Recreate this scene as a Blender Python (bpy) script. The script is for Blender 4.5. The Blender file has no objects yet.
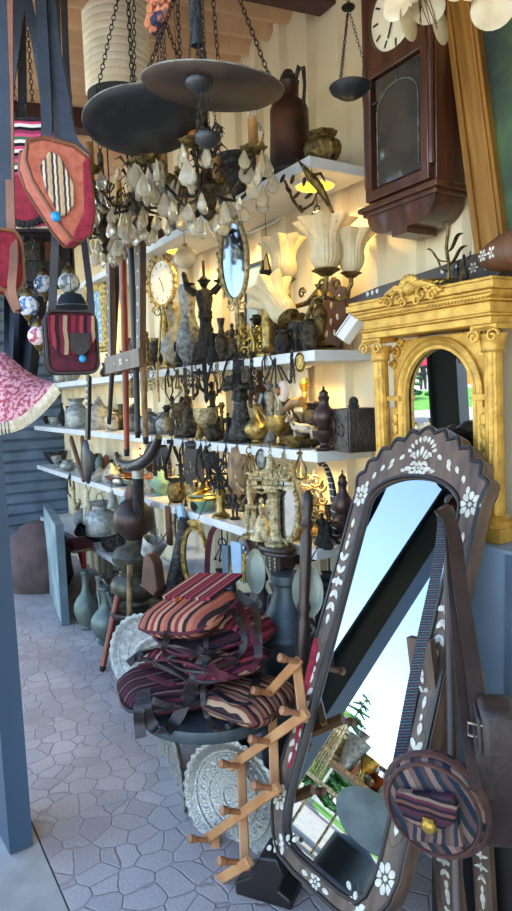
import bpy, math, random
from mathutils import Vector, Matrix
random.seed(7)
PI=math.pi
scene=bpy.context.scene
COL=scene.collection
def rad(a): return math.radians(a)
# ------------------------------------------------------------------ camera
FPX=650.0; CX,CY=256.0,455.5
CAM=Vector((0,-1.7,1.5))
_y,_p,_r=rad(31.5),math.atan(60.5/650),rad(2.0)
FW=Vector((-math.cos(_y)*math.cos(_p),math.sin(_y)*math.cos(_p),-math.sin(_p)))
_R0=Vector((math.sin(_y),math.cos(_y),0)); _U0=_R0.cross(FW)
RT=_R0*math.cos(_r)-_U0*math.sin(_r); UP=_U0*math.cos(_r)+_R0*math.sin(_r)
def ray(u,v): return FW+RT*((u-CX)/FPX)+UP*((CY-v)/FPX)
def PY(u,v,Y):
    r=ray(u,v); return CAM+r*((Y-CAM.y)/r.y)
def PZ(u,v,Z):
    r=ray(u,v); return CAM+r*((Z-CAM.z)/r.z)
def PD(u,v,d): return CAM+ray(u,v)*d
def depth(p): return (Vector(p)-CAM).dot(FW)
def mpp(p): return depth(p)/FPX
cam=bpy.data.cameras.new('camera'); camo=bpy.data.objects.new('camera',cam); COL.objects.link(camo)
camo.matrix_world=Matrix(((RT.x,UP.x,-FW.x,CAM.x),(RT.y,UP.y,-FW.y,CAM.y),(RT.z,UP.z,-FW.z,CAM.z),(0,0,0,1)))
cam.sensor_fit='VERTICAL'; cam.sensor_height=36.0; cam.lens=36.0*FPX/911.0; cam.clip_start=.02; cam.clip_end=500
scene.camera=camo
# ------------------------------------------------------------------ materials
def _nt(name):
    m=bpy.data.materials.new(name); m.use_nodes=True; nt=m.node_tree
    return m,nt,nt.nodes['Principled BSDF']
def lin(c):
    if isinstance(c,str):
        c=c.lstrip('#'); c=[int(c[i:i+2],16)/255 for i in (0,2,4)]
        c=[x/12.92 if x<=.04045 else ((x+.055)/1.055)**2.4 for x in c]
    return (c[0],c[1],c[2],1)
def mat(name,c1,c2=None,rough=.5,metal=0,scale=8,bump=0,bscale=None,detail=4,lo=.35,hi=.65,spec=None,stretch=None,trans=0,ior=1.45,emit=None,estr=0,sheen=0,sss=0,coat=0,tex='noise'):
    m,nt,b=_nt(name); N=nt.nodes; L=nt.links
    b.inputs['Roughness'].default_value=rough; b.inputs['Metallic'].default_value=metal
    b.inputs['Base Color'].default_value=lin(c1)
    if spec is not None: b.inputs['Specular IOR Level'].default_value=spec
    if trans: b.inputs['Transmission Weight'].default_value=trans; b.inputs['IOR'].default_value=ior
    if sheen: b.inputs['Sheen Weight'].default_value=sheen
    if coat: b.inputs['Coat Weight'].default_value=coat
    if sss: b.inputs['Subsurface Weight'].default_value=sss; b.inputs['Subsurface Radius'].default_value=(.02,.015,.01)
    if emit: b.inputs['Emission Color'].default_value=lin(emit); b.inputs['Emission Strength'].default_value=estr
    tc=N.new('ShaderNodeTexCoord'); src=tc.outputs['Object']
    if stretch:
        mp=N.new('ShaderNodeMapping'); mp.inputs['Scale'].default_value=stretch; L.new(src,mp.inputs['Vector']); src=mp.outputs['Vector']
    if c2 is not None:
        if tex=='noise':
            t=N.new('ShaderNodeTexNoise'); t.inputs['Scale'].default_value=scale; t.inputs['Detail'].default_value=detail; out=t.outputs['Fac']
        elif tex=='voronoi':
            t=N.new('ShaderNodeTexVoronoi'); t.inputs['Scale'].default_value=scale; out=t.outputs['Distance']
        elif tex=='wave':
            t=N.new('ShaderNodeTexWave'); t.inputs['Scale'].default_value=scale; t.inputs['Distortion'].default_value=1.5; t.inputs['Detail'].default_value=3; out=t.outputs['Fac']
        L.new(src,t.inputs['Vector'])
        r=N.new('ShaderNodeValToRGB'); r.color_ramp.elements[0].position=lo; r.color_ramp.elements[1].position=hi
        r.color_ramp.elements[0].color=lin(c1); r.color_ramp.elements[1].color=lin(c2)
        L.new(out,r.inputs['Fac']); L.new(r.outputs['Color'],b.inputs['Base Color'])
    if bump:
        t2=N.new('ShaderNodeTexNoise'); t2.inputs['Scale'].default_value=bscale or scale*4; t2.inputs['Detail'].default_value=3
        L.new(src,t2.inputs['Vector'])
        bp=N.new('ShaderNodeBump'); bp.inputs['Strength'].default_value=bump; bp.inputs['Distance'].default_value=.01
        L.new(t2.outputs['Fac'],bp.inputs['Height']); L.new(bp.outputs['Normal'],b.inputs['Normal'])
    return m
def kilim(name,cols,scale=1,axis=2,rough=.95,fine=220,zig=.35,rot=0):
    """woven stripes along one object axis with a zig-zag edge"""
    m,nt,b=_nt(name); N=nt.nodes; L=nt.links
    b.inputs['Roughness'].default_value=rough; b.inputs['Specular IOR Level'].default_value=.15
    tc=N.new('ShaderNodeTexCoord'); sp=N.new('ShaderNodeSeparateXYZ'); mp=N.new('ShaderNodeMapping'); mp.inputs['Rotation'].default_value=(0,rad(rot),0); L.new(tc.outputs['Object'],mp.inputs['Vector']); L.new(mp.outputs['Vector'],sp.inputs[0])
    a=sp.outputs[axis]; o=sp.outputs[0 if axis!=0 else 2]
    def math_(op,x,y=None):
        n=N.new('ShaderNodeMath'); n.operation=op
        for i,v in enumerate((x,y)):
            if v is None: continue
            if isinstance(v,(int,float)): n.inputs[i].default_value=v
            else: L.new(v,n.inputs[i])
        return n.outputs[0]
    z=math_('PINGPONG',math_('MULTIPLY',o,scale*2.2),1.0)
    s=math_('ADD',math_('MULTIPLY',a,scale),math_('MULTIPLY',z,zig*.12))
    fr=math_('FRACT',s)
    r=N.new('ShaderNodeValToRGB'); r.color_ramp.interpolation='CONSTANT'
    el=r.color_ramp.elements
    n=len(cols)
    el[0].position=0; el[0].color=lin(cols[0]); el[1].position=1/n; el[1].color=lin(cols[1])
    for i in range(2,n):
        e=el.new(i/n); e.color=lin(cols[i])
    L.new(fr,r.inputs['Fac'])
    t=N.new('ShaderNodeTexNoise'); t.inputs['Scale'].default_value=fine; L.new(tc.outputs['Object'],t.inputs['Vector'])
    mx=N.new('ShaderNodeMix'); mx.data_type='RGBA'; mx.blend_type='MULTIPLY'; mx.inputs['Factor'].default_value=.55
    L.new(r.outputs['Color'],mx.inputs['A']); L.new(t.outputs['Color'],mx.inputs['B'])
    hs=N.new('ShaderNodeHueSaturation'); hs.inputs['Value'].default_value=1.5; hs.inputs['Saturation'].default_value=.95
    L.new(mx.outputs['Result'],hs.inputs['Color']); L.new(hs.outputs['Color'],b.inputs['Base Color'])
    bp=N.new('ShaderNodeBump'); bp.inputs['Strength'].default_value=.4; bp.inputs['Distance'].default_value=.004
    L.new(t.outputs['Fac'],bp.inputs['Height']); L.new(bp.outputs['Normal'],b.inputs['Normal'])
    return m
# ------------------------------------------------------------------ mesh builder
def basis(d,up=(0,0,1)):
    d=Vector(d).normalized(); u=Vector(up)
    if abs(d.dot(u))>.98: u=Vector((1,0,0)) if abs(d.x)<.9 else Vector((0,1,0))
    x=u.cross(d).normalized(); y=d.cross(x).normalized(); return x,y,d
class MB:
    def __init__(s): s.v=[];s.f=[];s.m=[];s.mi=0;s.X=None
    def mat(s,i): s.mi=i; return s
    def at(s,X): s.X=X; return s      # transform applied to what is added next
    def av(s,p):
        p=Vector(p)
        if s.X is not None: p=s.X@p
        s.v.append(p); return len(s.v)-1
    def af(s,*i): s.f.append(tuple(i)); s.m.append(s.mi)
    def rings(s,rs,close=True,cap0=True,cap1=True):
        idx=[[s.av(p) for p in r] for r in rs]; n=len(idx[0])
        for a,b in zip(idx,idx[1:]):
            for i in range(n if close else n-1):
                j=(i+1)%n; s.af(a[i],a[j],b[j],b[i])
        if close and cap0: s.af(*reversed(idx[0]))
        if close and cap1: s.af(*idx[-1])
        return s
    def box(s,c,d,R=None,taper=1.0):
        c=Vector(c); h=[x/2 for x in d]; ids=[]
        for z in (-1,1):
            k=taper if z>0 else 1
            for x,y in ((-1,-1),(1,-1),(1,1),(-1,1)):
                p=Vector((x*h[0]*k,y*h[1]*k,z*h[2]))
                if R is not None: p=R@p
                ids.append(s.av(c+p))
        for q in ((3,2,1,0),(4,5,6,7),(0,1,5,4),(1,2,6,5),(2,3,7,6),(3,0,4,7)): s.af(*[ids[i] for i in q])
        return s
    def bar(s,a,b,w,t,up=(0,0,1)):
        a,b=Vector(a),Vector(b); x,y,d=basis(b-a,up)
        rs=[[p+x*sx*w/2+y*sy*t/2 for sx,sy in ((-1,-1),(1,-1),(1,1),(-1,1))] for p in (a,b)]
        return s.rings(rs)
    def cyl(s,a,b,r,r2=None,n=12,caps=True):
        r2=r if r2 is None else r2
        a,b=Vector(a),Vector(b); x,y,d=basis(b-a)
        return s.rings([[p+(x*math.cos(t)+y*math.sin(t))*q for t in [2*PI*i/n for i in range(n)]] for p,q in ((a,r),(b,r2))],True,caps,caps)
    def lathe(s,prof,n=16,o=(0,0,0),ax=(0,0,1),sx=1,sy=1,mod=None,cap0=True,cap1=True):
        x,y,d=basis(ax) if tuple(ax)!=(0,0,1) else (Vector((1,0,0)),Vector((0,1,0)),Vector((0,0,1)))
        o=Vector(o); rs=[]
        for r,z in prof:
            r=max(r,1e-5); ring=[]
            for i in range(n):
                t=2*PI*i/n; q=r*(mod(t,r,z) if mod else 1)
                ring.append(o+x*(math.cos(t)*q*sx)+y*(math.sin(t)*q*sy)+d*z)
            rs.append(ring)
        return s.rings(rs,True,cap0,cap1)
    def tube(s,pts,r,n=6,caps=True,closed=False,flat=1.0,up=None):
        pts=[Vector(p) for p in pts]; k=len(pts)
        rr=r if isinstance(r,(list,tuple)) else [r]*k
        if closed: pts=pts+[pts[0]]; rr=list(rr)+[rr[0]]; k+=1
        ref=None; rs=[]
        for i,p in enumerate(pts):
            if closed: d=pts[(i+1)%(k-1)]-pts[(i-1)%(k-1)]
            else: d=pts[min(i+1,k-1)]-pts[max(i-1,0)]
            if d.length<1e-9: d=Vector((0,0,1))
            d.normalize()
            if up is not None: ref=Vector(up)
            elif ref is None: ref=Vector((0,0,1)) if abs(d.z)<.9 else Vector((1,0,0))
            x=ref.cross(d)
            if x.length<1e-6: x=Vector((1,0,0)).cross(d)
            x.normalize(); y=d.cross(x).normalized(); ref=y if up is None else ref
            rs.append([p+(x*math.cos(t)*rr[i]+y*math.sin(t)*rr[i]*flat) for t in [2*PI*(j+.5)/n for j in range(n)]])
        return s.rings(rs,True,caps and not closed,caps and not closed)
    def ribbon(s,pts,w,t,side):
        """flat strap: width along side (vector or list), thickness across"""
        pts=[Vector(p) for p in pts]; k=len(pts); rs=[]
        for i,p in enumerate(pts):
            d=(pts[min(i+1,k-1)]-pts[max(i-1,0)]).normalized()
            sd=Vector(side[i] if isinstance(side,list) else side); sd=(sd-d*sd.dot(d)).normalized(); nn=d.cross(sd)
            ww=w[i] if isinstance(w,list) else w
            rs.append([p+sd*a*ww/2+nn*b*t/2 for a,b in ((-1,-1),(1,-1),(1,1),(-1,1))])
        return s.rings(rs)
    def ell(s,c,r,n=12,k=7,R=None):
        c=Vector(c); r=(r,r,r) if isinstance(r,(int,float)) else r
        rs=[]
        for j in range(k+1):
            ph=-PI/2+PI*j/k; ring=[]
            for i in range(n):
                t=2*PI*i/n; p=Vector((math.cos(t)*max(math.cos(ph),1e-4)*r[0],math.sin(t)*max(math.cos(ph),1e-4)*r[1],math.sin(ph)*r[2]))
                if R is not None: p=R@p
                ring.append(c+p)
            rs.append(ring)
        return s.rings(rs)
    def torus(s,c,R_,r,ax=(0,0,1),n=20,k=6,sx=1,sy=1,a0=0,a1=None):
        x,y,d=basis(ax); c=Vector(c)
        if a1 is None: return s.tube([c+x*math.cos(2*PI*i/n)*R_*sx+y*math.sin(2*PI*i/n)*R_*sy for i in range(n)],r,k,closed=True)
        return s.tube([c+x*math.cos(a0+(a1-a0)*i/n)*R_*sx+y*math.sin(a0+(a1-a0)*i/n)*R_*sy for i in range(n+1)],r,k)
    def prism(s,poly,y0,y1,plane='xz'):
        def q(p,h): return (p[0],h,p[1]) if plane=='xz' else ((p[0],p[1],h) if plane=='xy' else (h,p[0],p[1]))
        n=len(poly); a=[s.av(q(p,y0)) for p in poly]; b=[s.av(q(p,y1)) for p in poly]
        s.af(*a); s.af(*reversed(b))
        for i in range(n):
            j=(i+1)%n; s.af(a[j],a[i],b[i],b[j])
        return s
    def loopband(s,outer,inner,y0,y1):
        """closed frame between two equal-length xz outlines"""
        n=len(outer); ids=[]
        for pl,h in ((outer,y0),(inner,y0),(inner,y1),(outer,y1)): ids.append([s.av((p[0],h,p[1])) for p in pl])
        for a in range(4):
            A,B=ids[a],ids[(a+1)%4]
            for i in range(n):
                j=(i+1)%n; s.af(A[i],A[j],B[j],B[i])
        return s
    def moulding(s,path,prof,closed=True):
        """sweep a (outward offset, y) profile round an xz path"""
        n=len(path); P=[Vector((p[0],0,p[1])) for p in path]; rs=[]
        for i in range(n):
            a=P[(i-1)%n] if closed or i>0 else P[i]; b=P[(i+1)%n] if closed or i<n-1 else P[i]
            d=(b-a).normalized(); nn=Vector((d.z,0,-d.x))
            rs.append([P[i]+nn*o+Vector((0,y,0)) for o,y in prof])
        idx=[[s.av(p) for p in r] for r in rs]; k=len(prof)
        for i in range(n if closed else n-1):
            A,B=idx[i],idx[(i+1)%n]
            for j in range(k):
                l=(j+1)%k; s.af(A[j],A[l],B[l],B[j])
        if not closed: s.af(*idx[0]); s.af(*reversed(idx[-1]))
        return s
    def chain(s,pts,L=.012,r=.0014,w=.55,n=8,k=4):
        pts=[Vector(p) for p in pts]
        acc=[0]
        for a,b in zip(pts,pts[1:]): acc.append(acc[-1]+(b-a).length)
        tot=acc[-1]; st=L*.78; m=max(1,int(tot/st))
        def pos(t):
            for i in range(len(pts)-1):
                if t<=acc[i+1] or i==len(pts)-2:
                    h=(t-acc[i])/max(acc[i+1]-acc[i],1e-9); return pts[i].lerp(pts[i+1],h),(pts[i+1]-pts[i]).normalized()
        for i in range(m):
            p,d=pos((i+.5)*tot/m); x,y,_=basis(d)
            a=x if i%2 else y
            s.tube([p+d*math.cos(2*PI*j/n)*L/2+a*math.sin(2*PI*j/n)*L*w/2 for j in range(n)],r,k,closed=True)
        return s
    def build(s,name,mats,parent=None,loc=None,rot=None,ang=42,smooth=True,bev=0):
        me=bpy.data.meshes.new(name); me.from_pydata([tuple(p) for p in s.v],[],s.f)
        mats=mats if isinstance(mats,(list,tuple)) else [mats]
        for m in mats: me.materials.append(m)
        if len(mats)>1: me.polygons.foreach_set('material_index',s.m)
        if smooth:
            me.polygons.foreach_set('use_smooth',[True]*len(me.polygons)); me.set_sharp_from_angle(angle=rad(ang))
        me.update()
        import bmesh
        bm=bmesh.new(); bm.from_mesh(me); bmesh.ops.recalc_face_normals(bm,faces=bm.faces); bm.to_mesh(me); bm.free()
        o=bpy.data.objects.new(name,me); COL.objects.link(o)
        if parent is not None: o.parent=parent
        if loc is not None: o.location=loc
        if rot is not None: o.rotation_euler=rot
        if bev:
            b=o.modifiers.new('edge','BEVEL'); b.width=bev; b.segments=2; b.limit_method='ANGLE'; b.angle_limit=rad(40)
        return o
def tag(o,label,cat,group=None,kind=None):
    o['label']=label; o['category']=cat
    if group: o['group']=group
    if kind: o['kind']=kind
    return o
def thing(name,label,cat,loc=(0,0,0),rz=0,group=None,rot=None):
    o=bpy.data.objects.new(name,None); COL.objects.link(o); o.empty_display_size=.05
    o.location=loc; o.rotation_euler=rot if rot is not None else (0,0,rad(rz)); return tag(o,label,cat,group)
def struct(name,mb,m,**k):
    o=mb.build(name,m,**k); o['kind']='structure'; return o
def dup(root,loc,label,rz=None,sc=None,group=None):
    r=root.copy(); COL.objects.link(r); r.location=loc; r['label']=label
    if rz is not None: r.rotation_euler=(root.rotation_euler[0],root.rotation_euler[1],rad(rz))
    if sc is not None: r.scale=(sc,)*3 if isinstance(sc,(int,float)) else sc
    if group: r['group']=group
    kids=[o for o in root.children]
    for ch in kids:
        c=ch.copy(); COL.objects.link(c); c.parent=r
        for g in ch.children:
            d=g.copy(); COL.objects.link(d); d.parent=c
    return r
def RX(a): return Matrix.Rotation(rad(a),3,'X')
def RY(a): return Matrix.Rotation(rad(a),3,'Y')
def RZ(a): return Matrix.Rotation(rad(a),3,'Z')
def T4(loc=(0,0,0),R=None):
    M=Matrix.Translation(Vector(loc)); return M@R.to_4x4() if R is not None else M
def TOCAM(p):   # z-rotation (deg) that turns a front (-Y) side towards where a viewer stands at point p
    d=CAM-Vector(p); return math.degrees(math.atan2(d.x,-d.y))
# ------------------------------------------------------------------ palette
M={}
def mk(k,*a,**kw): M[k]=mat(k,*a,**kw)
mk('wall_paint','#e0d0ae','#d2c19c',rough=.55,scale=3,bump=.03)
mk('shutter_paint','#5f6f7e','#4b5966',rough=.5,scale=5)
mk('roof_sheet','#cda27c','#dcb690',rough=.9,scale=6,bump=.25,bscale=60)
mk('beam_paint','#3a1f20','#54302c',rough=.6,scale=10)
mk('shelf_white','#cdcdc9','#bcbdba',rough=.45,scale=6)
mk('post_paint','#3c5062','#304252',rough=.35,scale=3,spec=.6,stretch=(1,1,.2))
mk('wall_shade_blue','#76899a','#8596a4',rough=.6,scale=3)  # blue shade of the white wall, given as a flat colour
mk('wood_charcoal','#3a332e','#221d1a',rough=.45,scale=18,bump=.5,detail=8)
mk('enamel_pale','#b4b9a8','#8f9686',rough=.6,scale=6)
mk('concrete','#a8a59c','#8d8a83',rough=.9,scale=6,bump=.15)
mk('plaza','#d8d0c0','#b8b0a2',rough=.95,scale=2.5,bump=.1)
mk('lawn','#4f8a2c','#77ad44',rough=1,scale=3)
mk('brass','#b39a5c','#54421f',rough=.36,metal=.9,scale=38,bump=.35,detail=8,lo=.38,hi=.72)
mk('brass_bright','#cdaa56','#7d6229',rough=.28,metal=.95,scale=30,bump=.2,detail=8,lo=.4,hi=.75)
mk('brass_old','#8a7444','#2e2415',rough=.42,metal=.85,scale=42,bump=.5,detail=8,lo=.38,hi=.66)
mk('brass_pale','#c6b68c','#6b5b3c',rough=.4,metal=.75,scale=55,bump=.5,detail=8,lo=.4,hi=.68)
mk('bronze','#5e5240','#1c1713',rough=.42,metal=.75,scale=48,bump=.8,detail=8,lo=.36,hi=.64)
mk('bronze_green','#5d5a48','#39382f',rough=.5,metal=.6,scale=20,bump=.2)
mk('iron','#1a1919','#47433e',rough=.42,metal=.6,scale=60,bump=.8,detail=8,lo=.46,hi=.74)
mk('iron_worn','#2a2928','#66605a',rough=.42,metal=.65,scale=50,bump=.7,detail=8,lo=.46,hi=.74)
mk('pan_black','#2c2d30','#4a4a4e',rough=.42,metal=.4,scale=11,bump=.15,detail=10,lo=.5,hi=.8)
mk('pan_brown','#4b423c','#6b5748',rough=.5,metal=.6,scale=7,bump=.1,lo=.4,hi=.7)
mk('copper_old','#6a4632','#352c28',rough=.45,metal=.8,scale=7,bump=.12,lo=.3,hi=.6)
mk('copper_brown','#54403a','#37302e',rough=.4,metal=.7,scale=10,bump=.1)
mk('copper','#b5683a','#7b4424',rough=.35,metal=1,scale=10)
mk('pewter','#9a9b95','#45464a',rough=.38,metal=.8,scale=45,bump=.5,detail=8,lo=.36,hi=.7)
mk('tin','#a8aaa2','#62645e',rough=.48,metal=.55,scale=30,bump=.4,detail=8,lo=.36,hi=.7)
mk('tin_dull','#96958a','#585750',rough=.6,metal=.3,scale=30,bump=.4,detail=8,lo=.36,hi=.7)
mk('tin_green','#6f7a70','#4a5550',rough=.5,metal=.5,scale=9,bump=.15)
mk('zinc_dark','#4c565a','#363d40',rough=.5,metal=.5,scale=8,bump=.15)
mk('silver','#c9c9c4','#8b8c86',rough=.28,metal=1,scale=30,bump=.2)
mk('tray_silver','#bdbab0','#8f8d84',rough=.42,metal=.75,scale=150,bump=.5,bscale=160)
mk('tray_white','#babab3','#92938d',rough=.55,metal=.35,scale=40,bump=.3)
mk('wood_dark','#3a2418','#22150f',rough=.4,scale=4,stretch=(8,8,1),bump=.1)
mk('wood_clock','#573220','#371f15',rough=.32,scale=3,stretch=(9,9,1),bump=.05,coat=.2)
mk('wood_brown','#6b452b','#4b2e1d',rough=.5,scale=4,stretch=(8,8,1),bump=.1)
mk('wood_red','#8d3b22','#6a2817',rough=.35,scale=5,stretch=(6,6,1))
mk('wood_light','#c08a58','#a56f41',rough=.45,scale=4,stretch=(3,3,1),bump=.06,tex='noise')
mk('wood_peg','#a36d44','#8a5835',rough=.45,scale=10)
mk('wood_tan','#96764e','#4f3a24',rough=.55,scale=16,stretch=(3,3,1),bump=.5,detail=8)
mk('wood_inlay','#67503f','#43332a',rough=.5,scale=6,stretch=(5,5,1),bump=.15)
mk('wood_black','#221c1b','#15110f',rough=.4,scale=5)
mk('bone','#cfcaba','#b0aa98',rough=.35,scale=40)
mk('horn','#8a6a3c','#4a3622',rough=.35,scale=9)
mk('gold_paint','#d8aa4c','#9c722c',rough=.42,metal=.4,scale=26,bump=.3,lo=.32,hi=.8,detail=9)
mk('gold_wood','#a5742f','#7d5422',rough=.45,metal=.35,scale=3,stretch=(14,14,1),bump=.1)
mk('gilt','#b89c58','#5f4a22',rough=.4,metal=.75,scale=50,bump=.5,detail=8,lo=.38,hi=.68)
mk('mirror','#9da3a6',rough=.012,metal=1)
mk('mirror_bright','#b9bec0',rough=.012,metal=1)
mk('mirror_old','#868c90','#62686c',rough=.06,metal=1,scale=9,lo=.55,hi=.8)
mk('glass_clock','#45413b','#33302c',rough=.07,spec=.9,scale=7)
mk('glass_dark','#1d1a18',rough=.05,spec=.8)
mk('crystal','#e9dfc6',rough=.08,trans=.68,ior=1.45,spec=.7)
mk('bulb_glass','#f2ead8',rough=.05,trans=.85,ior=1.3)
mk('candle_sleeve','#b98343','#8d5f2d',rough=.6,scale=10,sss=.1)
mk('shade_glass','#efe0bc','#e3cf9f',rough=.3,trans=.38,scale=90,bump=.3,bscale=110,sss=.2)
mk('shell','#eee0c0','#cdb486',rough=.3,trans=.25,scale=14,sss=.2)
mk('paper','#f6eedb','#e9dfc6',rough=.85,scale=12,sss=.1)
mk('leather','#2b2322','#1c1716',rough=.5,scale=30,bump=.2)
mk('leather_brown','#5e3823','#41261a',rough=.5,scale=12,bump=.2)
mk('leather_deep','#33241f','#241916',rough=.5,scale=14,bump=.2)
mk('leather_red','#47261f','#321a17',rough=.5,scale=14,bump=.2)
mk('clay','#5d4a46','#453633',rough=.8,scale=8,bump=.2)
mk('leather_tan','#8b5a3c','#6b4029',rough=.55,scale=12,bump=.2)
mk('leather_blue','#242b35','#191e26',rough=.5,scale=12,bump=.15)
mk('cloth_navy','#1c2434','#141a26',rough=.95,scale=20,bump=.2)
mk('cloth_red','#a32338','#7a182a',rough=.9,scale=60,bump=.3)
mk('cloth_maroon','#5d1d2c','#3d121e',rough=.9,scale=30,bump=.25)
mk('cloth_pattern','#c58e92','#8f3f4b',rough=.95,scale=90,lo=.45,hi=.55)
mk('fringe','#d9cdb4','#b8a98d',rough=1,scale=60,bump=.4)
mk('fuzz','#c9825f','#3a3550',rough=1,scale=14,bump=.6,lo=.5,hi=.56)
mk('pompom','#1e1c22','#332c33',rough=1,scale=60,bump=.5)
mk('coral','#b65e4b','#c5745b',rough=.95,scale=60,bump=.3)
mk('coral_red','#9f2d3d','#7f2031',rough=.95,scale=40,bump=.2)
mk('turquoise','#1f8fc4',rough=.3)
mk('white_enamel','#e9eceb','#d2d6d6',rough=.3,scale=6)
mk('plastic_white','#e8e6e0',rough=.35)
mk('cream_face','#efe7d0','#d9cfb2',rough=.6,scale=12)
mk('ink','#1d1b1a',rough=.6)
mk('amber','#e07a1c','#a84e0e',rough=.25,trans=.25,scale=12)
mk('verdigris','#8fb09b','#64856f',rough=.7,metal=.2,scale=18,bump=.2)
mk('blue_paint','#9db5c6','#7b97ac',rough=.8,scale=7,bump=.2)
mk('canvas_teal','#93a29d','#5f7377',rough=.85,scale=4)
mk('canvas_edge','#54676f','#43565f',rough=.8,scale=6)
mk('canvas_dark','#1d2a24','#4a6438',rough=.5,scale=7,bump=.2,lo=.4,hi=.75,detail=8)
mk('egg','#eee6d6','#c9a58c',rough=.4,scale=12)
mk('ceramic_white','#c2b49a','#6d5842',rough=.5,scale=30,lo=.5,hi=.62,bump=.3,detail=6)
mk('mosaic_blue','#e9eef2','#557bb0',rough=.25,scale=60,tex='voronoi',lo=.5,hi=.7,trans=.2)
mk('mosaic_grey','#d5d9d4','#777f83',rough=.25,scale=55,tex='voronoi',lo=.5,hi=.7,trans=.2)
mk('mosaic_pink','#f0dcd8','#b6536a',rough=.25,scale=60,tex='voronoi',lo=.5,hi=.7,trans=.2)
mk('mosaic_teal','#9fbcc0','#5f8290',rough=.3,scale=40,tex='voronoi',lo=.2,hi=.5)
mk('orange_cup','#d77a2a',rough=.5)
mk('lamp_glow','#ffd27a',emit='#ffb81c',estr=1.5)
mk('foliage','#3f6b3a','#23472a',rough=1,scale=6)
mk('foliage_light','#6f9a3f','#48752c',rough=1,scale=6)
mk('parasol_red','#d8203c',rough=.8)
mk('skin','#b98565',rough=.6)
M['kilim_pink']=kilim('kilim_pink',['#c63d6c','#201c22','#e4dccd','#3c6a4c','#c63d6c','#8d2d4a','#201c22','#d8cfc0'],scale=13,axis=2)
M['kilim_dark']=kilim('kilim_dark',['#43202c','#1d161d','#5c3a30','#221c26','#4c222d','#6d5a4c','#1d1720','#33252c'],scale=18,axis=2)
M['kilim_rust']=kilim('kilim_rust',['#8a4c3a','#4a282c','#6a5a4e','#7a3c32','#9a6248','#35252a','#7d5344'],scale=11,axis=2)
M['kilim_red']=kilim('kilim_red',['#7c1f30','#571926','#8f2f3a','#2f1c26','#6b2030','#a08468','#4c1824'],scale=12,axis=0)
M['kilim_round']=kilim('kilim_round',['#5e4740','#1f2630','#3a3336','#6d564d','#222b30','#4c3a37','#1b2430','#755e52'],scale=10,axis=0,rot=35)
M['kilim_strap']=kilim('kilim_strap',['#26303a','#4a5a62','#5a3440','#20262e','#5e6a68','#34404a'],scale=90,axis=2,zig=1.2)
M['kilim_pocket']=kilim('kilim_pocket',['#5b4740','#262a33','#6d564c','#2b262b','#4d3c36'],scale=24,axis=0)
M['kilim_coral']=kilim('kilim_coral',['#b89d78','#3c3a44','#d9c6a2','#5a4650','#c4a680'],scale=34,axis=0)
M['kilim_top']=kilim('kilim_top',['#a05a42','#8e4a38','#2b2226','#a9684c','#6d2a30','#b07a5c','#2b2226'],scale=9,axis=0)
M['kilim_bands']=kilim('kilim_bands',['#8a5a42','#2f2326','#a38263','#6a3a30','#251d20','#94654a','#5a4038'],scale=13,axis=1)
M['kilim_plum']=kilim('kilim_plum',['#3d1c2a','#1b151c','#54202e','#241a22','#46202c','#1d171f','#6b4f45'],scale=15,axis=0)
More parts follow.
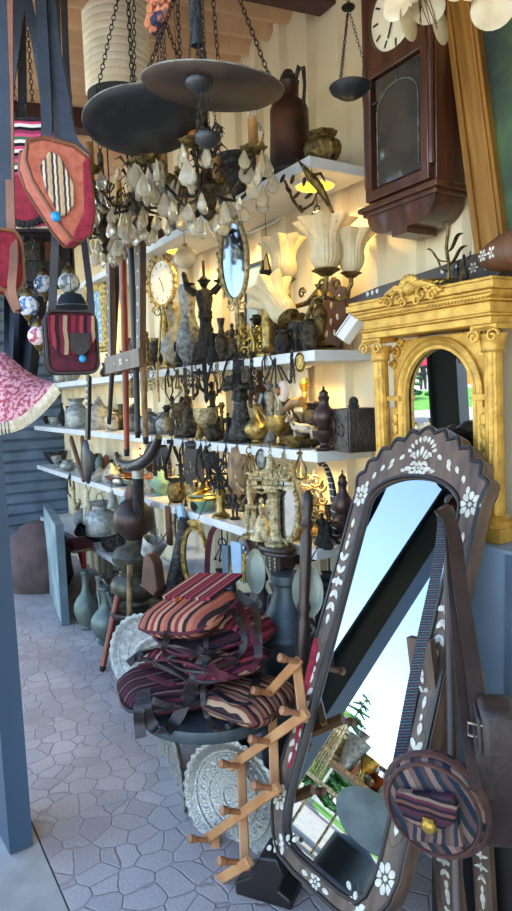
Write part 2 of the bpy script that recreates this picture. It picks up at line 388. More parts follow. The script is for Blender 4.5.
# floor of irregular rounded stones
def stone_mat():
    m,nt,b=_nt('paving_stones'); N=nt.nodes; L=nt.links
    tc=N.new('ShaderNodeTexCoord')
    nz=N.new('ShaderNodeTexNoise'); nz.inputs['Scale'].default_value=9; L.new(tc.outputs['Object'],nz.inputs['Vector'])
    mv=N.new('ShaderNodeMix'); mv.data_type='VECTOR'; mv.inputs['Factor'].default_value=.035
    L.new(tc.outputs['Object'],mv.inputs[4]); L.new(nz.outputs['Color'],mv.inputs[5])
    ve=N.new('ShaderNodeTexVoronoi'); ve.feature='DISTANCE_TO_EDGE'; ve.inputs['Scale'].default_value=11.5; ve.inputs['Randomness'].default_value=.75
    vc=N.new('ShaderNodeTexVoronoi'); vc.inputs['Scale'].default_value=11.5; vc.inputs['Randomness'].default_value=.75
    for t in (ve,vc): L.new(mv.outputs[1],t.inputs['Vector'])
    r=N.new('ShaderNodeValToRGB'); r.color_ramp.elements[0].position=.01; r.color_ramp.elements[1].position=.05
    r.color_ramp.elements[0].color=(.0,.0,.0,1); r.color_ramp.elements[1].color=(1,1,1,1)
    L.new(ve.outputs['Distance'],r.inputs['Fac'])
    n2=N.new('ShaderNodeTexNoise'); n2.inputs['Scale'].default_value=2.2; n2.inputs['Detail'].default_value=5; L.new(tc.outputs['Object'],n2.inputs['Vector'])
    cr=N.new('ShaderNodeValToRGB'); cr.color_ramp.elements[0].position=.35; cr.color_ramp.elements[1].position=.68
    cr.color_ramp.elements[0].color=lin('#a0958f'); cr.color_ramp.elements[1].color=lin('#b8aea9'); L.new(n2.outputs['Fac'],cr.inputs['Fac'])
    n3=N.new('ShaderNodeTexNoise'); n3.inputs['Scale'].default_value=120; L.new(tc.outputs['Object'],n3.inputs['Vector'])
    m1=N.new('ShaderNodeMix'); m1.data_type='RGBA'; m1.blend_type='OVERLAY'; m1.inputs['Factor'].default_value=.35
    L.new(cr.outputs['Color'],m1.inputs['A']); L.new(n3.outputs['Fac'],m1.inputs['B'])
    m2=N.new('ShaderNodeMix'); m2.data_type='RGBA'; m2.blend_type='MULTIPLY'; m2.inputs['Factor'].default_value=.22
    bw=N.new('ShaderNodeRGBToBW'); L.new(vc.outputs['Color'],bw.inputs[0]); L.new(m1.outputs['Result'],m2.inputs['A']); L.new(bw.outputs[0],m2.inputs['B'])
    m3=N.new('ShaderNodeMix'); m3.data_type='RGBA'; L.new(r.outputs['Color'],m3.inputs['Factor'])
    m3.inputs['A'].default_value=lin('#918885'); L.new(m2.outputs['Result'],m3.inputs['B'])
    L.new(m3.outputs['Result'],b.inputs['Base Color']); b.inputs['Roughness'].default_value=.75
    bp=N.new('ShaderNodeBump'); bp.inputs['Strength'].default_value=.5; bp.inputs['Distance'].default_value=.01
    L.new(r.outputs['Color'],bp.inputs['Height']); L.new(bp.outputs['Normal'],b.inputs['Normal'])
    return m
M['stones']=stone_mat()
def flag_mat():
    m,nt,b=_nt('flagstones'); N=nt.nodes; L=nt.links
    tc=N.new('ShaderNodeTexCoord'); ve=N.new('ShaderNodeTexVoronoi'); ve.feature='DISTANCE_TO_EDGE'; ve.inputs['Scale'].default_value=3
    L.new(tc.outputs['Object'],ve.inputs['Vector'])
    r=N.new('ShaderNodeValToRGB'); r.color_ramp.elements[0].position=.015; r.color_ramp.elements[1].position=.04
    r.color_ramp.elements[0].color=lin('#8d8474'); r.color_ramp.elements[1].color=lin('#b9b1a0'); L.new(ve.outputs['Distance'],r.inputs['Fac'])
    L.new(r.outputs['Color'],b.inputs['Base Color']); b.inputs['Roughness'].default_value=.95
    return m
M['flagstones']=flag_mat()
# ------------------------------------------------------------------ the setting
X0,X1=-6.35,1.1
def corr(x0,x1,pitch,dep,kind='trap'):
    pts=[]; x=x0
    while x<x1:
        if kind=='trap': pts+= [(x,0),(x+pitch*.62,0),(x+pitch*.7,-dep),(x+pitch*.92,-dep)]
        else:
            for i in range(6): pts.append((x+pitch*i/6,dep*math.sin(2*PI*i/6)))
        x+=pitch
    return pts
b=MB(); pr=corr(X0-.1,X1,.2,.028)
b.rings([[ (x,y+.03,z) for x,y in pr]+[(pr[-1][0],.12,z),(pr[0][0],.12,z)] for z in (-.05,3.25)])
struct('wall_back',b,M['wall_paint'],smooth=False)
b=MB(); rr=[]
zz=-.05
poly=[]
while zz<3.2:
    poly+= [(X0,zz),(X0+.022,zz+.02),(X0+.022,zz+.085),(X0,zz+.1)]; zz+=.1
poly+= [(X0-.08,zz),(X0-.08,-.05)]
b.rings([[(x,y,z) for x,z in poly] for y in (-1.5,.12)]); struct('wall_left',b,M['shutter_paint'],smooth=False)
b=MB(); b.box((X1+.06,-.7,1.6),(.1,1.5,3.3)); struct('wall_right',b,M['wall_paint'],smooth=False)
b=MB(); b.box(((X0+X1)/2,-.585,-.05),(X1-X0+.2,1.37,.1)); struct('floor',b,M['stones'],smooth=False)
b=MB(); b.box((-2.6,-1.556,-.054),(9,.56,.1)); struct('kerb',b,M['concrete'],smooth=False)
b=MB(); b.box((-20,-46.83,-.07),(110,90,.1)); struct('ground',b,M['flagstones'],smooth=False)
b=MB(); pr=corr(X0-.1,X1+.1,.15,.03,'sin')
rows=[]
def zc(y): return 3.12+.1*y
b.rings([[ (x,y,zc(y)+z) for x,z in pr]+[(pr[-1][0],y,zc(y)+.06),(pr[0][0],y,zc(y)+.06)] for y in (.1,-1.62)])
struct('ceiling',b,M['roof_sheet'],ang=60)
for i,x in enumerate((-2.12,-3.55,-5.0)):
    b=MB(); b.rings([[(x+dx,y,zc(y)-.02+dz) for dx,dz in ((-.05,-.11),(.05,-.11),(.05,0),(-.05,0))] for y in (0,-1.55)]); struct('beam' if not i else 'beam.%03d'%i,b,M['beam_paint'],smooth=False)
b=MB(); b.box((-2.6,-1.5,2.86),(7.6,.07,.1)); struct('lintel',b,M['beam_paint'],smooth=False)
b=MB()
pp=PZ(28,846,0)
b.prism([(-.10,-.038),(.10,-.038),(.10,.038),(.085,.038),(.085,.012),(-.085,.012),(-.085,.038),(-.10,.038)],0,2.95,'xy')
o=struct('post',b,M['post_paint'],smooth=False,loc=(pp.x-.09,pp.y-.03,0),rot=(0,rad(-1.2),rad(4)))
# shelves
SX=-1.92; SZ=dict(a=2.33,b=1.655,c=1.285,d=.915,e=.42); SD=.27
def shelf(k,x0,x1,label,dep=SD):
    b=MB(); b.box(((x0+x1)/2,-dep/2-.004,SZ[k]-.02),(x1-x0,dep,.04))
    o=b.build('shelf',M['shelf_white'],bev=.003); tag(o,label,'shelf','white wall shelves'); return o
shelf('a',-6.3,SX+.02,'topmost white wall shelf with round lights under it')
shelf('b',-6.3,SX+.02,'white wall shelf carrying the glass tulip lamp')
shelf('c',-6.3,SX+.02,'white wall shelf carrying the carved dark wooden box')
shelf('d',-6.3,SX+.0,'white wall shelf carrying the mint green bucket')
shelf('e',-6.3,-3.85,'lowest white shelf close above the floor jugs')
# recessed lights
def spot(x,y,z,label,r=.075,power=6):
    t=thing('ceiling_light',label,'light',(x,y,z),group='recessed shelf lights')
    MB().torus((0,0,-.004),r,.006,n=24).build('trim_ring',M['plastic_white'],t)
    MB().cyl((0,0,-.008),(0,0,-.001),r*.92,n=24).build('diffuser',M['lamp_glow'],t)
    l=bpy.data.lights.new('lamp','SPOT'); l.energy=power*.95; l.color=(1,.74,.30); l.shadow_soft_size=.05; l.spot_size=rad(150); l.spot_blend=.6
    lo=bpy.data.objects.new('lamp',l); COL.objects.link(lo); lo.parent=t; lo.location=(0,0,-.012)
p=PZ(317,185,SZ['a']-.04); spot(p.x,-.14,SZ['a']-.04,'round warm light under the shelf above the tulip lamp')
spot(-2.75,-.14,SZ['a']-.04,'round warm light under the shelf above the standing oval mirror')
spot(-3.25,-.14,SZ['a']-.04,'round warm light under the shelf above the gilt clock')
spot(-4.6,-.14,SZ['a']-.04,'round warm light under the far end of the top shelf')
for x,k,l in ((-2.2,'b','round warm light under the middle shelf above the carved dark box'),(-3.2,'b','round warm light under the middle shelf behind the brass lectern'),(-4.4,'b','round warm light under the middle shelf behind the canes'),
              (-2.15,'c','round warm light under the shelf above the striped horn'),(-3.0,'c','round warm light under the shelf behind the hanging iron fittings'),(-3.5,'c','round warm light under the shelf above the amber beads'),(-4.3,'c','round warm light under the shelf above the small lanterns')):
    spot(x,-.12,SZ[k]-.04,l,r=.04,power=3.8)
# ------------------------------------------------------------------ vessel library (r in half widths, z in heights)
PR=dict(
 ewer=[(.5,0),(.55,.03),(.36,.06),(.34,.09),(.7,.17),(1,.34),(.92,.44),(.6,.55),(.34,.63),(.25,.72),(.25,.86),(.38,.93),(.42,.95)],
 floor_ewer=[(.62,0),(.66,.03),(.48,.06),(.8,.13),(1,.27),(.98,.38),(.72,.48),(.4,.55),(.27,.63),(.24,.80),(.36,.86),(.3,.88),(.34,.9)],
 tallvase=[(.5,0),(.55,.03),(.4,.07),(.75,.2),(1,.38),(.8,.55),(.42,.7),(.35,.8),(.55,.95),(.6,1),(.5,1)],
 pot=[(.6,0),(.65,.05),(.95,.3),(1,.5),(.9,.7),(.62,.82),(.6,.88),(.8,.97),(.82,1),(.7,1)],
 bowl=[(.45,0),(.5,.08),(.46,.14),(.8,.5),(1,.95),(1.03,1),(.95,1),(.75,.55),(.1,.2)],
 bucket=[(.72,0),(.74,.02),(.95,.9),(1.02,.93),(1.02,1),(.94,1),(.72,.1),(.05,.08)],
 can=[(.95,0),(1,.03),(1,.55),(.9,.62),(.5,.78),(.48,.86),(.72,.97),(.75,1),(.65,1)],
 cone=[(.8,0),(.9,.02),(1,.2),(1,.42),(.92,.45),(.6,.68),(.2,.9),(.08,.94),(.1,.97),(.02,1)],
 candlestick=[(1,0),(1,.05),(.85,.08),(.45,.13),(.3,.17),(.42,.22),(.28,.27),(.24,.36),(.4,.42),(.45,.46),(.25,.5),(.22,.68),(.36,.74),(.24,.79),(.5,.88),(.58,.92),(.5,.93),(.36,.94),(.36,1),(.26,1)],
 column=[(1,0),(1,.05),(.8,.08),(.6,.12),(.5,.17),(.46,.2),(.46,.78),(.52,.8),(.46,.83),(.62,.9),(.7,.93),(.4,.95),(.36,1)],
 bell=[(1,0),(.98,.05),(.8,.2),(.62,.42),(.55,.58),(.42,.66),(.18,.7),(.16,.74),(.3,.80),(.16,.86),(.22,.93),(.05,1)],
 samovar=[(.75,0),(.78,.03),(.45,.06),(.4,.10),(.62,.15),(.95,.25),(1,.34),(.9,.42),(.6,.47),(.66,.5),(.5,.53),(.62,.57),(.86,.66),(.9,.74),(.75,.82),(.4,.87),(.3,.9),(.34,.93),(.3,1),(.22,1)],
 urn=[(.7,0),(.78,.02),(.8,.05),(.4,.09),(.35,.12),(.6,.17),(.95,.26),(1,.32),(.7,.36),(.55,.40),(.85,.48),(.9,.55),(.7,.63),(.42,.70),(.36,.76),(.44,.80),(.48,.82),(.34,.86),(.36,.9),(.12,.94),(.06,.97),(.1,.985),(.02,1)],
 teapot=[(.55,0),(.6,.04),(.9,.2),(1,.4),(.9,.58),(.55,.7),(.58,.73),(.4,.82),(.15,.88),(.18,.95),(.04,1)],
 lantern=[(.7,0),(.9,.05),(.9,.12),(.75,.15),(.95,.3),(.95,.6),(.7,.7),(.75,.74),(.4,.84),(.2,.9),(.05,.92)],
 goblet=[(.7,0),(.72,.04),(.2,.1),(.16,.3),(.28,.36),(.7,.5),(.95,.75),(1,1),(.92,1),(.6,.55),(.05,.46)],
 jar=[(.7,0),(.75,.03),(.98,.25),(1,.55),(.8,.78),(.55,.85),(.55,.9),(.7,.93),(.68,.97),(.1,1)],
 copperjug=[(.96,0),(1,.02),(1,.06),(.93,.12),(.87,.45),(.85,.70),(.76,.76),(.5,.81),(.44,.84),(.46,.97),(.5,.99),(.48,1)],
 churn=[(1,0),(1,.02),(.97,.04),(.97,.70),(1,.71),(1,.73),(.9,.75),(.55,.86),(.4,.92),(.4,.95),(.48,.96),(.48,1),(.38,1)],
 gourd=[(.7,0),(.75,.03),(.5,.06),(.82,.16),(1,.3),(.95,.42),(.6,.56),(.5,.68),(.62,.82),(.7,.95),(.62,1),(.5,1)],
 bust=[(.8,0),(.85,.1),(.6,.14),(.5,.2),(.95,.4),(.9,.5),(.4,.58),(.38,.64),(.55,.74),(.56,.85),(.4,.95),(.1,1)],
 lampbase=[(1,0),(1,.03),(.7,.05),(.9,.09),(.5,.13),(.25,.17),(.32,.2),(.2,.24),(.28,.3),(.42,.45),(.46,.58),(.3,.66),(.16,.7),(.28,.74),(.14,.78),(.14,.95),(.24,1)],
)
def ring_h(z,prof):
    for (r0,z0),(r1,z1) in zip(prof,prof[1:]):
        if z0<=z<=z1 and z1>z0: return r0+(r1-r0)*(z-z0)/(z1-z0)
    return prof[-1][0]
def vessel(name,label,cat,loc,H,W,kind,m,rz=0,handle=None,spout=None,lid=None,bail=None,group=None,n=20,flute=0,rot=None,hm=None,flat=1.0,knob=None):
    p=PR[kind]; h=W/2; hm=hm or m
    t=thing(name,label,cat,loc,rz,group,rot)
    mod=(lambda a,r,z:1+.05*math.cos(a*flute)) if flute else None
    b=MB(); b.lathe([(r*h,z*H) for r,z in p],n if not flute else flute*4,mod=mod,sy=flat); b.build('body',m,t)
    if handle:
        z0,z1,out=handle; r0=ring_h(z0,p)*h; r1=ring_h(z1,p)*h; b=MB(); o=out*h
        b.tube([(r0*.95,0,z0*H),(r0+o*.8,0,(z0*.8+z1*.2)*H),(max(r0,r1)+o,0,(z0*.45+z1*.55)*H),(r1+o*.95,0,(z0*.12+z1*.88)*H),(r1+o*.4,0,z1*H+.02*H),(r1*.9,0,z1*H)],max(h*.09,.0016),6); b.build('handle',hm,t)
    if spout:
        z0,z1,out=spout; r0=ring_h(z0,p)*h; o=out*h; b=MB()
        b.tube([(-r0*.9,0,z0*H),(-r0-o*.35,0,(z0*.8+z1*.2)*H),(-r0-o*.55,0,(z0*.4+z1*.6)*H),(-r0-o,0,z1*H)],[h*.16,h*.12,h*.08,h*.07],7); b.build('spout',hm,t)
    if lid:
        r=p[-1][0]*h; b=MB(); L=lid*H
        b.lathe([(r*1.1,H*p[-1][1]),(r*1.15,H*p[-1][1]+L*.08),(r*.95,H*p[-1][1]+L*.3),(r*.4,H*p[-1][1]+L*.6),(r*.2,H*p[-1][1]+L*.7),(r*.35,H*p[-1][1]+L*.82),(.001,H*p[-1][1]+L)],14); b.build('lid',hm,t)
    if bail:
        b=MB(); r=max(q[0] for q in p[-6:])*h; b.tube([(r*math.cos(a),0,H*.93+bail*H*math.sin(a)) for a in [PI*i/12 for i in range(13)]],max(h*.04,.0014),5); b.build('handle',M['iron'],t)
    return t
SURF=dict(a=SZ['a'],b=SZ['b'],c=SZ['c'],d=SZ['d'],e=SZ['e'],f=0.0)
def on(u,v,k,off=0):
    """spot on a shelf seen at (u,v): the standing height is the shelf's own, the row nearest to the pixel is used"""
    z=SURF[k]+.0005
    if k=='f': p=PZ(u,v,z); return p
    p=PZ(u,v,z) if abs(ray(u,v).z)>.002 else PY(u,v,-.14)
    y=min(max(p.y,-.23),-.06)
    q=PY(u,v,y); return Vector((q.x,y,z+off))
def place(fn,u,vb,vt,w,k,name,label,cat,kind,m,y=None,**kw):
    if y is None: p=on(u,vb,k)
    else:
        q=PY(u,vb,y); p=Vector((q.x,y,SURF[k]+.0005))
    s=mpp(p); top=PY(u,vt,p.y).z; H=max(top-p.z,(vb-vt)*s*.7,.02)
    return vessel(name,label,cat,p,H,w*s,kind,m,**kw)
def shelfv(rows):
    for r in rows:
        u,vb,vt,w,k,name,label,cat,kind,m=r[:10]; kw=r[10] if len(r)>10 else {}
        place(None,u,vb,vt,w,k,name,label,cat,kind,M[m],**kw)
# small human figure for statuettes: one mesh; H height, robe = flared skirt
def figure(mb,H,robe=.0,arms='down',hat=False,base=0,lean=0,thin=1.0):
    z0=base
    h=H-base
    def P(x,y,z): return (x*h+lean*z*h,y*h,z0+z*h)
    if base: mb.lathe([(H*.17,0),(H*.18,base*.3),(H*.15,base*.6),(H*.16,base)],14)
    if robe: mb.lathe([(robe*h,z0),(robe*h*1.0,z0+.03*h),(robe*h*.72,z0+.2*h),(robe*h*.48,z0+.42*h),(.085*h,z0+.56*h)],18,mod=lambda a,r,z:1+.09*math.cos(a*8))
    else:
        for s in (-1,1):
            mb.tube([P(s*.05,0,.52),P(s*.065,-.02,.28),P(s*.07,.01,.05),P(s*.07,-.06,.01)],[.065*h*thin,.05*h*thin,.035*h*thin,.03*h*thin],7)
    mb.tube([P(0,0,.48),P(0,0,.58),P(0,-.005,.72),P(0,0,.80),P(0,0,.84)],[.09*h*thin,.075*h*thin,.105*h*thin,.09*h*thin,.04*h],9,flat=.75)
    mb.ell(P(0,-.01,.91),(.055*h,.062*h,.078*h),10,8); mb.ell(P(0,-.07,.90),(.012*h,.018*h,.016*h),6,4)
    mb.tube([P(0,0,.82),P(0,0,.88)],.035*h,7)
    if hat: mb.lathe([(.085*h,z0+.945*h),(.06*h,z0+.96*h),(.055*h,z0+1.06*h),(.02*h,z0+1.09*h)],10)
    A={'down':((-.12,0,.78),(-.17,-.02,.62),(-.15,-.06,.48)),'up':((-.12,0,.78),(-.22,-.02,.86),(-.25,-.04,1.03)),'hold':((-.12,0,.78),(-.17,-.06,.64),(-.05,-.14,.66)),'out':((-.12,0,.78),(-.24,-.03,.74),(-.36,-.06,.80))}
    kinds=arms if isinstance(arms,(tuple,list)) else (arms,arms)
    for s,k in zip((1,-1),kinds):
        a=[P(-s*x,y,z) for x,y,z in A[k]]; mb.tube(a,[.04*h*thin,.033*h*thin,.024*h*thin],6); mb.ell(a[-1],.026*h,6,4)
    return mb
def statue(name,label,loc,H,m,robe=0,arms='down',hat=False,base=.08,rz=0,group=None,cat='figurine',extra=None,lean=0,thin=1.0):
    t=thing(name,label,cat,loc,rz,group)
    b=MB(); figure(b,H,robe,arms,hat,0,lean,thin); 
    b2=MB(); bh=base*H; b2.lathe([(H*.19,0),(H*.2,bh*.3),(H*.16,bh*.6),(H*.17,bh)],14); b2.build('plinth',m,t)
    o=b.build('body',m,t,loc=(0,0,bh*.98))
    if extra: extra(t,bh)
    return t
def sub(mb,name,m,parent,**k): return mb.build(name,M[m] if isinstance(m,str) else m,parent,**k)
# ================================================================== big things on the right
def arc(cx,cz,rx,rz,a0,a1,n): return [(cx+rx*math.cos(rad(a0+(a1-a0)*i/n)),cz+rz*math.sin(rad(a0+(a1-a0)*i/n))) for i in range(n+1)]
def petal(mb,cx,cz,ang,L,W,y,t=.0022):
    """teardrop bone flake lying on a front (-Y) face"""
    pts=[(0,-L*.5),(W*.35,-L*.25),(W*.5,L*.1),(W*.3,L*.42),(0,L*.5),(-W*.3,L*.42),(-W*.5,L*.1),(-W*.35,-L*.25)]
    c,s=math.cos(rad(ang)),math.sin(rad(ang))
    mb.prism([(cx+x*c-z*s,cz+x*s+z*c) for x,z in pts],y-t,y+.001)
def rosette(mb,cx,cz,R,y,n=8):
    for i in range(n):
        a=360*i/n; petal(mb,cx+math.cos(rad(a))*R*.62,cz+math.sin(rad(a))*R*.62,a-90,R*.66,R*.46,y)
    petal(mb,cx,cz,0,R*.36,R*.36,y)
def spray(mb,cx,cz,L,W,y,ang=0,rows=5):
    """diamond-shaped cluster of flakes"""
    c,s=math.cos(rad(ang)),math.sin(rad(ang))
    for i in range(rows):
        t=(i-(rows-1)/2)/((rows-1)/2); k=1 if abs(t)>.8 else (2 if abs(t)>.3 else 3)
        for j in range(k):
            x=(j-(k-1)/2)*W/3; z=t*L/2
            petal(mb,cx+x*c-z*s,cz+x*s+z*c,ang+(-x*180/W*1.2 if t>0 else x*180/W*1.2),L/rows*.95,W/3.3,y)
# ---- pendulum wall clock
cx0,cx1=-1.757,-1.447; cw=cx1-cx0; cz=2.055
ck=thing('wall_clock','tall dark wooden wall clock with glazed door and round dial','clock',((cx0+cx1)/2,-.004,cz))
b=MB(); h=cw/2
b.box((0,-.064,.46),(cw,.128,.82)); b.build('case',M['wood_clock'],ck,bev=.003)
b=MB()
b.prism([(h+.025,.055),(h+.025,.075),(-h-.025,.075),(-h-.025,.055)],-.158,-.0,'xz')
b.prism([(h+.012,.04),(h+.012,.056),(-h-.012,.056),(-h-.012,.04)],-.146,-.0,'xz')
b.build('base_moulding',M['wood_clock'],ck,bev=.004)
b=MB(); pl=[(h,.04)]+arc(h-.09,.04,.09,.07,0,-90,6)[1:]+[(h-.12,-.03),(h-.12,-.05),(-h+.12,-.05),(-h+.12,-.03)]+arc(-h+.09,.04,.09,.07,-90,-180,6)[:-1]+[(-h,.04)]
b.prism(pl,-.135,0); b.build('bottom_bracket',M['wood_clock'],ck)
b=MB(); O=[(-h+.012,.085),(h-.012,.085),(h-.012,.50),(-h+.012,.50)]; I=[(-h+.042,.118),(h-.042,.118),(h-.042,.475),(-h+.042,.475)]
b.loopband(O,I,-.152,-.128); d=b.build('door',M['wood_clock'],ck,bev=.003)
MB().box((0,-.134,.30),(cw-.11,.004,.34)).build('pane',M['glass_clock'],d)
b=MB(); q=h-.062
b.tube([(-q,-.139,.15),(-q,-.139,.36)]+[(x,-.139,z) for x,z in arc(0,.36,q,.07,180,0,10)][1:]+[(q,-.139,.15)],.0022,5)
b.tube([(-q-.03,-.139,.40),(-q,-.139,.40)],.002,5); b.tube([(0,-.139,.43),(0,-.139,.465)],.002,5); b.build('lattice',M['pewter'],d)
b=MB(); O=[(-h+.02,.50),(h-.02,.50),(h-.02,.86),(-h+.02,.86)]; I=arc(0,.675,.115,.115,-135,-135+360,4)[:-1]
n=24; O2=[];I2=[]
for i in range(n):
    a=2*PI*i/n; c_,s_=math.cos(a),math.sin(a); k=1/max(abs(c_),abs(s_)); O2.append(((h-.02)*c_*k,.64+.14*s_*k)); I2.append((.115*c_,.64+.115*s_))
b.loopband(O2,I2,-.150,-.128); b.build('dial_surround',M['wood_clock'],ck)
b=MB(); b.cyl((0,-.138,.64),(0,-.126,.64),.113,n=32); dl=b.build('dial',M['cream_face'],ck)
for i in range(12):
    a=2*PI*i/12; b=MB(); b.box((math.sin(a)*.092,-.139,.64+math.cos(a)*.092),(.006,.003,.022),Matrix.Rotation(a,3,'Y')); b.build('numeral',M['ink'],dl)
b=MB(); b.bar((0,-.143,.64),(.05,-.143,.62),.007,.002,(0,1,0)); b.bar((0,-.145,.64),(-.03,-.145,.57),.006,.002,(0,1,0)); b.cyl((0,-.15,.64),(0,-.137,.64),.01); b.build('hands',M['ink'],dl)
for sx in (-1,1):
    b=MB(); b.lathe([(.008,.13),(.011,.15),(.008,.18),(.009,.4),(.012,.44),(.008,.47),(.011,.5),(.008,.55),(.009,.8),(.012,.85)],8,(sx*(h-.009),-.14,0)); b.build('side_column',M['wood_clock'],ck)
# ---- gilt framed landscape painting hung askew
pf=thing('framed_painting','dark green landscape painting in a wide gold wooden frame hung askew','painting',(-1.335,-.02,1.845),rot=(0,rad(-8.5),0))
W_,H_=.9,1.15
def rect(x0,z0,x1,z1): return [(x0,z0),(x1,z0),(x1,z1),(x0,z1)]
b=MB(); b.loopband(rect(0,0,W_,H_),rect(.075,.075,W_-.075,H_-.075),-.05,0); b.loopband(rect(-.006,-.006,W_+.006,H_+.006),rect(.014,.014,W_-.014,H_-.014),-.062,0)
b.loopband(rect(.062,.062,W_-.062,H_-.062),rect(.085,.085,W_-.085,H_-.085),-.042,0); b.build('frame',M['gold_wood'],pf,bev=.004)
b=MB(); b.box((W_/2,-.012,H_/2),(W_-.16,.01,H_-.16)); b.build('canvas',M['canvas_dark'],pf)
# ---- gold classical mirror
gW,gH=.49,.70
gm=thing('gilded_mirror','gold painted mirror framed like a classical arch with fluted columns','mirror',(-1.435,-.05,1.065),rot=(rad(1.6),0,rad(2.4)))
oa=.152; zs=.415
inn=[(-oa,.04)]+[(-oa,zs)]+arc(0,zs,oa,.168,180,0,16)[1:-1]+[(oa,zs),(oa,.04)]
out=[]
for x,z in inn:
    if z<=zs: out.append((math.copysign(gW/2-.055,x),0 if z<.1 else zs))
    else: a=math.atan2((z-zs),x); k=min((gW/2-.055)/max(abs(math.cos(a)),1e-6),(.60-zs)/max(math.sin(a),1e-6)); out.append((math.cos(a)*k,zs+math.sin(a)*k))
b=MB(); b.loopband(out,inn,-.085,-.03); b.build('arch_panel',M['gold_paint'],gm)
b=MB(); b.moulding([(-oa-.012,.2)]+[(-oa-.012,zs)]+arc(0,zs,oa+.012,.178,180,0,20)[1:-1]+[(oa+.012,zs),(oa+.012,.2)],[(-.004,-.08),(-.004,-.098),(.008,-.106),(.018,-.102),(.022,-.096),(.032,-.096),(.034,-.08)],False)
for sx in (-1,1): b.box((sx*(oa+.022),-.10,zs-.005),(.06,.03,.016)); b.box((sx*(oa+.020),-.092,.19),(.042,.016,.38))
b.build('arch_moulding',M['gold_paint'],gm)
b=MB(); b.box((0,-.072,.31),(2*oa+.03,.006,.58)); b.build('pane',M['mirror_bright'],gm)
for sx in (-1,1):
    x=sx*(gW/2-.026)
    b=MB(); b.lathe([(.026,.07),(.025,.56)],40,(x,-.115,0),mod=lambda t,r,z:1-.10*(.5+.5*math.cos(t*14))); c_=b.build('column',M['gold_paint'],gm,ang=60)
    b=MB(); b.box((x,-.115,.02),(.085,.085,.04)); b.lathe([(.042,.04),(.045,.05),(.036,.058),(.04,.066),(.031,.074)],20,(x,-.115,0)); b.build('column_base',M['gold_paint'],c_)
    b=MB(); b.lathe([(.030,.535),(.034,.54),(.031,.548),(.033,.56),(.04,.585)],20,(x,-.115,0)); b.box((x,-.115,.603),(.085,.085,.014))
    for s2 in (-1,1):
        pts=[]; 
        for i in range(22):
            a=i*.42; r_=.021*(1-i/24); pts.append((x+s2*(.03)+s2*math.cos(a)*r_,-.158,.578+math.sin(a)*r_))
        b.tube(pts,.0045,5)
    b.tube([(x-.03,-.158,.598),(x+.03,-.158,.598)],.006,5)
    b.build('capital',M['gold_paint'],c_)
b=MB()
for (w2,z0,z1,y) in ((.25,.61,.632,-.165),(.255,.632,.64,-.172),(.246,.64,.672,-.162),(.258,.672,.68,-.175),(.272,.69,.70,-.19),(.285,.70,.722,-.202),(.278,.722,.732,-.195)):
    b.prism(rect(-w2,z0,w2,z1),y,0)
b.prism([(-.258,.68),(.258,.68),(.272,.69),(-.272,.69)],-.185,0)
b.build('cornice',M['gold_paint'],gm,bev=.003)
b=MB()
for i in range(44): b.box((-.246+i*.01145,-.1775,.683),(.0062,.012,.01))
b.build('bead_row',M['gold_paint'],gm)
b=MB()
b.ell((0,-.205,.74),(.024,.016,.022))
for i in range(7):
    a=rad(20+i*23.3); b.ell((math.cos(a)*.028,-.206,.742+math.sin(a)*.024),(.011,.008,.015),R=Matrix.Rotation(-(a-PI/2),3,'Y'))
for sx in (-1,1):
    for k,(x,z,r) in enumerate(((.045,.718,.024),(.085,.708,.018),(.028,.70,.016))):
        pts=[(sx*(x+math.cos(i*.5)*r*(1-i/20)),-.205,z+math.sin(i*.5)*r*(1-i/20)) for i in range(18)]; b.tube(pts,[.006*(1-i/28) for i in range(18)],6)
    b.tube([(sx*.02,-.2,.735),(sx*.05,-.205,.75),(sx*.09,-.205,.735),(sx*.125,-.203,.712)],[.012,.010,.007,.002],6)
    for i in range(4): b.ell((sx*(.05+i*.022),-.208,.742-i*.008),(.010,.007,.007))
b.build('crest',M['gold_paint'],gm)
for sx in (-1,1):
    b=MB()
    for (x,z,r,d_) in ((.172,.56,.020,1),(.15,.59,.013,-1),(.186,.52,.014,1)):
        b.tube([(sx*(x+d_*math.cos(i*.5)*r*(1-i/20)),-.09,z+math.sin(i*.5)*r*(1-i/20)) for i in range(18)],.0055,5)
    b.build('spandrel_scroll',M['gold_paint'],gm); b=MB()
    for z in range(9): b.ell((sx*.174,-.104,.04+z*.038),(.012,.006,.022)); b.ell((sx*.174+.010*(-1)**z,-.103,.058+z*.038),(.007,.005,.009))
    b.build('pilaster_carving',M['gold_paint'],gm)
# ---- large inlaid mirror leaning back against the wall
LEAN=math.atan(.44)
BMX,BMY,BMZ=-1.325,-.738,.16
bm_=thing('inlaid_mirror','tall dark wooden mirror with scalloped crest inlaid with bone flowers','mirror',(BMX,BMY,BMZ))
MIRR=Matrix.Translation((BMX,BMY,BMZ))@Matrix.Rotation(-LEAN,4,'X')@Matrix.Rotation(rad(-3.4),4,'Y')
bm_.rotation_euler=MIRR.to_euler(); bm_.scale=(.89,.925,.925)
hw=.285; iw=.202
def sym(p): return p+[(-x,z) for x,z in reversed(p)]
top_out=[]
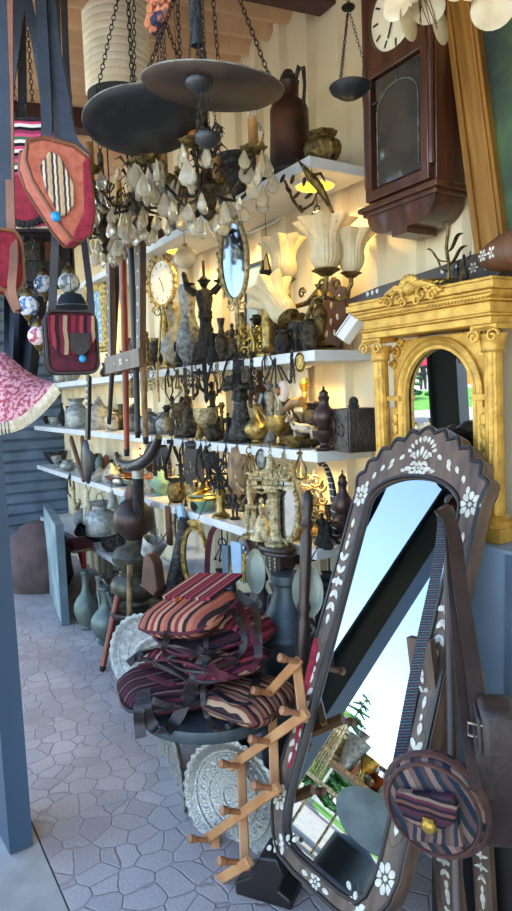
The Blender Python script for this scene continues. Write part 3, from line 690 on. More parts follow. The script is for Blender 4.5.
# scalloped crest, right half from shoulder to peak
lob=[(.290,1.225),(.262,1.285),(.215,1.333),(.160,1.372),(.100,1.402),(.036,1.425)]
cur=[]
for i in range(len(lob)-1):
    (x0,z0),(x1,z1)=lob[i],lob[i+1]
    for k in range(5):
        t=k/5; bx=x0+(x1-x0)*t; bz=z0+(z1-z0)*t; nx,nz=(z1-z0),-(x1-x0); L_=math.hypot(nx,nz); o_=.022*math.sin(PI*t); cur.append((bx+abs(nx)/L_*o_,bz+abs(nz)/L_*o_))
cur+= [(.036,1.425),(.024,1.438),(.0085,1.445)]
right_out=[(.10,0),(.195,.012),(.245,.05),(.285,.115),(.300,.18),(.290,.8)]+[(.284,1.20)]+cur
right_in=[(.10,.062),(.165,.07),(.19,.10),(.205,.15),(.210,.2),(.204,.8)]+[(.20,1.165)]
m_=len(cur); ia=[(.20*math.cos(rad(8+82*i/(m_-.6))),1.165+.098*math.sin(rad(8+82*i/(m_-.6)))) for i in range(m_)]
right_in+=ia
outer=sym(right_out); inner=sym(right_in)
b=MB(); b.loopband(outer,inner,-.024,.024)
b.mat(1); yf=-.0245
for sx in (-1,1):
    rosette(b,sx*.243,1.19,.042,yf,8)
    rosette(b,sx*.250,.165,.042,yf,8)
    for z in (1.09,.62): petal(b,sx*.245,z,0 if z<1 else 180,.035,.014,yf)
    for z in (1.04,.58): petal(b,sx*.246,z,0,.022,.01,yf)
    spray(b,sx*.246,.88,.26,.058,yf,0,7)
    spray(b,sx*.25,.42,.26,.06,yf,0,7)
    spray(b,sx*.185,.05,.13,.055,yf,sx*55,5)
    for i in range(6):   # row along the crest
        t=i/5.0; a=rad(28+62*t*.86); petal(b,sx*.255*math.cos(a)*1.0,1.13+.215*math.sin(a),math.degrees(a)*sx+(0 if sx>0 else 0)+(-20 if sx>0 else 20),.026,.015,yf)
    for i in range(5):
        a=rad(20+i*34/2); petal(b,sx*.058*math.cos(a),1.335+.062*math.sin(a),sx*(math.degrees(a)-90),.021,.013,yf)
    petal(b,sx*.13,1.30,sx*40,.03,.012,yf); petal(b,sx*.016,1.345,sx*-18,.03,.013,yf); petal(b,sx*.028,1.335,sx*-50,.024,.011,yf)
petal(b,0,1.355,0,.034,.015,yf)
rosette(b,0,1.297,.026,yf,8); 
for sx in (-1,1): petal(b,sx*.042,1.294,90,.036,.017,yf); petal(b,sx*.028,1.312,sx*60,.026,.014,yf); petal(b,sx*.028,1.28,sx*120,.026,.014,yf); petal(b,sx*.066,1.287,90+sx*8,.022,.012,yf)
rosette(b,0,.032,.026,yf,7)
for sx in (-1,1): petal(b,sx*.05,.03,90,.03,.014,yf)
b.build('frame',[M['wood_inlay'],M['bone']],bm_)
b=MB(); b.moulding(inner,[(.0,-.024),(.004,-.03),(.012,-.03),(.016,-.024)]); b.moulding(outer,[(-.002,-.024),(-.006,-.029),(-.014,-.029),(-.016,-.024)])
b.build('edging',M['wood_black'],bm_)
# thin scrolling wire inlay
b=MB()
for sx in (-1,1):
    for z0,z1 in ((.24,.55),(.66,1.12)):
        for ph in (0,PI):
            n=int((z1-z0)/.008); b.tube([(sx*.246+.030*math.sin((z1-z0)*38*i/n+ph),-.0248,z0+(z1-z0)*i/n) for i in range(n+1)],.0007,3)
b.build('wire_inlay',M['brass_old'],bm_)
b=MB(); b.prism([(x*1.02,z*1.0) for x,z in inner],-.012,.0); pn=b.build('pane',M['mirror'],bm_)
b=MB(); b.prism([(x*.97,.03+z*.965) for x,z in outer],.024,.034); b.build('backboard',M['wood_black'],bm_)
def refl(u,v,t):
    n=(MIRR.to_3x3()@Vector((0,-1,0))); o=MIRR@Vector((0,-.012,0)); r=ray(u,v); k=(o-CAM).dot(n)/r.dot(n); p=CAM+r*k; q=r-n*2*r.dot(n); q.normalize(); return p+q*t
# feet of the mirror
ft=thing('carved_block','black carved wooden block under the lower left of the big mirror','block',(PZ(266,890,0).x,PZ(266,890,0).y,0),rz=35)
b=MB(); b.prism([(-.08,0),(.10,0),(.10,.03),(.06,.05),(.08,.10),(.06,.15),(.0,.14),(-.03,.07),(-.08,.04)],-.05,.05); fb=b.build('block',M['wood_black'],ft,bev=.006)
b=MB(); rosette(b,.03,.075,.018,-.046,6); b.build('bone_flower',M['bone'],ft)
# ---- wall-side inlaid stand at the far right
def board(name,parent,x0,z0,x1,z1,w,y,mats,seed=0,flowers=True):
    L_=math.hypot(x1-x0,z1-z0); a=math.degrees(math.atan2(x1-x0,z1-z0))
    b=MB(); b.box((0,0,L_/2),(w,.022,L_)); b.mat(1)
    if flowers:
        z=.07
        while z<L_-.05: spray(b,0,z+.05,.15,w*.5,-.0115,0,6); z+=.16; petal(b,0,z-.02,0,.03,.014,-.0115); z+=.03
    return b.build(name,mats,parent,loc=(x0,y,z0),rot=(0,rad(a),0))
ptS=PY(455,905,-.42)
st=thing('folding_stand','dark folding stand of inlaid boards behind the round striped bag','stand',(ptS.x+.05,-.46,0),rz=8)
board('board',st,.02,0,-.09,.86,.075,-.03,[M['wood_inlay'],M['bone']])
board('board',st,.075,0,.03,.80,.05,.02,[M['wood_inlay'],M['bone']])
b=MB(); b.box((.0,.06,.2),(.24,.02,.4)); b.build('dark_panel',M['wood_black'],st)
# ---- turned pole which carries the bags
pb=PY(447,512,-.40); 
pole=thing('turned_pole','turned dark wooden pole with round knob standing before the arched mirror','pole',(0,0,0))
pbase=Vector((PY(462,860,-.80).x,-.80,0)); pole.location=pbase; dv=pb-pbase; zt=dv.length; pole.rotation_euler=dv.to_track_quat('Z','Y').to_euler()
prof=[(.045,0),(.045,.02),(.02,.03),(.014,.06),(.014,zt*.5),(.018,zt*.52),(.014,zt*.54),(.012,zt-.12),(.017,zt-.10),(.011,zt-.085),(.013,zt-.05),(.018,zt-.03),(.009,zt-.025),(.018,zt-.012),(.021,zt),(.016,zt+.014),(.004,zt+.02)]
MB().lathe(prof,14).build('shaft',M['wood_dark'],pole)
# ---- round striped bag
rbp=PY(436,803,-.74); rs_=mpp(rbp)
rz_=TOCAM(rbp)*.6
rb=thing('round_bag','round striped woven shoulder bag with brass clasp hanging before the mirror','bag',rbp,rz=rz_)
R_=51*rs_
b=MB()
b.lathe([(R_*.86,-.026),(R_*.97,-.02),(R_,0),(R_*.97,.02),(R_*.86,.026)],36,ax=(0,1,0)); 
b.build('body',M['kilim_round'],rb)
b=MB(); b.torus((0,-.026,0),R_*.90,.005,(0,1,0),36); b.torus((0,.026,0),R_*.90,.005,(0,1,0),36); b.torus((0,-.005,0),R_*.995,.009,(0,1,0),36,sx=1); b.build('piping',M['leather_red'],rb)
b=MB().at(T4(R=RY(-12))); fl=[(-R_*.56,R_*.14)]+arc(0,R_*.14,R_*.56,R_*.52,0,180,14)[1:-1]; 
pk=R_*.5
b.box((0,-.034,-R_*.16),(R_*1.05,.022,R_*.80)); pko=b.build('pocket',M['kilim_pocket'],rb,bev=.003)
b=MB().at(T4(R=RY(-12))); b.prism([(-R_*.62,R_*.26),(-R_*.56,R_*.44),(R_*.56,R_*.44),(R_*.62,R_*.26),(R_*.5,-R_*.05),(R_*.2,-R_*.24),(-R_*.2,-R_*.24),(-R_*.5,-R_*.05)],-.054,-.036); b.build('flap',M['kilim_dark'],pko,bev=.003)
b=MB(); b.lathe([(.001,-.064),(.012,-.062),(.016,-.056),(.017,-.046)],16,(R_*.02,0,-R_*.16),ax=(0,1,0)); b.box((R_*.02,-.055,-R_*.05),(.022,.01,.016)); b.build('clasp',M['brass_bright'],pko)
pegp=pb+Vector((0,-.022,-.02)); inv=Matrix.Translation(rbp)@Matrix.Rotation(rad(rz_),4,'Z'); inv=inv.inverted()
def strap(parent,inv,pts,w,t,side,m,name='strap'):
    b=MB(); P=[inv@Vector(p) for p in pts]; sd=inv.to_3x3()@Vector(side)
    # smooth
    Q=[]
    for i in range(len(P)-1):
        p0=P[max(i-1,0)];p1=P[i];p2=P[i+1];p3=P[min(i+2,len(P)-1)]
        for k in range(6):
            t_=k/6; Q.append(.5*((2*p1)+(-p0+p2)*t_+(2*p0-5*p1+4*p2-p3)*t_*t_+(-p0+3*p1-3*p2+p3)*t_**3))
    Q.append(P[-1]); b.ribbon(Q,w,t,sd); return b.build(name,m,parent)
sdv=RT
strap(rb,inv,[PY(391,800,-.745),PY(398,765,-.73),PY(420,650,-.60),PY(437,570,-.50),PY(443,520,-.435),pegp+Vector((0,0,.022))],.026,.004,sdv,M['kilim_strap'])
strap(rb,inv,[PY(476,790,-.72),PY(468,740,-.68),PY(458,650,-.585),PY(452,570,-.50),PY(449,522,-.43),pegp+Vector((.002,-.004,.026))],.024,.004,sdv,M['leather_deep'])
# ---- second bag at the right edge
b2=PY(494,772,-.62); sb2=mpp(b2); 
kb=thing('leather_bag','dark brown leather shoulder bag with silver buckle at the right of the round bag','bag',b2,rz=-38)
b=MB(); b.prism([(-.045,-.13),(-.025,-.145),(.035,-.145),(.055,-.12),(.06,.10),(.045,.15),(0,.17),(-.04,.15),(-.05,.05)],-.035,.035); b.build('body',M['leather_deep'],kb,bev=.012)
b=MB(); b.prism([(-.044,-.02),(.05,-.02),(.053,.09),(.04,.135),(0,.155),(-.036,.135),(-.046,.05)],-.043,-.034); b.build('flap',M['leather'],kb,bev=.003)
i2=(Matrix.Translation(b2)@Matrix.Rotation(rad(-38),4,'Z')).inverted()
strap(kb,i2,[PY(486,800,-.68),PY(482,740,-.67),PY(472,660,-.60),PY(461,590,-.53),PY(453,530,-.45),pegp+Vector((.004,-.008,.03))],.034,.005,sdv,M['leather_deep'])
b=MB(); bp_=i2@PY(479,731,-.675); b.at(Matrix.Translation(bp_)); 
rr_=[(-.022,-.013),(.022,-.013),(.022,.013),(-.022,.013)]; rd=Matrix.Rotation(rad(38+50),4,'Z')
b.X=Matrix.Translation(bp_)@Matrix.Rotation(rad(65),4,'Z')
b.tube([(x,0,z) for x,z in rr_],.003,6,closed=True); b.build('buckle',M['silver'],kb)
bp_=thing('shade_slab','added cabinet standing against the wall under the gold mirror','slab',(-1.30,-.14,0))  # added piece; its colour stands in for blue shade on the white wall
b=MB(); b.box((0,0,.53),(.86,.20,1.06)); b.build('box',M['wall_shade_blue'],bp_,bev=.004); b=MB(); b.box((.2,-.103,.53),(.02,.012,1.04)); b.box((-.3,-.103,.53),(.02,.012,1.04)); b.build('batten',M['shutter_paint'],bp_)
# ---- things on top of the gold mirror
ztop=1.803
lp=PY(436,288,-.17)
lb=thing('inlaid_bracket','long dark wooden bracket inlaid with bone dots lying on the gold mirror','bracket',(-1.46,-.06,ztop+.002),rz=0)
b=MB(); pl=[(-.46,0),(.2,0),(.22,.03),(.2,.085),(.12,.09),(-.05,.075),(-.3,.06),(-.46,.04)]; b.prism(pl,-.035,.05); b.mat(1)
for x,z in ((-.30,.045),(-.325,.043),(-.35,.041),(-.18,.055),(-.155,.056),(-.13,.058),(.0,.06),(.03,.062),(.06,.064)): petal(b,x,z,0,.018,.016,-.0355)
for x in (.12,.17): rosette(b,x,.05,.018,-.0355,6)
b.build('body',[M['wood_dark'],M['bone']],lb,bev=.004)
lt=PY(498,268,-.1)
lu=thing('lute_body','brown rounded lute with white flower inlay lying at the right edge','lute',(lt.x+.13,-.17,ztop+.06),rz=-12)
b=MB(); b.ell((0,0,0),(.17,.045,.055),20,10); b.build('bowl',M['wood_brown'],lu)
b=MB()
for x in (-.11,-.07): rosette(b,x,.0,.018,-.042+abs(x)*.05,6)
b.build('flower_inlay',M['bone'],lu)
# ---- everything seen in the mirrors: the yard in front of the stall
def ground(u,v,t):
    p=refl(u,v,t); return Vector((p.x,p.y,-.02))
tp=refl(372,822,2.2); qd=refl(372,822,3.2)-tp
td=thing('round_tray','large round pale grey metal tray leaning in the yard before the stall','tray',(tp.x,tp.y,-.02))
hz=tp.z+.02; nn=(Vector((-qd.x,-qd.y,0)).normalized()*.62+Vector((0,0,.78))).normalized()
Q4=nn.to_track_quat('Z','Y').to_matrix().to_4x4()
b=MB().at(Matrix.Translation((0,0,hz))@Q4); b.lathe([(.001,-.01),(.17,-.01),(.205,0),(.22,.012),(.225,.012),(.21,-.006),(.17,-.018),(.001,-.018)],36); b.build('dish',M['enamel_pale'],td)
b=MB(); b.lathe([(.15,.0),(.16,.03),(.14,max(.1,hz-.16)),(.04,max(.12,hz-.12))],20); b.build('drum_base',M['zinc_dark'],td)
def yard_table(u,v,t,h,w,d,label,seed):
    g=ground(u,v,t); dirn=(refl(u,v,t+1)-refl(u,v,t)); rz=math.degrees(math.atan2(dirn.x,-dirn.y))+180
    tb=thing('market_table',label,'table',g,rz=rz)
    MB().box((0,0,h),(w,d,.035)).build('table_top',M['wood_tan'],tb)
    for sx in (-1,1):
        for sy in (-1,1): MB().box((sx*(w/2-.04),sy*(d/2-.04),h/2-.01),(.04,.04,h-.02)).build('leg',M['wood_brown'],tb)
    return g,rz
ZT=max(.45,refl(335,766,4.6).z+.02)
tb,trz=yard_table(330,778,4.6,ZT,2.6,.9,'long wooden market table of metalware in the yard before the stall',1)
def ontab(i,x,y): 
    R=Matrix.Rotation(rad(trz),3,'Z'); q=R@Vector((x,y,0)); return tb+q+Vector((0,0,ZT+.0185))
yl=[('pot','silver_pot','big round silver pot on the yard table','silver',.26,.3,-1.05,0),('teapot','brass_teapot','brass teapot on the yard table','brass',.24,.26,-.7,.15),('bowl','copper_bowl','copper bowl on the yard table','copper',.14,.34,-.35,-.1),
('tallvase','pewter_vase','tall pewter vase on the yard table','pewter',.4,.2,-.05,.2),('pot','tin_pot','dull tin pot on the yard table','tin',.24,.3,.25,-.12),('ewer','brass_ewer','slim brass ewer on the yard table','brass_bright',.42,.2,.55,.12),('teapot','silver_teapot','silver teapot on the yard table','silver',.24,.28,.85,-.1),('bowl','white_bowl','white enamel bowl on the yard table','white_enamel',.14,.3,1.1,.15)]
for k,nm,lab,mm,H,W,x,y in yl: vessel(nm,lab,k if k in('pot','bowl','teapot','ewer') else 'vase',ontab(0,x,y),H,W,k,M[mm],handle=(.3,.75,.5) if k in('teapot','ewer') else None)
rnd=random.Random(12)
kinds=[('pot','silver'),('teapot','brass'),('bowl','tin'),('tallvase','brass_pale'),('jar','pewter'),('ewer','silver'),('goblet','brass_bright'),('can','tin'),('lantern','brass_pale'),('bell','copper')]
for i in range(30):
    kd,m=kinds[i%10]; x=-1.2+2.4*((i*7)%30)/29; y=-.34 if i<10 else (.33 if i<20 else .02*(i%3)-.22); H=rnd.uniform(.16,.34)
    vessel('metal_vessel','metal vessel standing among the others on the crowded yard table',kd if kd in ('pot','bowl','jar') else 'vessel',ontab(0,x,y),H,H*.8,kd,M[m],group='metal vessels crowded on the yard table',n=14)
def chair(g,rz,label):
    c=thing('garden_chair',label,'chair',g,rz=rz,group='brass chairs in the yard')
    MB().box((0,0,.45),(.42,.42,.03)).build('seat',M['brass_pale'],c)
    for sx in (-1,1):
        for sy in (-1,1): MB().tube([(sx*.18,sy*.18,0),(sx*.19,sy*.19,.44)],.012,6).build('leg',M['brass_pale'],c)
    b=MB(); b.tube([(-.19,.19,.45),(-.19,.22,.8)]+[(x,.22,z) for x,z in arc(0,.8,.19,.16,180,0,10)]+[(.19,.19,.45)],.012,6)
    for i in range(4): b.tube([(-.12+i*.08,.2,.46),(-.12+i*.08,.22,.92)],.006,5)
    b.build('backrest',M['brass_pale'],c); return c
chair(ground(326,800,3.6),30,'ornate brass garden chair standing before the yard table')
PT=refl(352,737,15); pg=Vector((PT.x,PT.y,-.02)); PH=(PT.z+.02)/2.46

pr_=thing('parasol','big red parasol shading the yard','parasol',pg)
MB().cyl((0,0,0),(0,0,2.4*PH),.03,n=8).build('pole',M['plastic_white'],pr_)
b=MB(); b.lathe([(1.25,2.0*PH),(1.24,2.05*PH),(.8,2.24*PH),(.1,2.42*PH),(.02,2.46*PH)],8,cap0=False); b.build('canopy',M['parasol_red'],pr_,smooth=False)
MB().lathe([(.3,0),(.3,.05),(.05,.08),(.05,.2)],12).build('base',M['concrete'],pr_)
def conifer(g,H,R,label,m,seed):
    rnd=random.Random(seed); t=thing('conifer',label,'tree',g)
    MB().cyl((0,0,0),(0,0,H),H*.022,.01,8).build('trunk',M['wood_brown'],t)
    b=MB(); lv=int(H*3.2)
    for i in range(lv):
        z=H*(.12+.88*i/lv); r=R*(1-i/lv)**.8+.06; n=max(5,int(11*r/R)+4)
        for j in range(n):
            a=2*PI*(j+rnd.random())/n; q=r*rnd.uniform(.75,1.1); tip=Vector((math.cos(a)*q,math.sin(a)*q,z-q*.18+rnd.uniform(-.1,.1))); 
            for k in range(4):
                f_=.3+.22*k; c=Vector((0,0,z)).lerp(tip,f_); w=.16*q*(1.1-f_*.6)+.03; side=Vector((-math.sin(a),math.cos(a),0))
                b.ell(c,(w,w*.9,w*.5),6,4)
    b.build('foliage',m,t,smooth=False)
CT=refl(371,692,26); conifer(Vector((CT.x,CT.y,-.02)),CT.z+.02,1.6,'tall conifer rising behind the red parasol',M['foliage'],3)
def bush(g,H,R,label,m,seed,name='tree',cat='tree'):
    rnd=random.Random(seed); t=thing(name,label,cat,g)
    MB().cyl((0,0,0),(0,0,H*.6),H*.03,H*.015,8).build('trunk',M['wood_brown'],t)
    b=MB()
    for i in range(90):
        a=rnd.uniform(0,2*PI); q=R*math.sqrt(rnd.random()); z=H*(.35+.6*rnd.random())*(1-.25*(q/R)**2); w=R*rnd.uniform(.14,.3)
        b.ell((math.cos(a)*q,math.sin(a)*q,z),(w,w,w*.8),7,5)
    b.build('crown',m,t,smooth=False)
bush(ground(312,727,19),2.9,1.1,'bright green leafy tree left of the conifer',M['foliage_light'],5)
bush(ground(322,735,34),3.2,1.8,'low dark tree left of the conifer',M['foliage'],6)
# lawn, passer-by and far trees for the arched mirror
def refl2(u,v,dist):
    p=PY(u,v,-.1); r=ray(u,v).normalized(); n=Vector((math.sin(rad(2.4)),-math.cos(rad(2.4)),-math.sin(rad(1.6)))).normalized(); q=r-n*2*r.dot(n)
    return p+Vector((q.x,q.y,0)).normalized()*dist
a_=refl2(422,400,20); c_=refl2(422,400,34); dn=(c_-a_).normalized(); sd_=Vector((-dn.y,dn.x,0))
b=MB(); 
b.rings([[ (q+sd_*k*9)+Vector((0,0,z-q.z)) for k,z in ((-1,-.1),(1,-.1),(1,.0),(-1,.0))] for q in (a_,c_)]); lw=struct('lawn',b,M['lawn'],smooth=False)
wp=refl2(424,380,36); wp.z=-.02
pn_=thing('person','person in a black suit walking away across the lawn','person',wp,rz=TOCAM(wp))
b=MB(); figure(b,1.75,0,'down',thin=1.15); b.build('body',M['ink'],pn_)
b=MB(); b.ell((0,-.0175,1.75*.92),(.10,.115,.14),10,8); b.build('head',M['skin'],pn_)
for i,(u,d,H,R,lab,mm) in enumerate(((398,75,6,4,'leafy tree beyond the lawn behind the walker','foliage_light'),(425,90,7,4,'dark tree beyond the lawn','foliage'),(478,80,6,4,'leafy tree at the far right of the yard','foliage'))):
    g=refl2(u,370,d); g.z=-.02; bush(g,H,R,lab,M[mm],20+i)
g=refl2(473,360,24); g.z=-.02
sg=thing('notice_board','orange notice board standing in the yard','sign',g,rz=TOCAM(g))
MB().box((0,0,1.2),(.7,.04,1.2)).build('panel',M['orange_cup'],sg); 
for s in (-1,1): MB().box((s*.3,0,.35),(.05,.05,.7)).build('leg',M['iron'],sg)
# ================================================================== hanging things overhead
FH=Vector((FW.x,FW.y,0)).normalized()
def ceil_z(p): return 3.12+.1*p.y-.002
def pan(label,name,u,v,d,wpx,t,m,chains,depth_=.10,roll=0,cat='scale pan'):
    c=PD(u,v,d); R=wpx/2*d/FPX
    n=(Vector((0,0,1))*math.cos(rad(t))+FH*math.sin(rad(t))+RT*roll).normalized()
    q=n.to_track_quat('Z','Y'); root=thing(name,label,cat,c,rot=q.to_euler())
    b=MB(); b.lathe([(.001,-.016*R/.18),(R*.5,-.015*R/.18),(R*.85,-.009*R/.18),(R*.985,.006),(R,.012),(R*.985,.014),(R*.96,.008),(R*.84,-.004*R/.18),(R*.5,-.011*R/.18),(.001,-.012*R/.18)],48); b.build('dish',m,root)
    b=MB(); b.torus((0,0,.013),R*.995,.0022,(0,0,1),56,6); b.build('rim',M['tin_dull'],root)
    inv=(Matrix.Translation(c)@q.to_matrix().to_4x4()).inverted()
    hub=c+Vector((0,0,depth_)); top=Vector((hub.x,hub.y,max(hub.z+.05,ceil_z(hub))))
    for a in chains:
        P=Matrix.Translation(c)@q.to_matrix().to_4x4()@Vector((R*.95*math.cos(rad(a)),R*.95*math.sin(rad(a)),.012))
        b=MB(); b.chain([inv@P,inv@hub],L=.020,r=.0016); b.build('chain',M['iron'],root)
    b=MB(); b.chain([inv@hub,inv@top],L=.03,r=.0022); b.torus(inv@hub,.012,.003,(0,1,0),12,5); b.build('hook_chain',M['iron'],root)
    return root
pan('wide black iron scale pan hanging under the white paper lantern','scale_pan',143,126,1.95,118,10,M['pan_black'],(150,30,270),depth_=.55,roll=-.06)
pan('wide brown rusty scale pan hanging beside the black pan','scale_pan',213,91,1.75,142,-8,M['pan_brown'],(170,50,290),depth_=.45,roll=.10)
def bob(u,v,w,h,d,label):
    c=PD(u,v,d); s=d/FPX; t=thing('scale_pan',label,'scale pan',c,group='small iron scale pans')
    b=MB(); b.lathe([(.001,-h*s/2),(w*s*.25,-h*s*.42),(w*s*.45,-h*s*.1),(w*s*.5,h*s*.12),(w*s*.47,h*s*.3),(w*s*.2,h*s*.4),(.001,h*s*.42)],20); b.build('dish',M['pan_black'],t)
    top=max(.2,ceil_z(c)-c.z)
    for k in range(3):
        a=2*PI*k/3+.4; b=MB(); b.chain([(math.cos(a)*w*s*.45,math.sin(a)*w*s*.45,h*s*.12),(0,0,.22)],L=.012,r=.001); b.build('chain',M['iron_worn'],t)
    b=MB(); b.chain([(0,0,.22),(0,0,top)],L=.014,r=.0012); b.build('hook_chain',M['iron_worn'],t)
bob(199,85,28,15,1.62,'small black iron scale pan hanging in front of the brown rusty pan')
bob(208,140,27,16,1.62,'small black iron scale pan hanging lowest in front of the chandelier')
# balance on the right
c=PD(350,90,2.05); s=2.05/FPX
t=thing('balance_scale','small hanging balance with round black pan before the wall clock','balance',c)
b=MB(); b.lathe([(.001,-9*s),(10*s,-7*s),(19*s,-1*s),(21*s,3*s),(20*s,4*s),(16*s,-1*s),(.001,-6*s)],24); b.build('pan',M['pan_black'],t)
hub=Vector((0,0,78*s))
for k in range(3):
    a=2*PI*k/3+.9; b=MB(); b.chain([(math.cos(a)*20*s,math.sin(a)*20*s,3*s),hub],L=.014,r=.0011); b.build('chain',M['iron_worn'],t)
b=MB(); b.lathe([(.001,-.006),(.02,-.004),(.022,0),(.02,.004),(.001,.006)],14,hub); b.build('hub',M['iron'],t)
b=MB(); b.chain([hub,(0,0,ceil_z(c)-c.z)],L=.02,r=.0016); b.build('hook_chain',M['iron'],t)
# paper lantern
c=PD(120,107,2.62); s=2.62/FPX; top=PD(114,-30,2.62).z-c.z
t=thing('paper_lantern','tall pleated cream paper lantern hanging behind the black scale pan','lantern',c)
pr=[]; n=18
for i in range(n+1):
    z=10*s+(top-10*s)*i/n; pr.append((31*s*(1+.0*i),z)); 
    if i<n: pr.append((32.8*s,z+(top-10*s)/n*.3)); pr.append((32.8*s,z+(top-10*s)/n*.7))
b=MB(); b.lathe(pr,28); b.build('body',M['paper'],t,ang=25)
b=MB(); b.lathe([(30*s,0),(31*s,0),(31.5*s,11*s),(30*s,11*s)],28); b.build('base_ring',M['pan_black'],t)
b=MB(); b.cyl((0,0,top),(0,0,ceil_z(c)-c.z),.004,n=6); b.build('cord',M['iron'],t)
# wrapped rod and fuzzy tassel
c=PD(197,48,1.7); s=1.7/FPX; t=thing('wrapped_handle','dark cloth wrapped rod hanging above the brown scale pan','rod',c)
b=MB(); pr=[(.001,0)]
for i in range(26): pr.append((6.3*s+(.0012 if i%2 else 0),2*s+i*2.6*s))
b.lathe(pr,10); b.build('rod',M['leather_blue'],t)
b=MB(); b.chain([(0,0,-30*s),(0,0,0)],L=.018,r=.0016); b.build('hook_chain',M['iron'],t)
b=MB(); b.cyl((0,0,66*s),(0,0,ceil_z(c)-c.z),.005,n=6); b.build('cord',M['iron'],t)
c=PD(160,24,1.85); s=1.85/FPX; t=thing('woven_tassel','shaggy orange and navy woven hanging with two chains below','tassel',c)
b=MB(); 
for i in range(60):
    x=random.uniform(-17,17)*s; y=random.uniform(-6,6)*s; z=random.uniform(0,40)*s; b.ell((x,y,z),(4.5*s,4.5*s,6*s),6,4)
b.build('shag',M['fuzz'],t)
for x in (-9,0,8): b=MB(); b.chain([(x*s,0,0),(x*s,0,-40*s)],L=.016,r=.0013); b.build('chain',M['iron_worn'],t)
b=MB(); b.cyl((0,0,38*s),(0,0,ceil_z(c)-c.z),.005,n=6); b.build('cord',M['iron'],t)
c=PD(180,62,1.72); s=1.72/FPX; t=thing('hook_cluster','bunch of rusty iron hooks and rings hanging left of the wrapped rod','hook',c)
b=MB(); b.torus((0,0,-6*s),7*s,1.1*s,(0,1,0),14,5); b.build('ring',M['iron_worn'],t)
for a in (-20,25): b=MB(); b.tube([(0,0,0),(a*.18*s,0,-14*s),(a*.4*s,0,-22*s),(a*.7*s,0,-18*s)],1*s,5); b.build('hook',M['iron_worn'],t)
b=MB(); b.chain([(0,0,0),(0,0,ceil_z(c)-c.z)],L=.02,r=.0016); b.build('hook_chain',M['iron'],t)
# ---- shell chandelier, top right
c=PD(432,-20,1.55); s=1.55/FPX
t=thing('shell_chandelier','chandelier of round cream shell discs at the top before the wall clock','chandelier',c,rz=TOCAM(c))
b=MB(); b.torus((0,0,0),34*s,1.6*s,(0,0,1),20,6); b.cyl((0,0,0),(0,0,ceil_z(c)-c.z),.004,n=6)
for k in range(4): b.tube([(34*s*math.cos(k*PI/2),34*s*math.sin(k*PI/2),0),(0,0,20*s)],1*s,5)
for i in range(7): b.tube([(random.uniform(-14,-2)*s,-22*s,0),(random.uniform(-20,2)*s,-24*s,-20*s),(random.uniform(-16,6)*s,-22*s,-38*s-random.random()*20*s)],.5*s,4)
b.build('ring_frame',M['iron'],t)
for i,(u,v,w,h) in enumerate(((398,8,25,30),(409,22,12,34),(428,6,22,34),(440,22,13,34),(452,2,22,26),(466,0,20,24),(489,18,42,42),(476,-8,26,26),(412,-6,24,30),(447,-12,30,30),(500,-12,30,30))):
    b=MB(); rot=RZ((i*37)%50-25 if w>18 else 62)
    x=(u-432)*s; z=-(v+20)*s; y=(-20+ (i%4)*9)*s
    b.lathe([(.001,-.6*s*2),(h*.35*s,-1.0*s),(h*.5*s,0),(h*.35*s,1.0*s),(.001,1.4*s)],20,(x,y,z),ax=tuple(rot@Vector((0,1,0)))); 
    b.tube([(x,y,z+h*.48*s),(x*.9,y*.9,0)],.35*s,4); b.build('shell_disc',M['shell'],t)
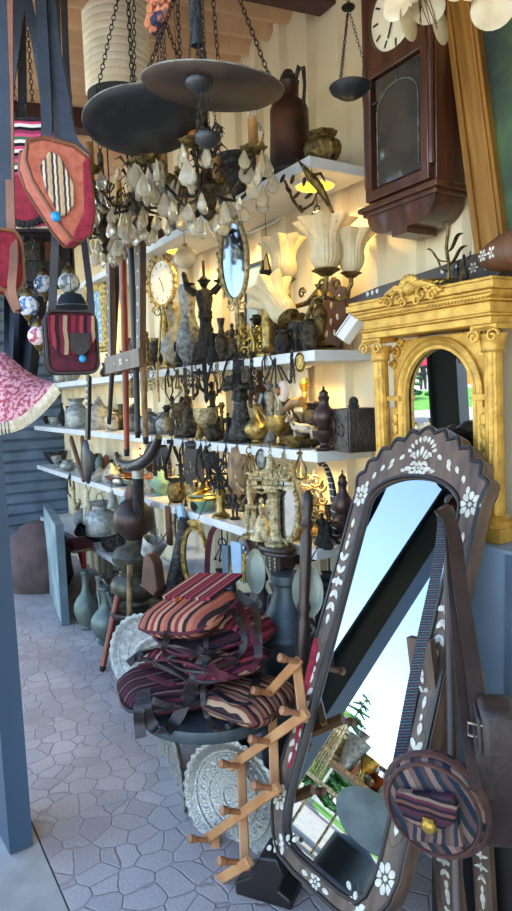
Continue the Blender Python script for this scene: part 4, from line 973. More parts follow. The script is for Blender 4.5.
# ---- crystal chandelier
def drop_mesh(L):
    b=MB(); b.lathe([(.001,-L*.5),(L*.22,-L*.43),(L*.34,-L*.25),(L*.33,-L*.06),(L*.2,.2*L),(L*.07,.42*L),(.001,L*.5)],8,sy=.5)
    me=b.build('crystal_drop',M['crystal'],smooth=False); return me
proto=drop_mesh(1.0); DROP=proto.data; COL.objects.unlink(proto); bpy.data.objects.remove(proto)
def add_drop(parent,p,L,rz):
    o=bpy.data.objects.new('crystal_drop',DROP); COL.objects.link(o); o.parent=parent; o.location=p; o.scale=(L,L,L); o.rotation_euler=(0,0,rz); return o
def chandelier(u,v,d,R,narm,label,seed,ndrop,stem=.30,name='crystal_chandelier',flat=.0):
    rnd=random.Random(seed); c=PD(u,v,d); t=thing(name,label,'chandelier',c,group=None)
    b=MB(); b.lathe([(.001,-.13),(.015,-.12),(.03,-.10),(.012,-.08),(.035,-.05),(.05,-.02),(.02,.01),(.016,.06),(.03,.09),(.012,.12),(.014,stem),(.004,stem+.02)],14); b.build('stem',M['bronze'],t)
    b=MB(); b.chain([(0,0,stem),(0,0,ceil_z(c)-c.z)],L=.03,r=.0025); b.build('hook_chain',M['iron'],t)
    b=MB()
    for k in range(26):
        a=2*PI*k/26*3; r=.04+.035*((k*7)%5)/5; b.tube([(.03*math.cos(a),.03*math.sin(a),.02+.006*k),(r*math.cos(a+.3),r*math.sin(a+.3),.05+.007*k),((r+.02)*math.cos(a+.6),(r+.02)*math.sin(a+.6),.03+.007*k)],[.003,.006,.001],5)
    b.build('leaf_cluster',M['bronze'],t)
    nd=0
    for k in range(narm):
        a=2*PI*k/narm+seed*.37; ca,sa=math.cos(a),math.sin(a); f=lambda r,z:(ca*r,sa*r,z)
        ar=MB(); ar.tube([f(.02,0),f(R*.25,-.05),f(R*.55,-.055),f(R*.8,-.01),f(R*.96,.02),f(R,.045)],[.007,.007,.006,.006,.006,.007],6)
        ar.tube([f(R*.5,-.055),f(R*.45,.0),f(R*.32,.02),f(R*.28,-.01)],[.005,.005,.004,.002],5)
        ar.tube([f(R*.8,-.01),f(R*.7,.04),f(R*.78,.06)],[.004,.004,.002],5)
        am=ar.build('arm',M['bronze'],t)
        b=MB(); b.lathe([(.012,.042),(.03,.048),(.042,.058),(.044,.062),(.03,.055),(.012,.052)],14,f(R,0),mod=lambda q,r,z:1+.08*math.cos(q*7)); b.build('drip_pan',M['brass_old'],am)
        b=MB(); b.cyl(f(R,.055),f(R,.15),.016,.015,10); b.build('candle_sleeve',M['candle_sleeve'],am)
        if (k+seed)%3: b=MB(); b.lathe([(.009,.15),(.016,.165),(.018,.18),(.012,.2),(.004,.218),(.001,.222)],10,f(R,0)); b.build('bulb',M['bulb_glass'],am)
        for j in range(ndrop):
            q=2*PI*j/ndrop+rnd.random(); L=rnd.uniform(.06,.09); r_=.042
            if nd<96: add_drop(t,(ca*R+math.cos(q)*r_,sa*R+math.sin(q)*r_,.05-L*.55-(.05 if j%3==2 else 0)),L,rnd.uniform(0,PI)); nd+=1
        for j in range(2):
            if nd<96: L=rnd.uniform(.05,.085); rr=R*(.35+.3*j); add_drop(t,(ca*rr+.01*j,sa*rr,-.07-L*.55),L,rnd.uniform(0,PI)); nd+=1
    for j in range(6):
        if nd<98: L=.06; q=2*PI*j/6; add_drop(t,(.05*math.cos(q),.05*math.sin(q),-.12-L*.5),L,q); nd+=1
    return t
chandelier(207,182,2.2,.20,6,'bronze candle chandelier with crystal drops hanging under the brown scale pan',1,6)
chandelier(138,196,2.5,.20,6,'bronze chandelier with crystal drops hanging under the black scale pan',2,6)
chandelier(104,225,2.9,.13,5,'small chandelier with crystal drops hanging behind the coral bag',4,5)
# white glass ball + hanging trifles
c=PD(185,258,2.6); s=2.6/FPX; t=thing('glass_ball','white glass ball hanging beside the gilt clock','ball',c)
MB().ell((0,0,0),11*s,18,12).build('ball',M['shell'],t); b=MB(); b.cyl((0,0,10*s),(0,0,14*s),3*s,n=8); b.build('cap',M['brass'],t)
b=MB(); b.tube([(0,0,14*s),(0,0,ceil_z(c)-c.z)],.0012,4); b.build('cord',M['iron'],t)
# ================================================================== special pieces for the shelves
def at_shelf(u,vb,vt,k,y=None):
    if y is None: p=on(u,vb,k)
    else: q=PY(u,vb,y); p=Vector((q.x,y,SURF[k]+.0005))
    s=mpp(p); H=max(PY(u,vt,p.y).z-p.z,.015); return p,s,H
def fig(u,vb,vt,k,name,label,m,robe=0,arms='down',hat=False,y=None,rz=None,thin=1.0,cat='figurine',extra=None,lean=0):
    p,s,H=at_shelf(u,vb,vt,k,y); return statue(name,label,p,H*.93 if not hat else H*.86,M[m],robe,arms,hat,.07,TOCAM(p)*.7 if rz is None else rz,cat=cat,thin=thin,extra=extra,lean=lean)
def scroll(mb,cx,cz,r,y,w,turns=1.6,d=1,flip=1,n=20):
    mb.tube([(cx+flip*math.cos(d*i/n*turns*2*PI)*r*(1-.8*i/n),y,cz+math.sin(d*i/n*turns*2*PI)*r*(1-.8*i/n)) for i in range(n+1)],[w*(1-.5*i/n) for i in range(n+1)],5)
def ornament(u,vb,vt,wpx,k,name,label,m,y=None,seed=1,cat='ornament',base=True):
    """upright scrolling cast piece"""
    p,s,H=at_shelf(u,vb,vt,k,y); W=wpx*s; t=thing(name,label,cat,p,rz=TOCAM(p)*.6); rnd=random.Random(seed)
    if base: b=MB(); b.lathe([(W*.34,0),(W*.36,H*.03),(W*.22,H*.07),(W*.12,H*.1)],14); b.build('base',M[m],t)
    b=MB(); b.tube([(0,0,H*.08),(W*.05,0,H*.4),(-W*.04,0,H*.7),(0,0,H)],[W*.07,W*.055,W*.05,W*.015],7)
    for i in range(7):
        z=H*(.2+.11*i); sd=1 if i%2 else -1; r=W*rnd.uniform(.14,.22); scroll(b,sd*W*.26,z,r,rnd.uniform(-.12,.12)*W,W*.035,1.5,1 if rnd.random()<.5 else -1,sd)
        b.tube([(0,0,z-H*.06),(sd*W*.2,0,z-r*.9)],W*.03,5); b.ell((sd*W*.26,-.04*W,z),(W*.06,W*.05,W*.06),6,4)
    b.build('scrollwork',M[m],t); return t
def oval_frame(u,v,rx,ry,Y,name,label,m,pane,rope=False,depth_=.02,rz=0,foot=None,cat='mirror',beads=0,tilt=0):
    p=PY(u,v,Y); s=mpp(p); fx=s*1.0; rX=rx*s/(RT.x*math.cos(rad(rz))+RT.y*math.sin(rad(rz))); rZ=ry*s
    t=thing(name,label,cat,p,rz=rz,rot=(rad(tilt),0,rad(rz)) )
    n=40; O=[(math.cos(2*PI*i/n)*rX,math.sin(2*PI*i/n)*rZ) for i in range(n)]; I=[(x*(rX-.011)/rX*.93,z*.90) for x,z in O]
    b=MB(); b.loopband(O,I,-depth_,0)
    if rope: 
        for ph in (0,PI): b.tube([((rX*.97+.004*math.cos(i*.9+ph))*math.cos(2*PI*i/160),-depth_+.004*math.sin(i*.9+ph),(rZ*.97+.004*math.cos(i*.9+ph))*math.sin(2*PI*i/160)) for i in range(160)],.0032,5,closed=True)
    for i in range(beads):
        a=2*PI*i/beads; q=.95+.1*(i%2); b.ell((math.cos(a)*rX*q,-depth_,math.sin(a)*rZ*q),(.008,.008,.008+.004*(i%3)),6,4)
    b.build('frame',M[m],t)
    b=MB(); b.prism([(x*1.03,z*1.03) for x,z in I],-depth_*.55,-depth_*.3); b.build('pane' if pane!='cream_face' else 'dial',M[pane],t)
    return t,s,rX,rZ
def hang(u,v0,v1,Y,name,label,m,kind,w,cat='fitting',seed=0,chain=True,group=None):
    """small piece hung by a chain from v0; the piece itself sits between v0 and v1"""
    p=PY(u,v0,Y); s=mpp(p); H=(v1-v0)*s; W=w*s; t=thing(name,label,cat,p,rz=TOCAM(p)*.6,group=group); b=MB(); rnd=random.Random(seed)
    if kind=='stirrup':
        b.tube([(0,0,0),(W*.15,0,-H*.25),(W*.45,0,-H*.6),(W*.42,0,-H*.92),(0,0,-H),(-W*.42,0,-H*.92),(-W*.45,0,-H*.6),(-W*.15,0,-H*.25)],W*.10,6,closed=True); b.box((0,0,-H*.04),(W*.5,W*.2,H*.1))
    elif kind=='loop':
        b.tube([(0,0,0),(W*.35,0,-H*.3),(W*.4,0,-H*.75),(0,0,-H),(-W*.4,0,-H*.75),(-W*.35,0,-H*.3)],W*.09,6,closed=True); b.tube([(0,0,-H*.02),(0,-.01,-H*.35),(W*.12,-.01,-H*.6)],W*.09,6)
    elif kind=='strapbunch':
        for i in range(6):
            x=W*(-.4+.16*i); b.ribbon([(x*.5,0,0),(x,-.012,-H*.3),(x*1.1,-.004,-H*.65),(x*.9+rnd.uniform(-.1,.1)*W,0,-H*rnd.uniform(.75,1))],W*.15,.003,(1,0,0))
        b.ell((0,0,-H*.06),(W*.42,W*.25,H*.1))
    elif kind=='dagger':
        b.tube([(0,0,0),(0,0,-H*.25)],W*.16,8); b.bar((-W*.5,0,-H*.27),(W*.5,0,-H*.27),W*.18,W*.16); b.prism([(-W*.22,-H*.28),(W*.22,-H*.28),(W*.16,-H*.8),(0,-H),(-W*.16,-H*.8)],-.003,.003); b.ell((0,0,0),W*.2,8,6)
    elif kind=='sword':
        b.tube([(0,0,0),(0,0,-H*.18)],W*.12,8); b.bar((-W*.5,0,-H*.2),(W*.5,0,-H*.2),W*.12,W*.12); b.prism([(-W*.1,-H*.2),(W*.1,-H*.2),(W*.08,-H*.9),(0,-H),(-W*.08,-H*.9)],-.003,.003)
    elif kind=='cross':
        b.bar((0,0,0),(0,0,-H),W*.13,.006); b.bar((-W*.5,0,-H*.42),(W*.5,0,-H*.42),H*.09,.006)
        for sx in (-1,1):
            for sz in (-.2,-.62): scroll(b,sx*W*.22,H*sz,W*.15,-.003,W*.035,1.4,1,sx)
            b.ell((sx*W*.5,0,-H*.42),(W*.08,.006,H*.07),6,4)
        b.torus((0,0,-H*.42),W*.2,W*.03,(0,1,0),16,5)
    elif kind=='medallion':
        b.lathe([(.001,-.008),(W*.36,-.008),(W*.4,-.004),(W*.46,-.012),(W*.5,-.006),(W*.5,.004),(.001,.004)],24,(0,0,-H*.55),ax=(0,1,0),sy=H*.9/W if W else 1)
        for i in range(10): a=2*PI*i/10; b.ell((math.cos(a)*W*.25,-.009,-H*.55+math.sin(a)*H*.22),(W*.06,.003,W*.08),6,4)
    elif kind=='lock':
        b.box((0,0,-H*.65),(W,W*.35,H*.6)); b.tube([(-W*.3,0,-H*.4),(-W*.3,0,-H*.15),(0,0,-H*.02),(W*.3,0,-H*.15),(W*.3,0,-H*.4)],W*.09,6)
    elif kind=='keys':
        b.torus((0,0,-H*.1),W*.3,W*.05,(0,1,0),14,5)
        for i in range(5):
            a=rad(-30+15*i); d=Vector((math.sin(a),.1*(i%2),-math.cos(a))); o=Vector((0,0,-H*.15)); b.tube([o,o+d*H*.75],W*.05,5); b.torus(o+d*H*.1,W*.1,W*.035,(0,1,0),10,4); b.box(o+d*H*.7+Vector((W*.08,0,0)),(W*.16,W*.06,W*.2))
    elif kind=='chainbunch':
        for i in range(4):
            x=(i-1.5)*W*.22; b.chain([(x*.4,0,0),(x,-.006*(i%2),-H*rnd.uniform(.8,1.0))],L=.014,r=.0015)
    elif kind=='wheel':
        b.torus((0,0,-H*.5),W*.4,W*.07,(0,1,0),20,6,sy=H*.8/W)
        for i in range(6): a=PI*i/6; b.tube([(math.cos(a)*W*.5,0,-H*.5+math.sin(a)*H*.5),(-math.cos(a)*W*.5,0,-H*.5-math.sin(a)*H*.5)],W*.045,5)
    elif kind=='ovalcarving':
        b.lathe([(.001,-.02),(W*.25,-.018),(W*.42,-.01),(W*.5,.0),(W*.46,.01),(.001,.012)],24,(0,0,-H*.52),ax=(0,1,0),sy=H/W,mod=lambda a,r,z:1+.05*math.cos(a*12))
        for i in range(26): a=rnd.uniform(0,2*PI); q=rnd.random()**.5*.8; b.ell((math.cos(a)*q*W*.45,-.014*(1.25-q),-H*.52+math.sin(a)*q*H*.46),(W*.07,.006,W*.1),6,4)
    elif kind=='beads':
        for j in range(3):
            for i in range(16):
                a=PI*i/15; b.ell(((j-1)*W*.12+math.cos(a)*W*(.30+.08*j),-.006*j,-H*(.12+.8*math.sin(a))),W*.055,7,5)
    elif kind=='tassel':
        b.ell((0,0,-H*.1),(W*.22,W*.22,H*.1),8,6)
        for i in range(14): a=2*PI*i/14; b.tube([(math.cos(a)*W*.12,math.sin(a)*W*.12,-H*.15),(math.cos(a)*W*.35,math.sin(a)*W*.35,-H)],W*.05,4)
    elif kind=='bell':
        b.lathe([(W*.5,-H),(W*.48,-H*.92),(W*.36,-H*.6),(W*.3,-H*.35),(W*.12,-H*.22),(.001,-H*.2)],16); b.torus((0,0,-H*.1),W*.14,W*.04,(0,1,0),12,5)
    elif kind=='cup':
        b.at(Matrix.Rotation(rad(25),4,'Y')); b.lathe([(W*.36,-H*.95),(W*.38,-H*.9),(W*.5,-H*.3),(W*.5,-H*.28),(W*.46,-H*.3),(W*.34,-H*.88),(.001,-H*.86)],18); b.X=None; b.tube([(W*.3,0,-H*.35),(W*.1,0,0)],W*.05,5)
    b.build(dict(chainbunch='chains',keys='key_ring').get(kind,'body'),M[m] if m in M else m,t)
    if chain: c=MB(); c.chain([(0,0,-.004),(0,0,max(.03,H*.12))],L=.012,r=.0012); c.build('hanging_ring',M['iron'],t)
    return t
# ------------------------------------------------------------------ top shelf
p,s,H=at_shelf(291,179,64,'a',-.20)
t=vessel('copper_jug','tall dark copper jug with beaked lid standing on the topmost shelf','jug',p,H*.86,45*s,'copperjug',M['copper_old'],n=28,rz=12)
h=45*s/2; b=MB(); b.lathe([(h*.42,H*.775),(h*.44,H*.80),(h*.36,H*.9),(h*.2,H*.96),(.001,H*.98)],16); b.tube([(-h*.3,0,H*.82),(-h*.62,0,H*.88),(-h*.75,0,H*.93)],[h*.22,h*.15,h*.05],7); b.build('lid',M['iron_worn'],t)
b=MB(); b.tube([(h*.40,0,H*.84),(h*.66,0,H*.95),(h*.9,0,H*.92),(h*.95,0,H*.76),(h*.84,0,H*.56)],[h*.10,h*.12,h*.10,h*.08,h*.09],8); b.build('handle',M['iron_worn'],t)
shelfv([(323,164,133,37,'a','brass_pot','engraved round brass pot at the right end of the topmost shelf','pot','pot','brass_old',dict(y=-.17,flute=9)),
(240,207,158,66,'a','cauldron','big dark cauldron on the topmost shelf behind the chandelier','cauldron','pot','iron_worn',dict(y=-.15)),
(188,238,188,60,'a','cauldron','big dark bowl on the topmost shelf left of the cauldron','bowl','bowl','iron_worn',dict(y=-.15)),
(150,262,218,34,'a','copper_pot','blackened copper pot on the topmost shelf above the gilt clock','pot','pot','copper_old',dict(y=-.15))])
# bird hanging under the top shelf
p=PY(312,183,-.26); s=mpp(p); t=thing('bronze_bird','bronze bird with long tail perched on a leafy branch hanging under the topmost shelf','ornament',p,rz=TOCAM(p)*.8)
b=MB(); b.tube([(-28*s,0,6*s),(-20*s,0,-14*s),(-12*s,0,-26*s),(0,0,-20*s),(6*s,0,-8*s)],[1.2*s,1.6*s,2*s,1.6*s,1*s],6)
for x,z,a in ((-30,8,30),(-24,-4,-40),(-20,6,20),(-16,-10,50),(-12,-24,-20),(-8,2,10),(-4,-12,60)): b.ell((x*s,0,z*s),(2.2*s,1.2*s,5*s),6,4,R=RY(a))
b.build('branch',M['bronze'],t)
b=MB(); b.tube([(-14*s,-3*s,24*s),(-8*s,-3*s,16*s),(0,-3*s,4*s),(8*s,-2*s,-6*s),(16*s,0,-22*s),(24*s,0,-40*s)],[.4*s,2*s,4.8*s,4.5*s,2.4*s,.8*s],9); b.tube([(0,-3*s,6*s),(10*s,-6*s,6*s),(16*s,-6*s,-6*s)],[3*s,3*s,.6*s],7,flat=.5); b.build('bird',M['brass_old'],t)
b=MB(); b.tube([(0,0,2*s),(0,0,SZ['a']-.04-p.z)],.0012,4); b.build('cord',M['iron'],t)
hang(317,206,228,-.2,'bronze_bell','small dark bell hanging below the bronze bird','bronze','bell',20,cat='bell')
b=MB(); A=[PY(u,v,y) for u,v,y in ((228,236,-.012),(252,232,-.006),(275,222,-.006),(292,208,-.006),(300,196,-.006))]; b.tube(A,.005,6); o=b.build('cable',M['plastic_white']); tag(o,'white electric cable running along the wall under the topmost shelf','cable')
# ------------------------------------------------------------------ middle shelf (tulip lamp)
p,s,H=at_shelf(320,343,284,'b',-.15)
t=thing('table_lamp','brass table lamp with four ruffled glass tulip shades','lamp',p,rz=0)
b=MB(); b.lathe([(r*18*s,z*H) for r,z in PR['lampbase']],22); b.lathe([(26*s,0),(27*s,.004),(20*s,.01),(17*s,.012)],24); b.build('base',M['brass_old'],t)
def tulip(parent,P,h,w,tilt,m=M['shade_glass']):
    R=RY(tilt); b=MB().at(T4(P,R)); 
    pr=[(.34,0),(.42,.05),(.56,.2),(.58,.35),(.54,.5),(.60,.68),(.82,.86),(1,.97),(1.02,1),(.97,.985),(.78,.86),(.55,.66),(.5,.5),(.54,.34),(.52,.2),(.36,.06)]
    b.lathe([(r*w/2,z*h) for r,z in pr],96,mod=lambda a,r,z:1+ (.13*max(0,(z/h-.55))/.45*math.cos(a*8)+ .02*math.cos(a*24)),cap0=False,cap1=False); o=b.build('glass_shade',m,parent,ang=80)
    b=MB().at(T4(P,R)); b.lathe([(.004,-h*.16),(w*.1,-h*.14),(w*.2,-h*.06),(w*.26,-h*.03),(w*.22,.0),(.004,.0)],14); b.build('shade_cup',M['brass_old'],o)
    b=MB().at(T4(P,R)); b.cyl((0,0,0),(0,0,h*.9),w*.12,n=10); b.cyl((0,0,h*.9),(0,0,h*1.05),w*.13,n=10); b.build('candle_tube',M['cream_face'],o); return o
def LP(u,v,y): return PY(u,v,y)-p
cupA,cupB,cupC=LP(326,269,-.19),LP(285,279,-.12),LP(351,272,-.10)
for P_,h_,w_,tl in ((cupA,45*s,54*s,0),(cupB,42*s,48*s,-4),(cupC,38*s,42*s,5),):
    tulip(t,P_,h_,w_,tl)
    b=MB(); b.tube([(0,0,H*.9),(P_.x*.35,P_.y*.5,H*.78),(P_.x*.75,P_.y*.8,H*.72+(P_.z-H)*.2),(P_.x,P_.y,P_.z-h_*.3),(P_.x,P_.y,P_.z-h_*.12)],[4*s,3*s,2.6*s,2.4*s,2.4*s],7); scroll(b,P_.x*.5,H*.95,6*s,P_.y*.6,1.6*s,1.3); b.build('arm',M['brass_old'],t)
tulip(t,LP(288,318,-.2),46*s,50*s,-48)
b=MB(); b.tube([LP(298,338,-.19),LP(304,325,-.2),LP(314,300,-.19),(0,0,H*.8)],2.4*s,6); b.build('arm',M['brass_old'],t)
# white junction box leaning on the wall
a_,c_=PY(342,340,-.12),PY(370,300,-.05); mid=(a_+c_)/2; t=thing('power_box','long white plastic power strip leaning against the wall beside the tulip lamp','power strip',a_)
d=(c_-a_); b=MB(); b.bar((0,0,0),d*1.12,.055,.045,(0,-1,0)); b.build('body',M['plastic_white'],t,bev=.004)
b=MB(); b.bar(d*.05+Vector((-.012,-.022,.01)),d*1.05+Vector((-.012,-.022,.01)),.004,.004,(0,-1,0)); b.build('seam',M['shutter_paint'],t)
b=MB(); b.tube([d*1.1,d*1.15+Vector((.05,0,-.005)),d*1.1+Vector((.12,-.02,.01))],.004,6); b.build('cord',M['plastic_white'],t)
p,s,H=at_shelf(334,341,276,'b',-.055); t=thing('carved_plaque','brown carved wooden plaque with white inlay behind the tulip lamp','plaque',p,rot=(-.06,0,0))
h=H; b=MB(); w=30*s/.6; pl=[(-.25,0),(.25,0),(.3,.15),(.5,.35),(.42,.6),(.48,.8),(.2,.86),(0,1),(-.2,.86),(-.48,.8),(-.42,.6),(-.5,.35),(-.3,.15)]; b.prism([(x*w,z*h) for x,z in pl],-.02,0); b.mat(1)
for x,z in ((0,.4),(.2,.45),(-.2,.45),(0,.62),(.12,.25),(-.12,.25),(.25,.7),(-.25,.7)): petal(b,x*w,z*h,x*90,.028,.014,-.0205)
b.build('body',[M['wood_brown'],M['bone']],t,bev=.004)
def lion(u,vb,vt,wpx,k,label,m,y=None,name='lion_figurine',rz=0,horns=False,cat='figurine'):
    p,s,H=at_shelf(u,vb,vt,k,y); L=wpx*s; t=thing(name,label,cat,p,rz=rz); b=MB()
    b.tube([(L*.38,0,H*.52),(L*.15,0,H*.56),(-L*.15,0,H*.58),(-L*.3,0,H*.66)],[L*.11,L*.15,L*.15,L*.12],9)
    b.tube([(-L*.25,0,H*.62),(-L*.36,0,H*.8)],[L*.11,L*.08],8); b.ell((-L*.42,0,H*.86),(L*.13,L*.09,L*.09),10,7); b.tube([(-L*.42,0,H*.85),(-L*.56,0,H*.79)],[L*.08,L*.045],7)
    for x in (.32,-.22):
        for sy in (-1,1): b.tube([(x*L,sy*L*.08,H*.5),((x+.02)*L,sy*L*.09,H*.25),((x)*L,sy*L*.09,H*.02),((x-.05)*L,sy*L*.09,H*.01)],[L*.065,L*.04,L*.03,L*.035],7)
    b.tube([(L*.42,0,H*.55),(L*.52,0,H*.4),(L*.5,0,H*.2)],[L*.025,L*.02,L*.025],5)
    for sy in (-1,1): b.ell((-L*.36,sy*L*.08,H*.93),(L*.03,L*.02,L*.05),6,4)
    b.build('body',M[m],t)
    if horns:
        for sy in (-1,1): c=MB(); c.tube([(-L*.38,sy*L*.06,H*.95),(-L*.4,sy*L*.16,H*1.0),(-L*.46,sy*L*.18,H*1.12)],[L*.025,L*.02,L*.006],6); c.build('horn',M['bone'],t)
    return t
lion(296,346,304,40,'b','black bronze beast figurine below the glass shades on the middle shelf','iron_worn',y=-.2,rz=-20)
shelfv([(268,350,298,24,'b','brass_stand','thin brass rod on a cone foot before the lowest glass shade','stand','column','brass',dict(y=-.22))])
ornament(253,348,320,34,'b','brass_ornament','scrolling golden cast ornament left of the thin brass rod','brass_bright',y=-.22,seed=3)
ornament(262,345,322,22,'b','brass_ornament','small golden leaf scroll ornament behind the thin brass rod','brass',y=-.15,seed=5)
# standing oval mirror
t,s,rX,rZ=oval_frame(235,261,15,41,-.2,'oval_mirror','tall oval mirror in a pale carved brass frame on a stand','brass_pale','mirror_old',beads=36,rz=28)
bz=SURF['b']-t.location.z
b=MB(); b.lathe([(.05,bz),(.052,bz+.01),(.03,bz+.02),(.012,bz+.05),(.016,bz+.09),(.010,bz+.12),(.012,-rZ)],14); 
for sx in (-1,1): scroll(b,sx*.03,-rZ-.02,.022,0,.005,1.4,1,sx)
b.build('stand',M['brass_pale'],t); b=MB(); scroll(b,0.012,rZ+.016,.016,0,.004); b.build('crest',M['brass_pale'],t)
# blue glazed picture behind
p,s,H=at_shelf(254,344,262,'b',-.05); t=thing('framed_glass','narrow blue grey picture in black frame behind the oval mirror','picture',p,rot=(-.05,0,0)); w=18*s/.55
b=MB(); b.loopband(rect(-w/2,0,w/2,H),rect(-w/2+.012,.012,w/2-.012,H-.012),-.014,0); b.build('frame',M['wood_black'],t); b=MB(); b.box((0,-.004,H/2),(w-.02,.004,H-.02)); b.build('print',M['blue_paint'],t)
# dark candelabrum figure
def cand_extra(H,s_):
    def f(t,bh):
        b=MB(); 
        for sx in (-1,1): b.tube([(0,0,H*.8),(sx*H*.12,0,H*.86),(sx*H*.2,0,H*.9),(sx*H*.2,0,H*.97)],H*.018,6); b.lathe([(.001,0),(H*.05,.004),(H*.075,H*.03),(H*.06,H*.03)],10,(sx*H*.2,0,H*.97))
        b.tube([(0,0,H*.86),(0,0,H*1.25)],H*.02,6); b.lathe([(.001,0),(H*.06,.004),(H*.09,H*.04)],10,(0,0,H*.98)); b.build('candle_arms',M['iron'],t)
    return f
p,s,H=at_shelf(207,354,262,'b',-.2); statue('candelabrum_figure','black candelabrum in the shape of a standing figure left of the oval mirror',p,H*.82,M['iron'],.14,('up','up'),False,.09,TOCAM(p)*.6,extra=cand_extra(H*.82,s),cat='candelabrum',thin=1.3)
shelfv([(190,353,284,26,'b','silver_vase','tall waisted silver vase on the middle shelf right of the gilt clock','vase','gourd','pewter',dict(y=-.19,n=28)),
(175,355,302,28,'b','silver_vase','dull grey waisted vase just left of the tall silver vase','vase','gourd','tin_dull',dict(y=-.13,n=28)),
(189,356,344,24,'b','patterned_bowl','small black and white bowl before the tall silver vase','bowl','bowl','pewter',dict(y=-.235,flute=10)),
(222,352,318,14,'b','bronze_vase','thin dark vase before the oval mirror stand','vase','tallvase','bronze',dict(y=-.22)),
(243,349,312,12,'b','brass_candlestick','slim dark brass candlestick right of the oval mirror stand','candlestick','candlestick','brass_old',dict(y=-.21)),
(283,348,330,18,'b','small_jar','squat dark jar before the black beast figurine','jar','jar','iron',dict(y=-.235)),
(310,346,318,16,'b','bronze_jar','small dark bronze jar at the foot of the tulip lamp','jar','jar','bronze',dict(y=-.22))])
fig(213,356,326,'b','bronze_bust','small dark seated figure at the front edge below the candelabrum','iron',robe=.22,y=-.24,thin=1.4)
fig(233,352,322,'b','bronze_bust','dark hooded figure before the oval mirror stand','bronze',robe=.2,y=-.23,arms='hold')
fig(148,362,330,'b','bronze_bust','small gilt figure left of the gilt clock stand','brass_old',robe=.16,arms='out',y=-.2)
fig(138,364,330,'b','wood_figure','brown wooden figure behind the cane rack','wood_brown',robe=.2,y=-.12,thin=1.3)
fig(246,349,327,'b','bronze_bust','little black figure between the oval mirror and golden ornament','iron',robe=.2,y=-.23)
fig(180,356,335,'b','bronze_bust','squat black figure at the foot of the dull grey vase','iron',robe=.25,y=-.235,thin=1.5)
fig(276,347,318,'b','bronze_bust','brown monkey figure beside the black beast','wood_brown',robe=0,arms='hold',y=-.17,thin=1.4)
# gilt clock on its stand
t,s,rX,rZ=oval_frame(163,283,15.5,24,-.18,'gilt_clock','oval white faced gilt clock with leafy crest and stand','gilt','cream_face',beads=24,rz=28,cat='clock')
bz=SURF['b']-t.location.z; b=MB(); b.lathe([(.06,bz),(.062,bz+.012),(.03,bz+.03),(.018,bz+.06),(.026,bz+.09),(.012,-rZ)],14)
for sx in (-1,1):
    scroll(b,sx*.045,-rZ-.02,.035,-.01,.006,1.6,1,sx); b.tube([(sx*.02,0,-rZ-.03),(sx*.06,0,bz+.06),(sx*.05,0,bz+.02)],[.008,.006,.01],6)
b.build('stand',M['gilt'],t); b=MB()
for sx in (-1,1):
    scroll(b,sx*.05,rZ+.0,.03,-.01,.006,1.6,-1,sx)
    for i in range(3): b.ell((sx*(.015+.02*i),-.01,rZ+.035-.012*i),(.012,.006,.018),6,4,R=RY(-sx*30*i))
b.ell((0,-.01,rZ+.05),(.014,.008,.024),8,5); b.build('crest',M['gilt'],t)
b=MB()
for i in range(12):
    a=2*PI*i/12; b.bar((math.sin(a)*rX*.66,-.0125,math.cos(a)*rZ*.66),(math.sin(a)*rX*.78,-.0125,math.cos(a)*rZ*.78),.003,.001,(0,1,0))
b.bar((0,-.013,0),(-.02,-.013,.03),.003,.001,(0,1,0)); b.bar((0,-.013,0),(.012,-.013,-.05),.003,.001,(0,1,0)); b.build('hands',M['ink'],t)
# small hanging balance, far from the big one
p=PY(267,272,-.1); s=mpp(p); t=thing('toy_balance','tiny dark hanging balance pan left of the tulip lamp','balance',p); b=MB(); b.lathe([(.001,-5*s),(6*s,-3*s),(8*s,1*s),(7*s,1*s),(.001,-4*s)],14); b.build('pan',M['iron'],t)
b=MB(); [b.tube([(math.cos(k*2.09)*7*s,math.sin(k*2.09)*7*s,1*s),(0,0,18*s)],.5*s,4) for k in range(3)]; b.tube([(0,0,18*s),(0,0,SZ['a']-.04-p.z)],.0012,4); b.build('cords',M['iron'],t)
# gilt framed mosaic mirror hanging at the left
p=PY(101,350,-.22); s=mpp(p); t=thing('mosaic_mirror','tall mirror with turquoise mosaic and gilt carved frame behind the cane rack','mirror',p,rz=25); w=26*s; h=PY(101,282,-.22).z-p.z
b=MB(); b.loopband(rect(-w/2,0,w/2,h),rect(-w/2+.05,.05,w/2-.05,h-.05),-.02,0)
for i in range(12):
    for sx in (-1,1): b.ell((sx*(w/2),-.02,h*(i+.5)/12),(.022,.012,.03),7,4)
    b.ell((-w/2+w*(i+.5)/12,-.02,0),(.022,.012,.02),7,4)
b.build('frame',M['gilt'],t); b=MB(); b.box((0,-.006,h/2),(w-.09,.006,h-.09)); b.build('mosaic',M['mosaic_teal'],t); b=MB(); b.tube([(0,0,h),(0,0,SZ['a']-.04-p.z)],.0015,4); b.build('cord',M['iron'],t)
shelfv([(72,384,372,20,'b','tin_plate','dull tin dish at the far left end of the middle shelf','dish','bowl','tin',dict(y=-.2)),
(128,366,338,16,'b','dark_vase','dark vase standing behind the red cane on the middle shelf','vase','tallvase','bronze',dict(y=-.1)),
(60,385,366,12,'b','tin_jar','small tin jar at the far left end beside the tin dish','jar','jar','tin',dict(y=-.12))])
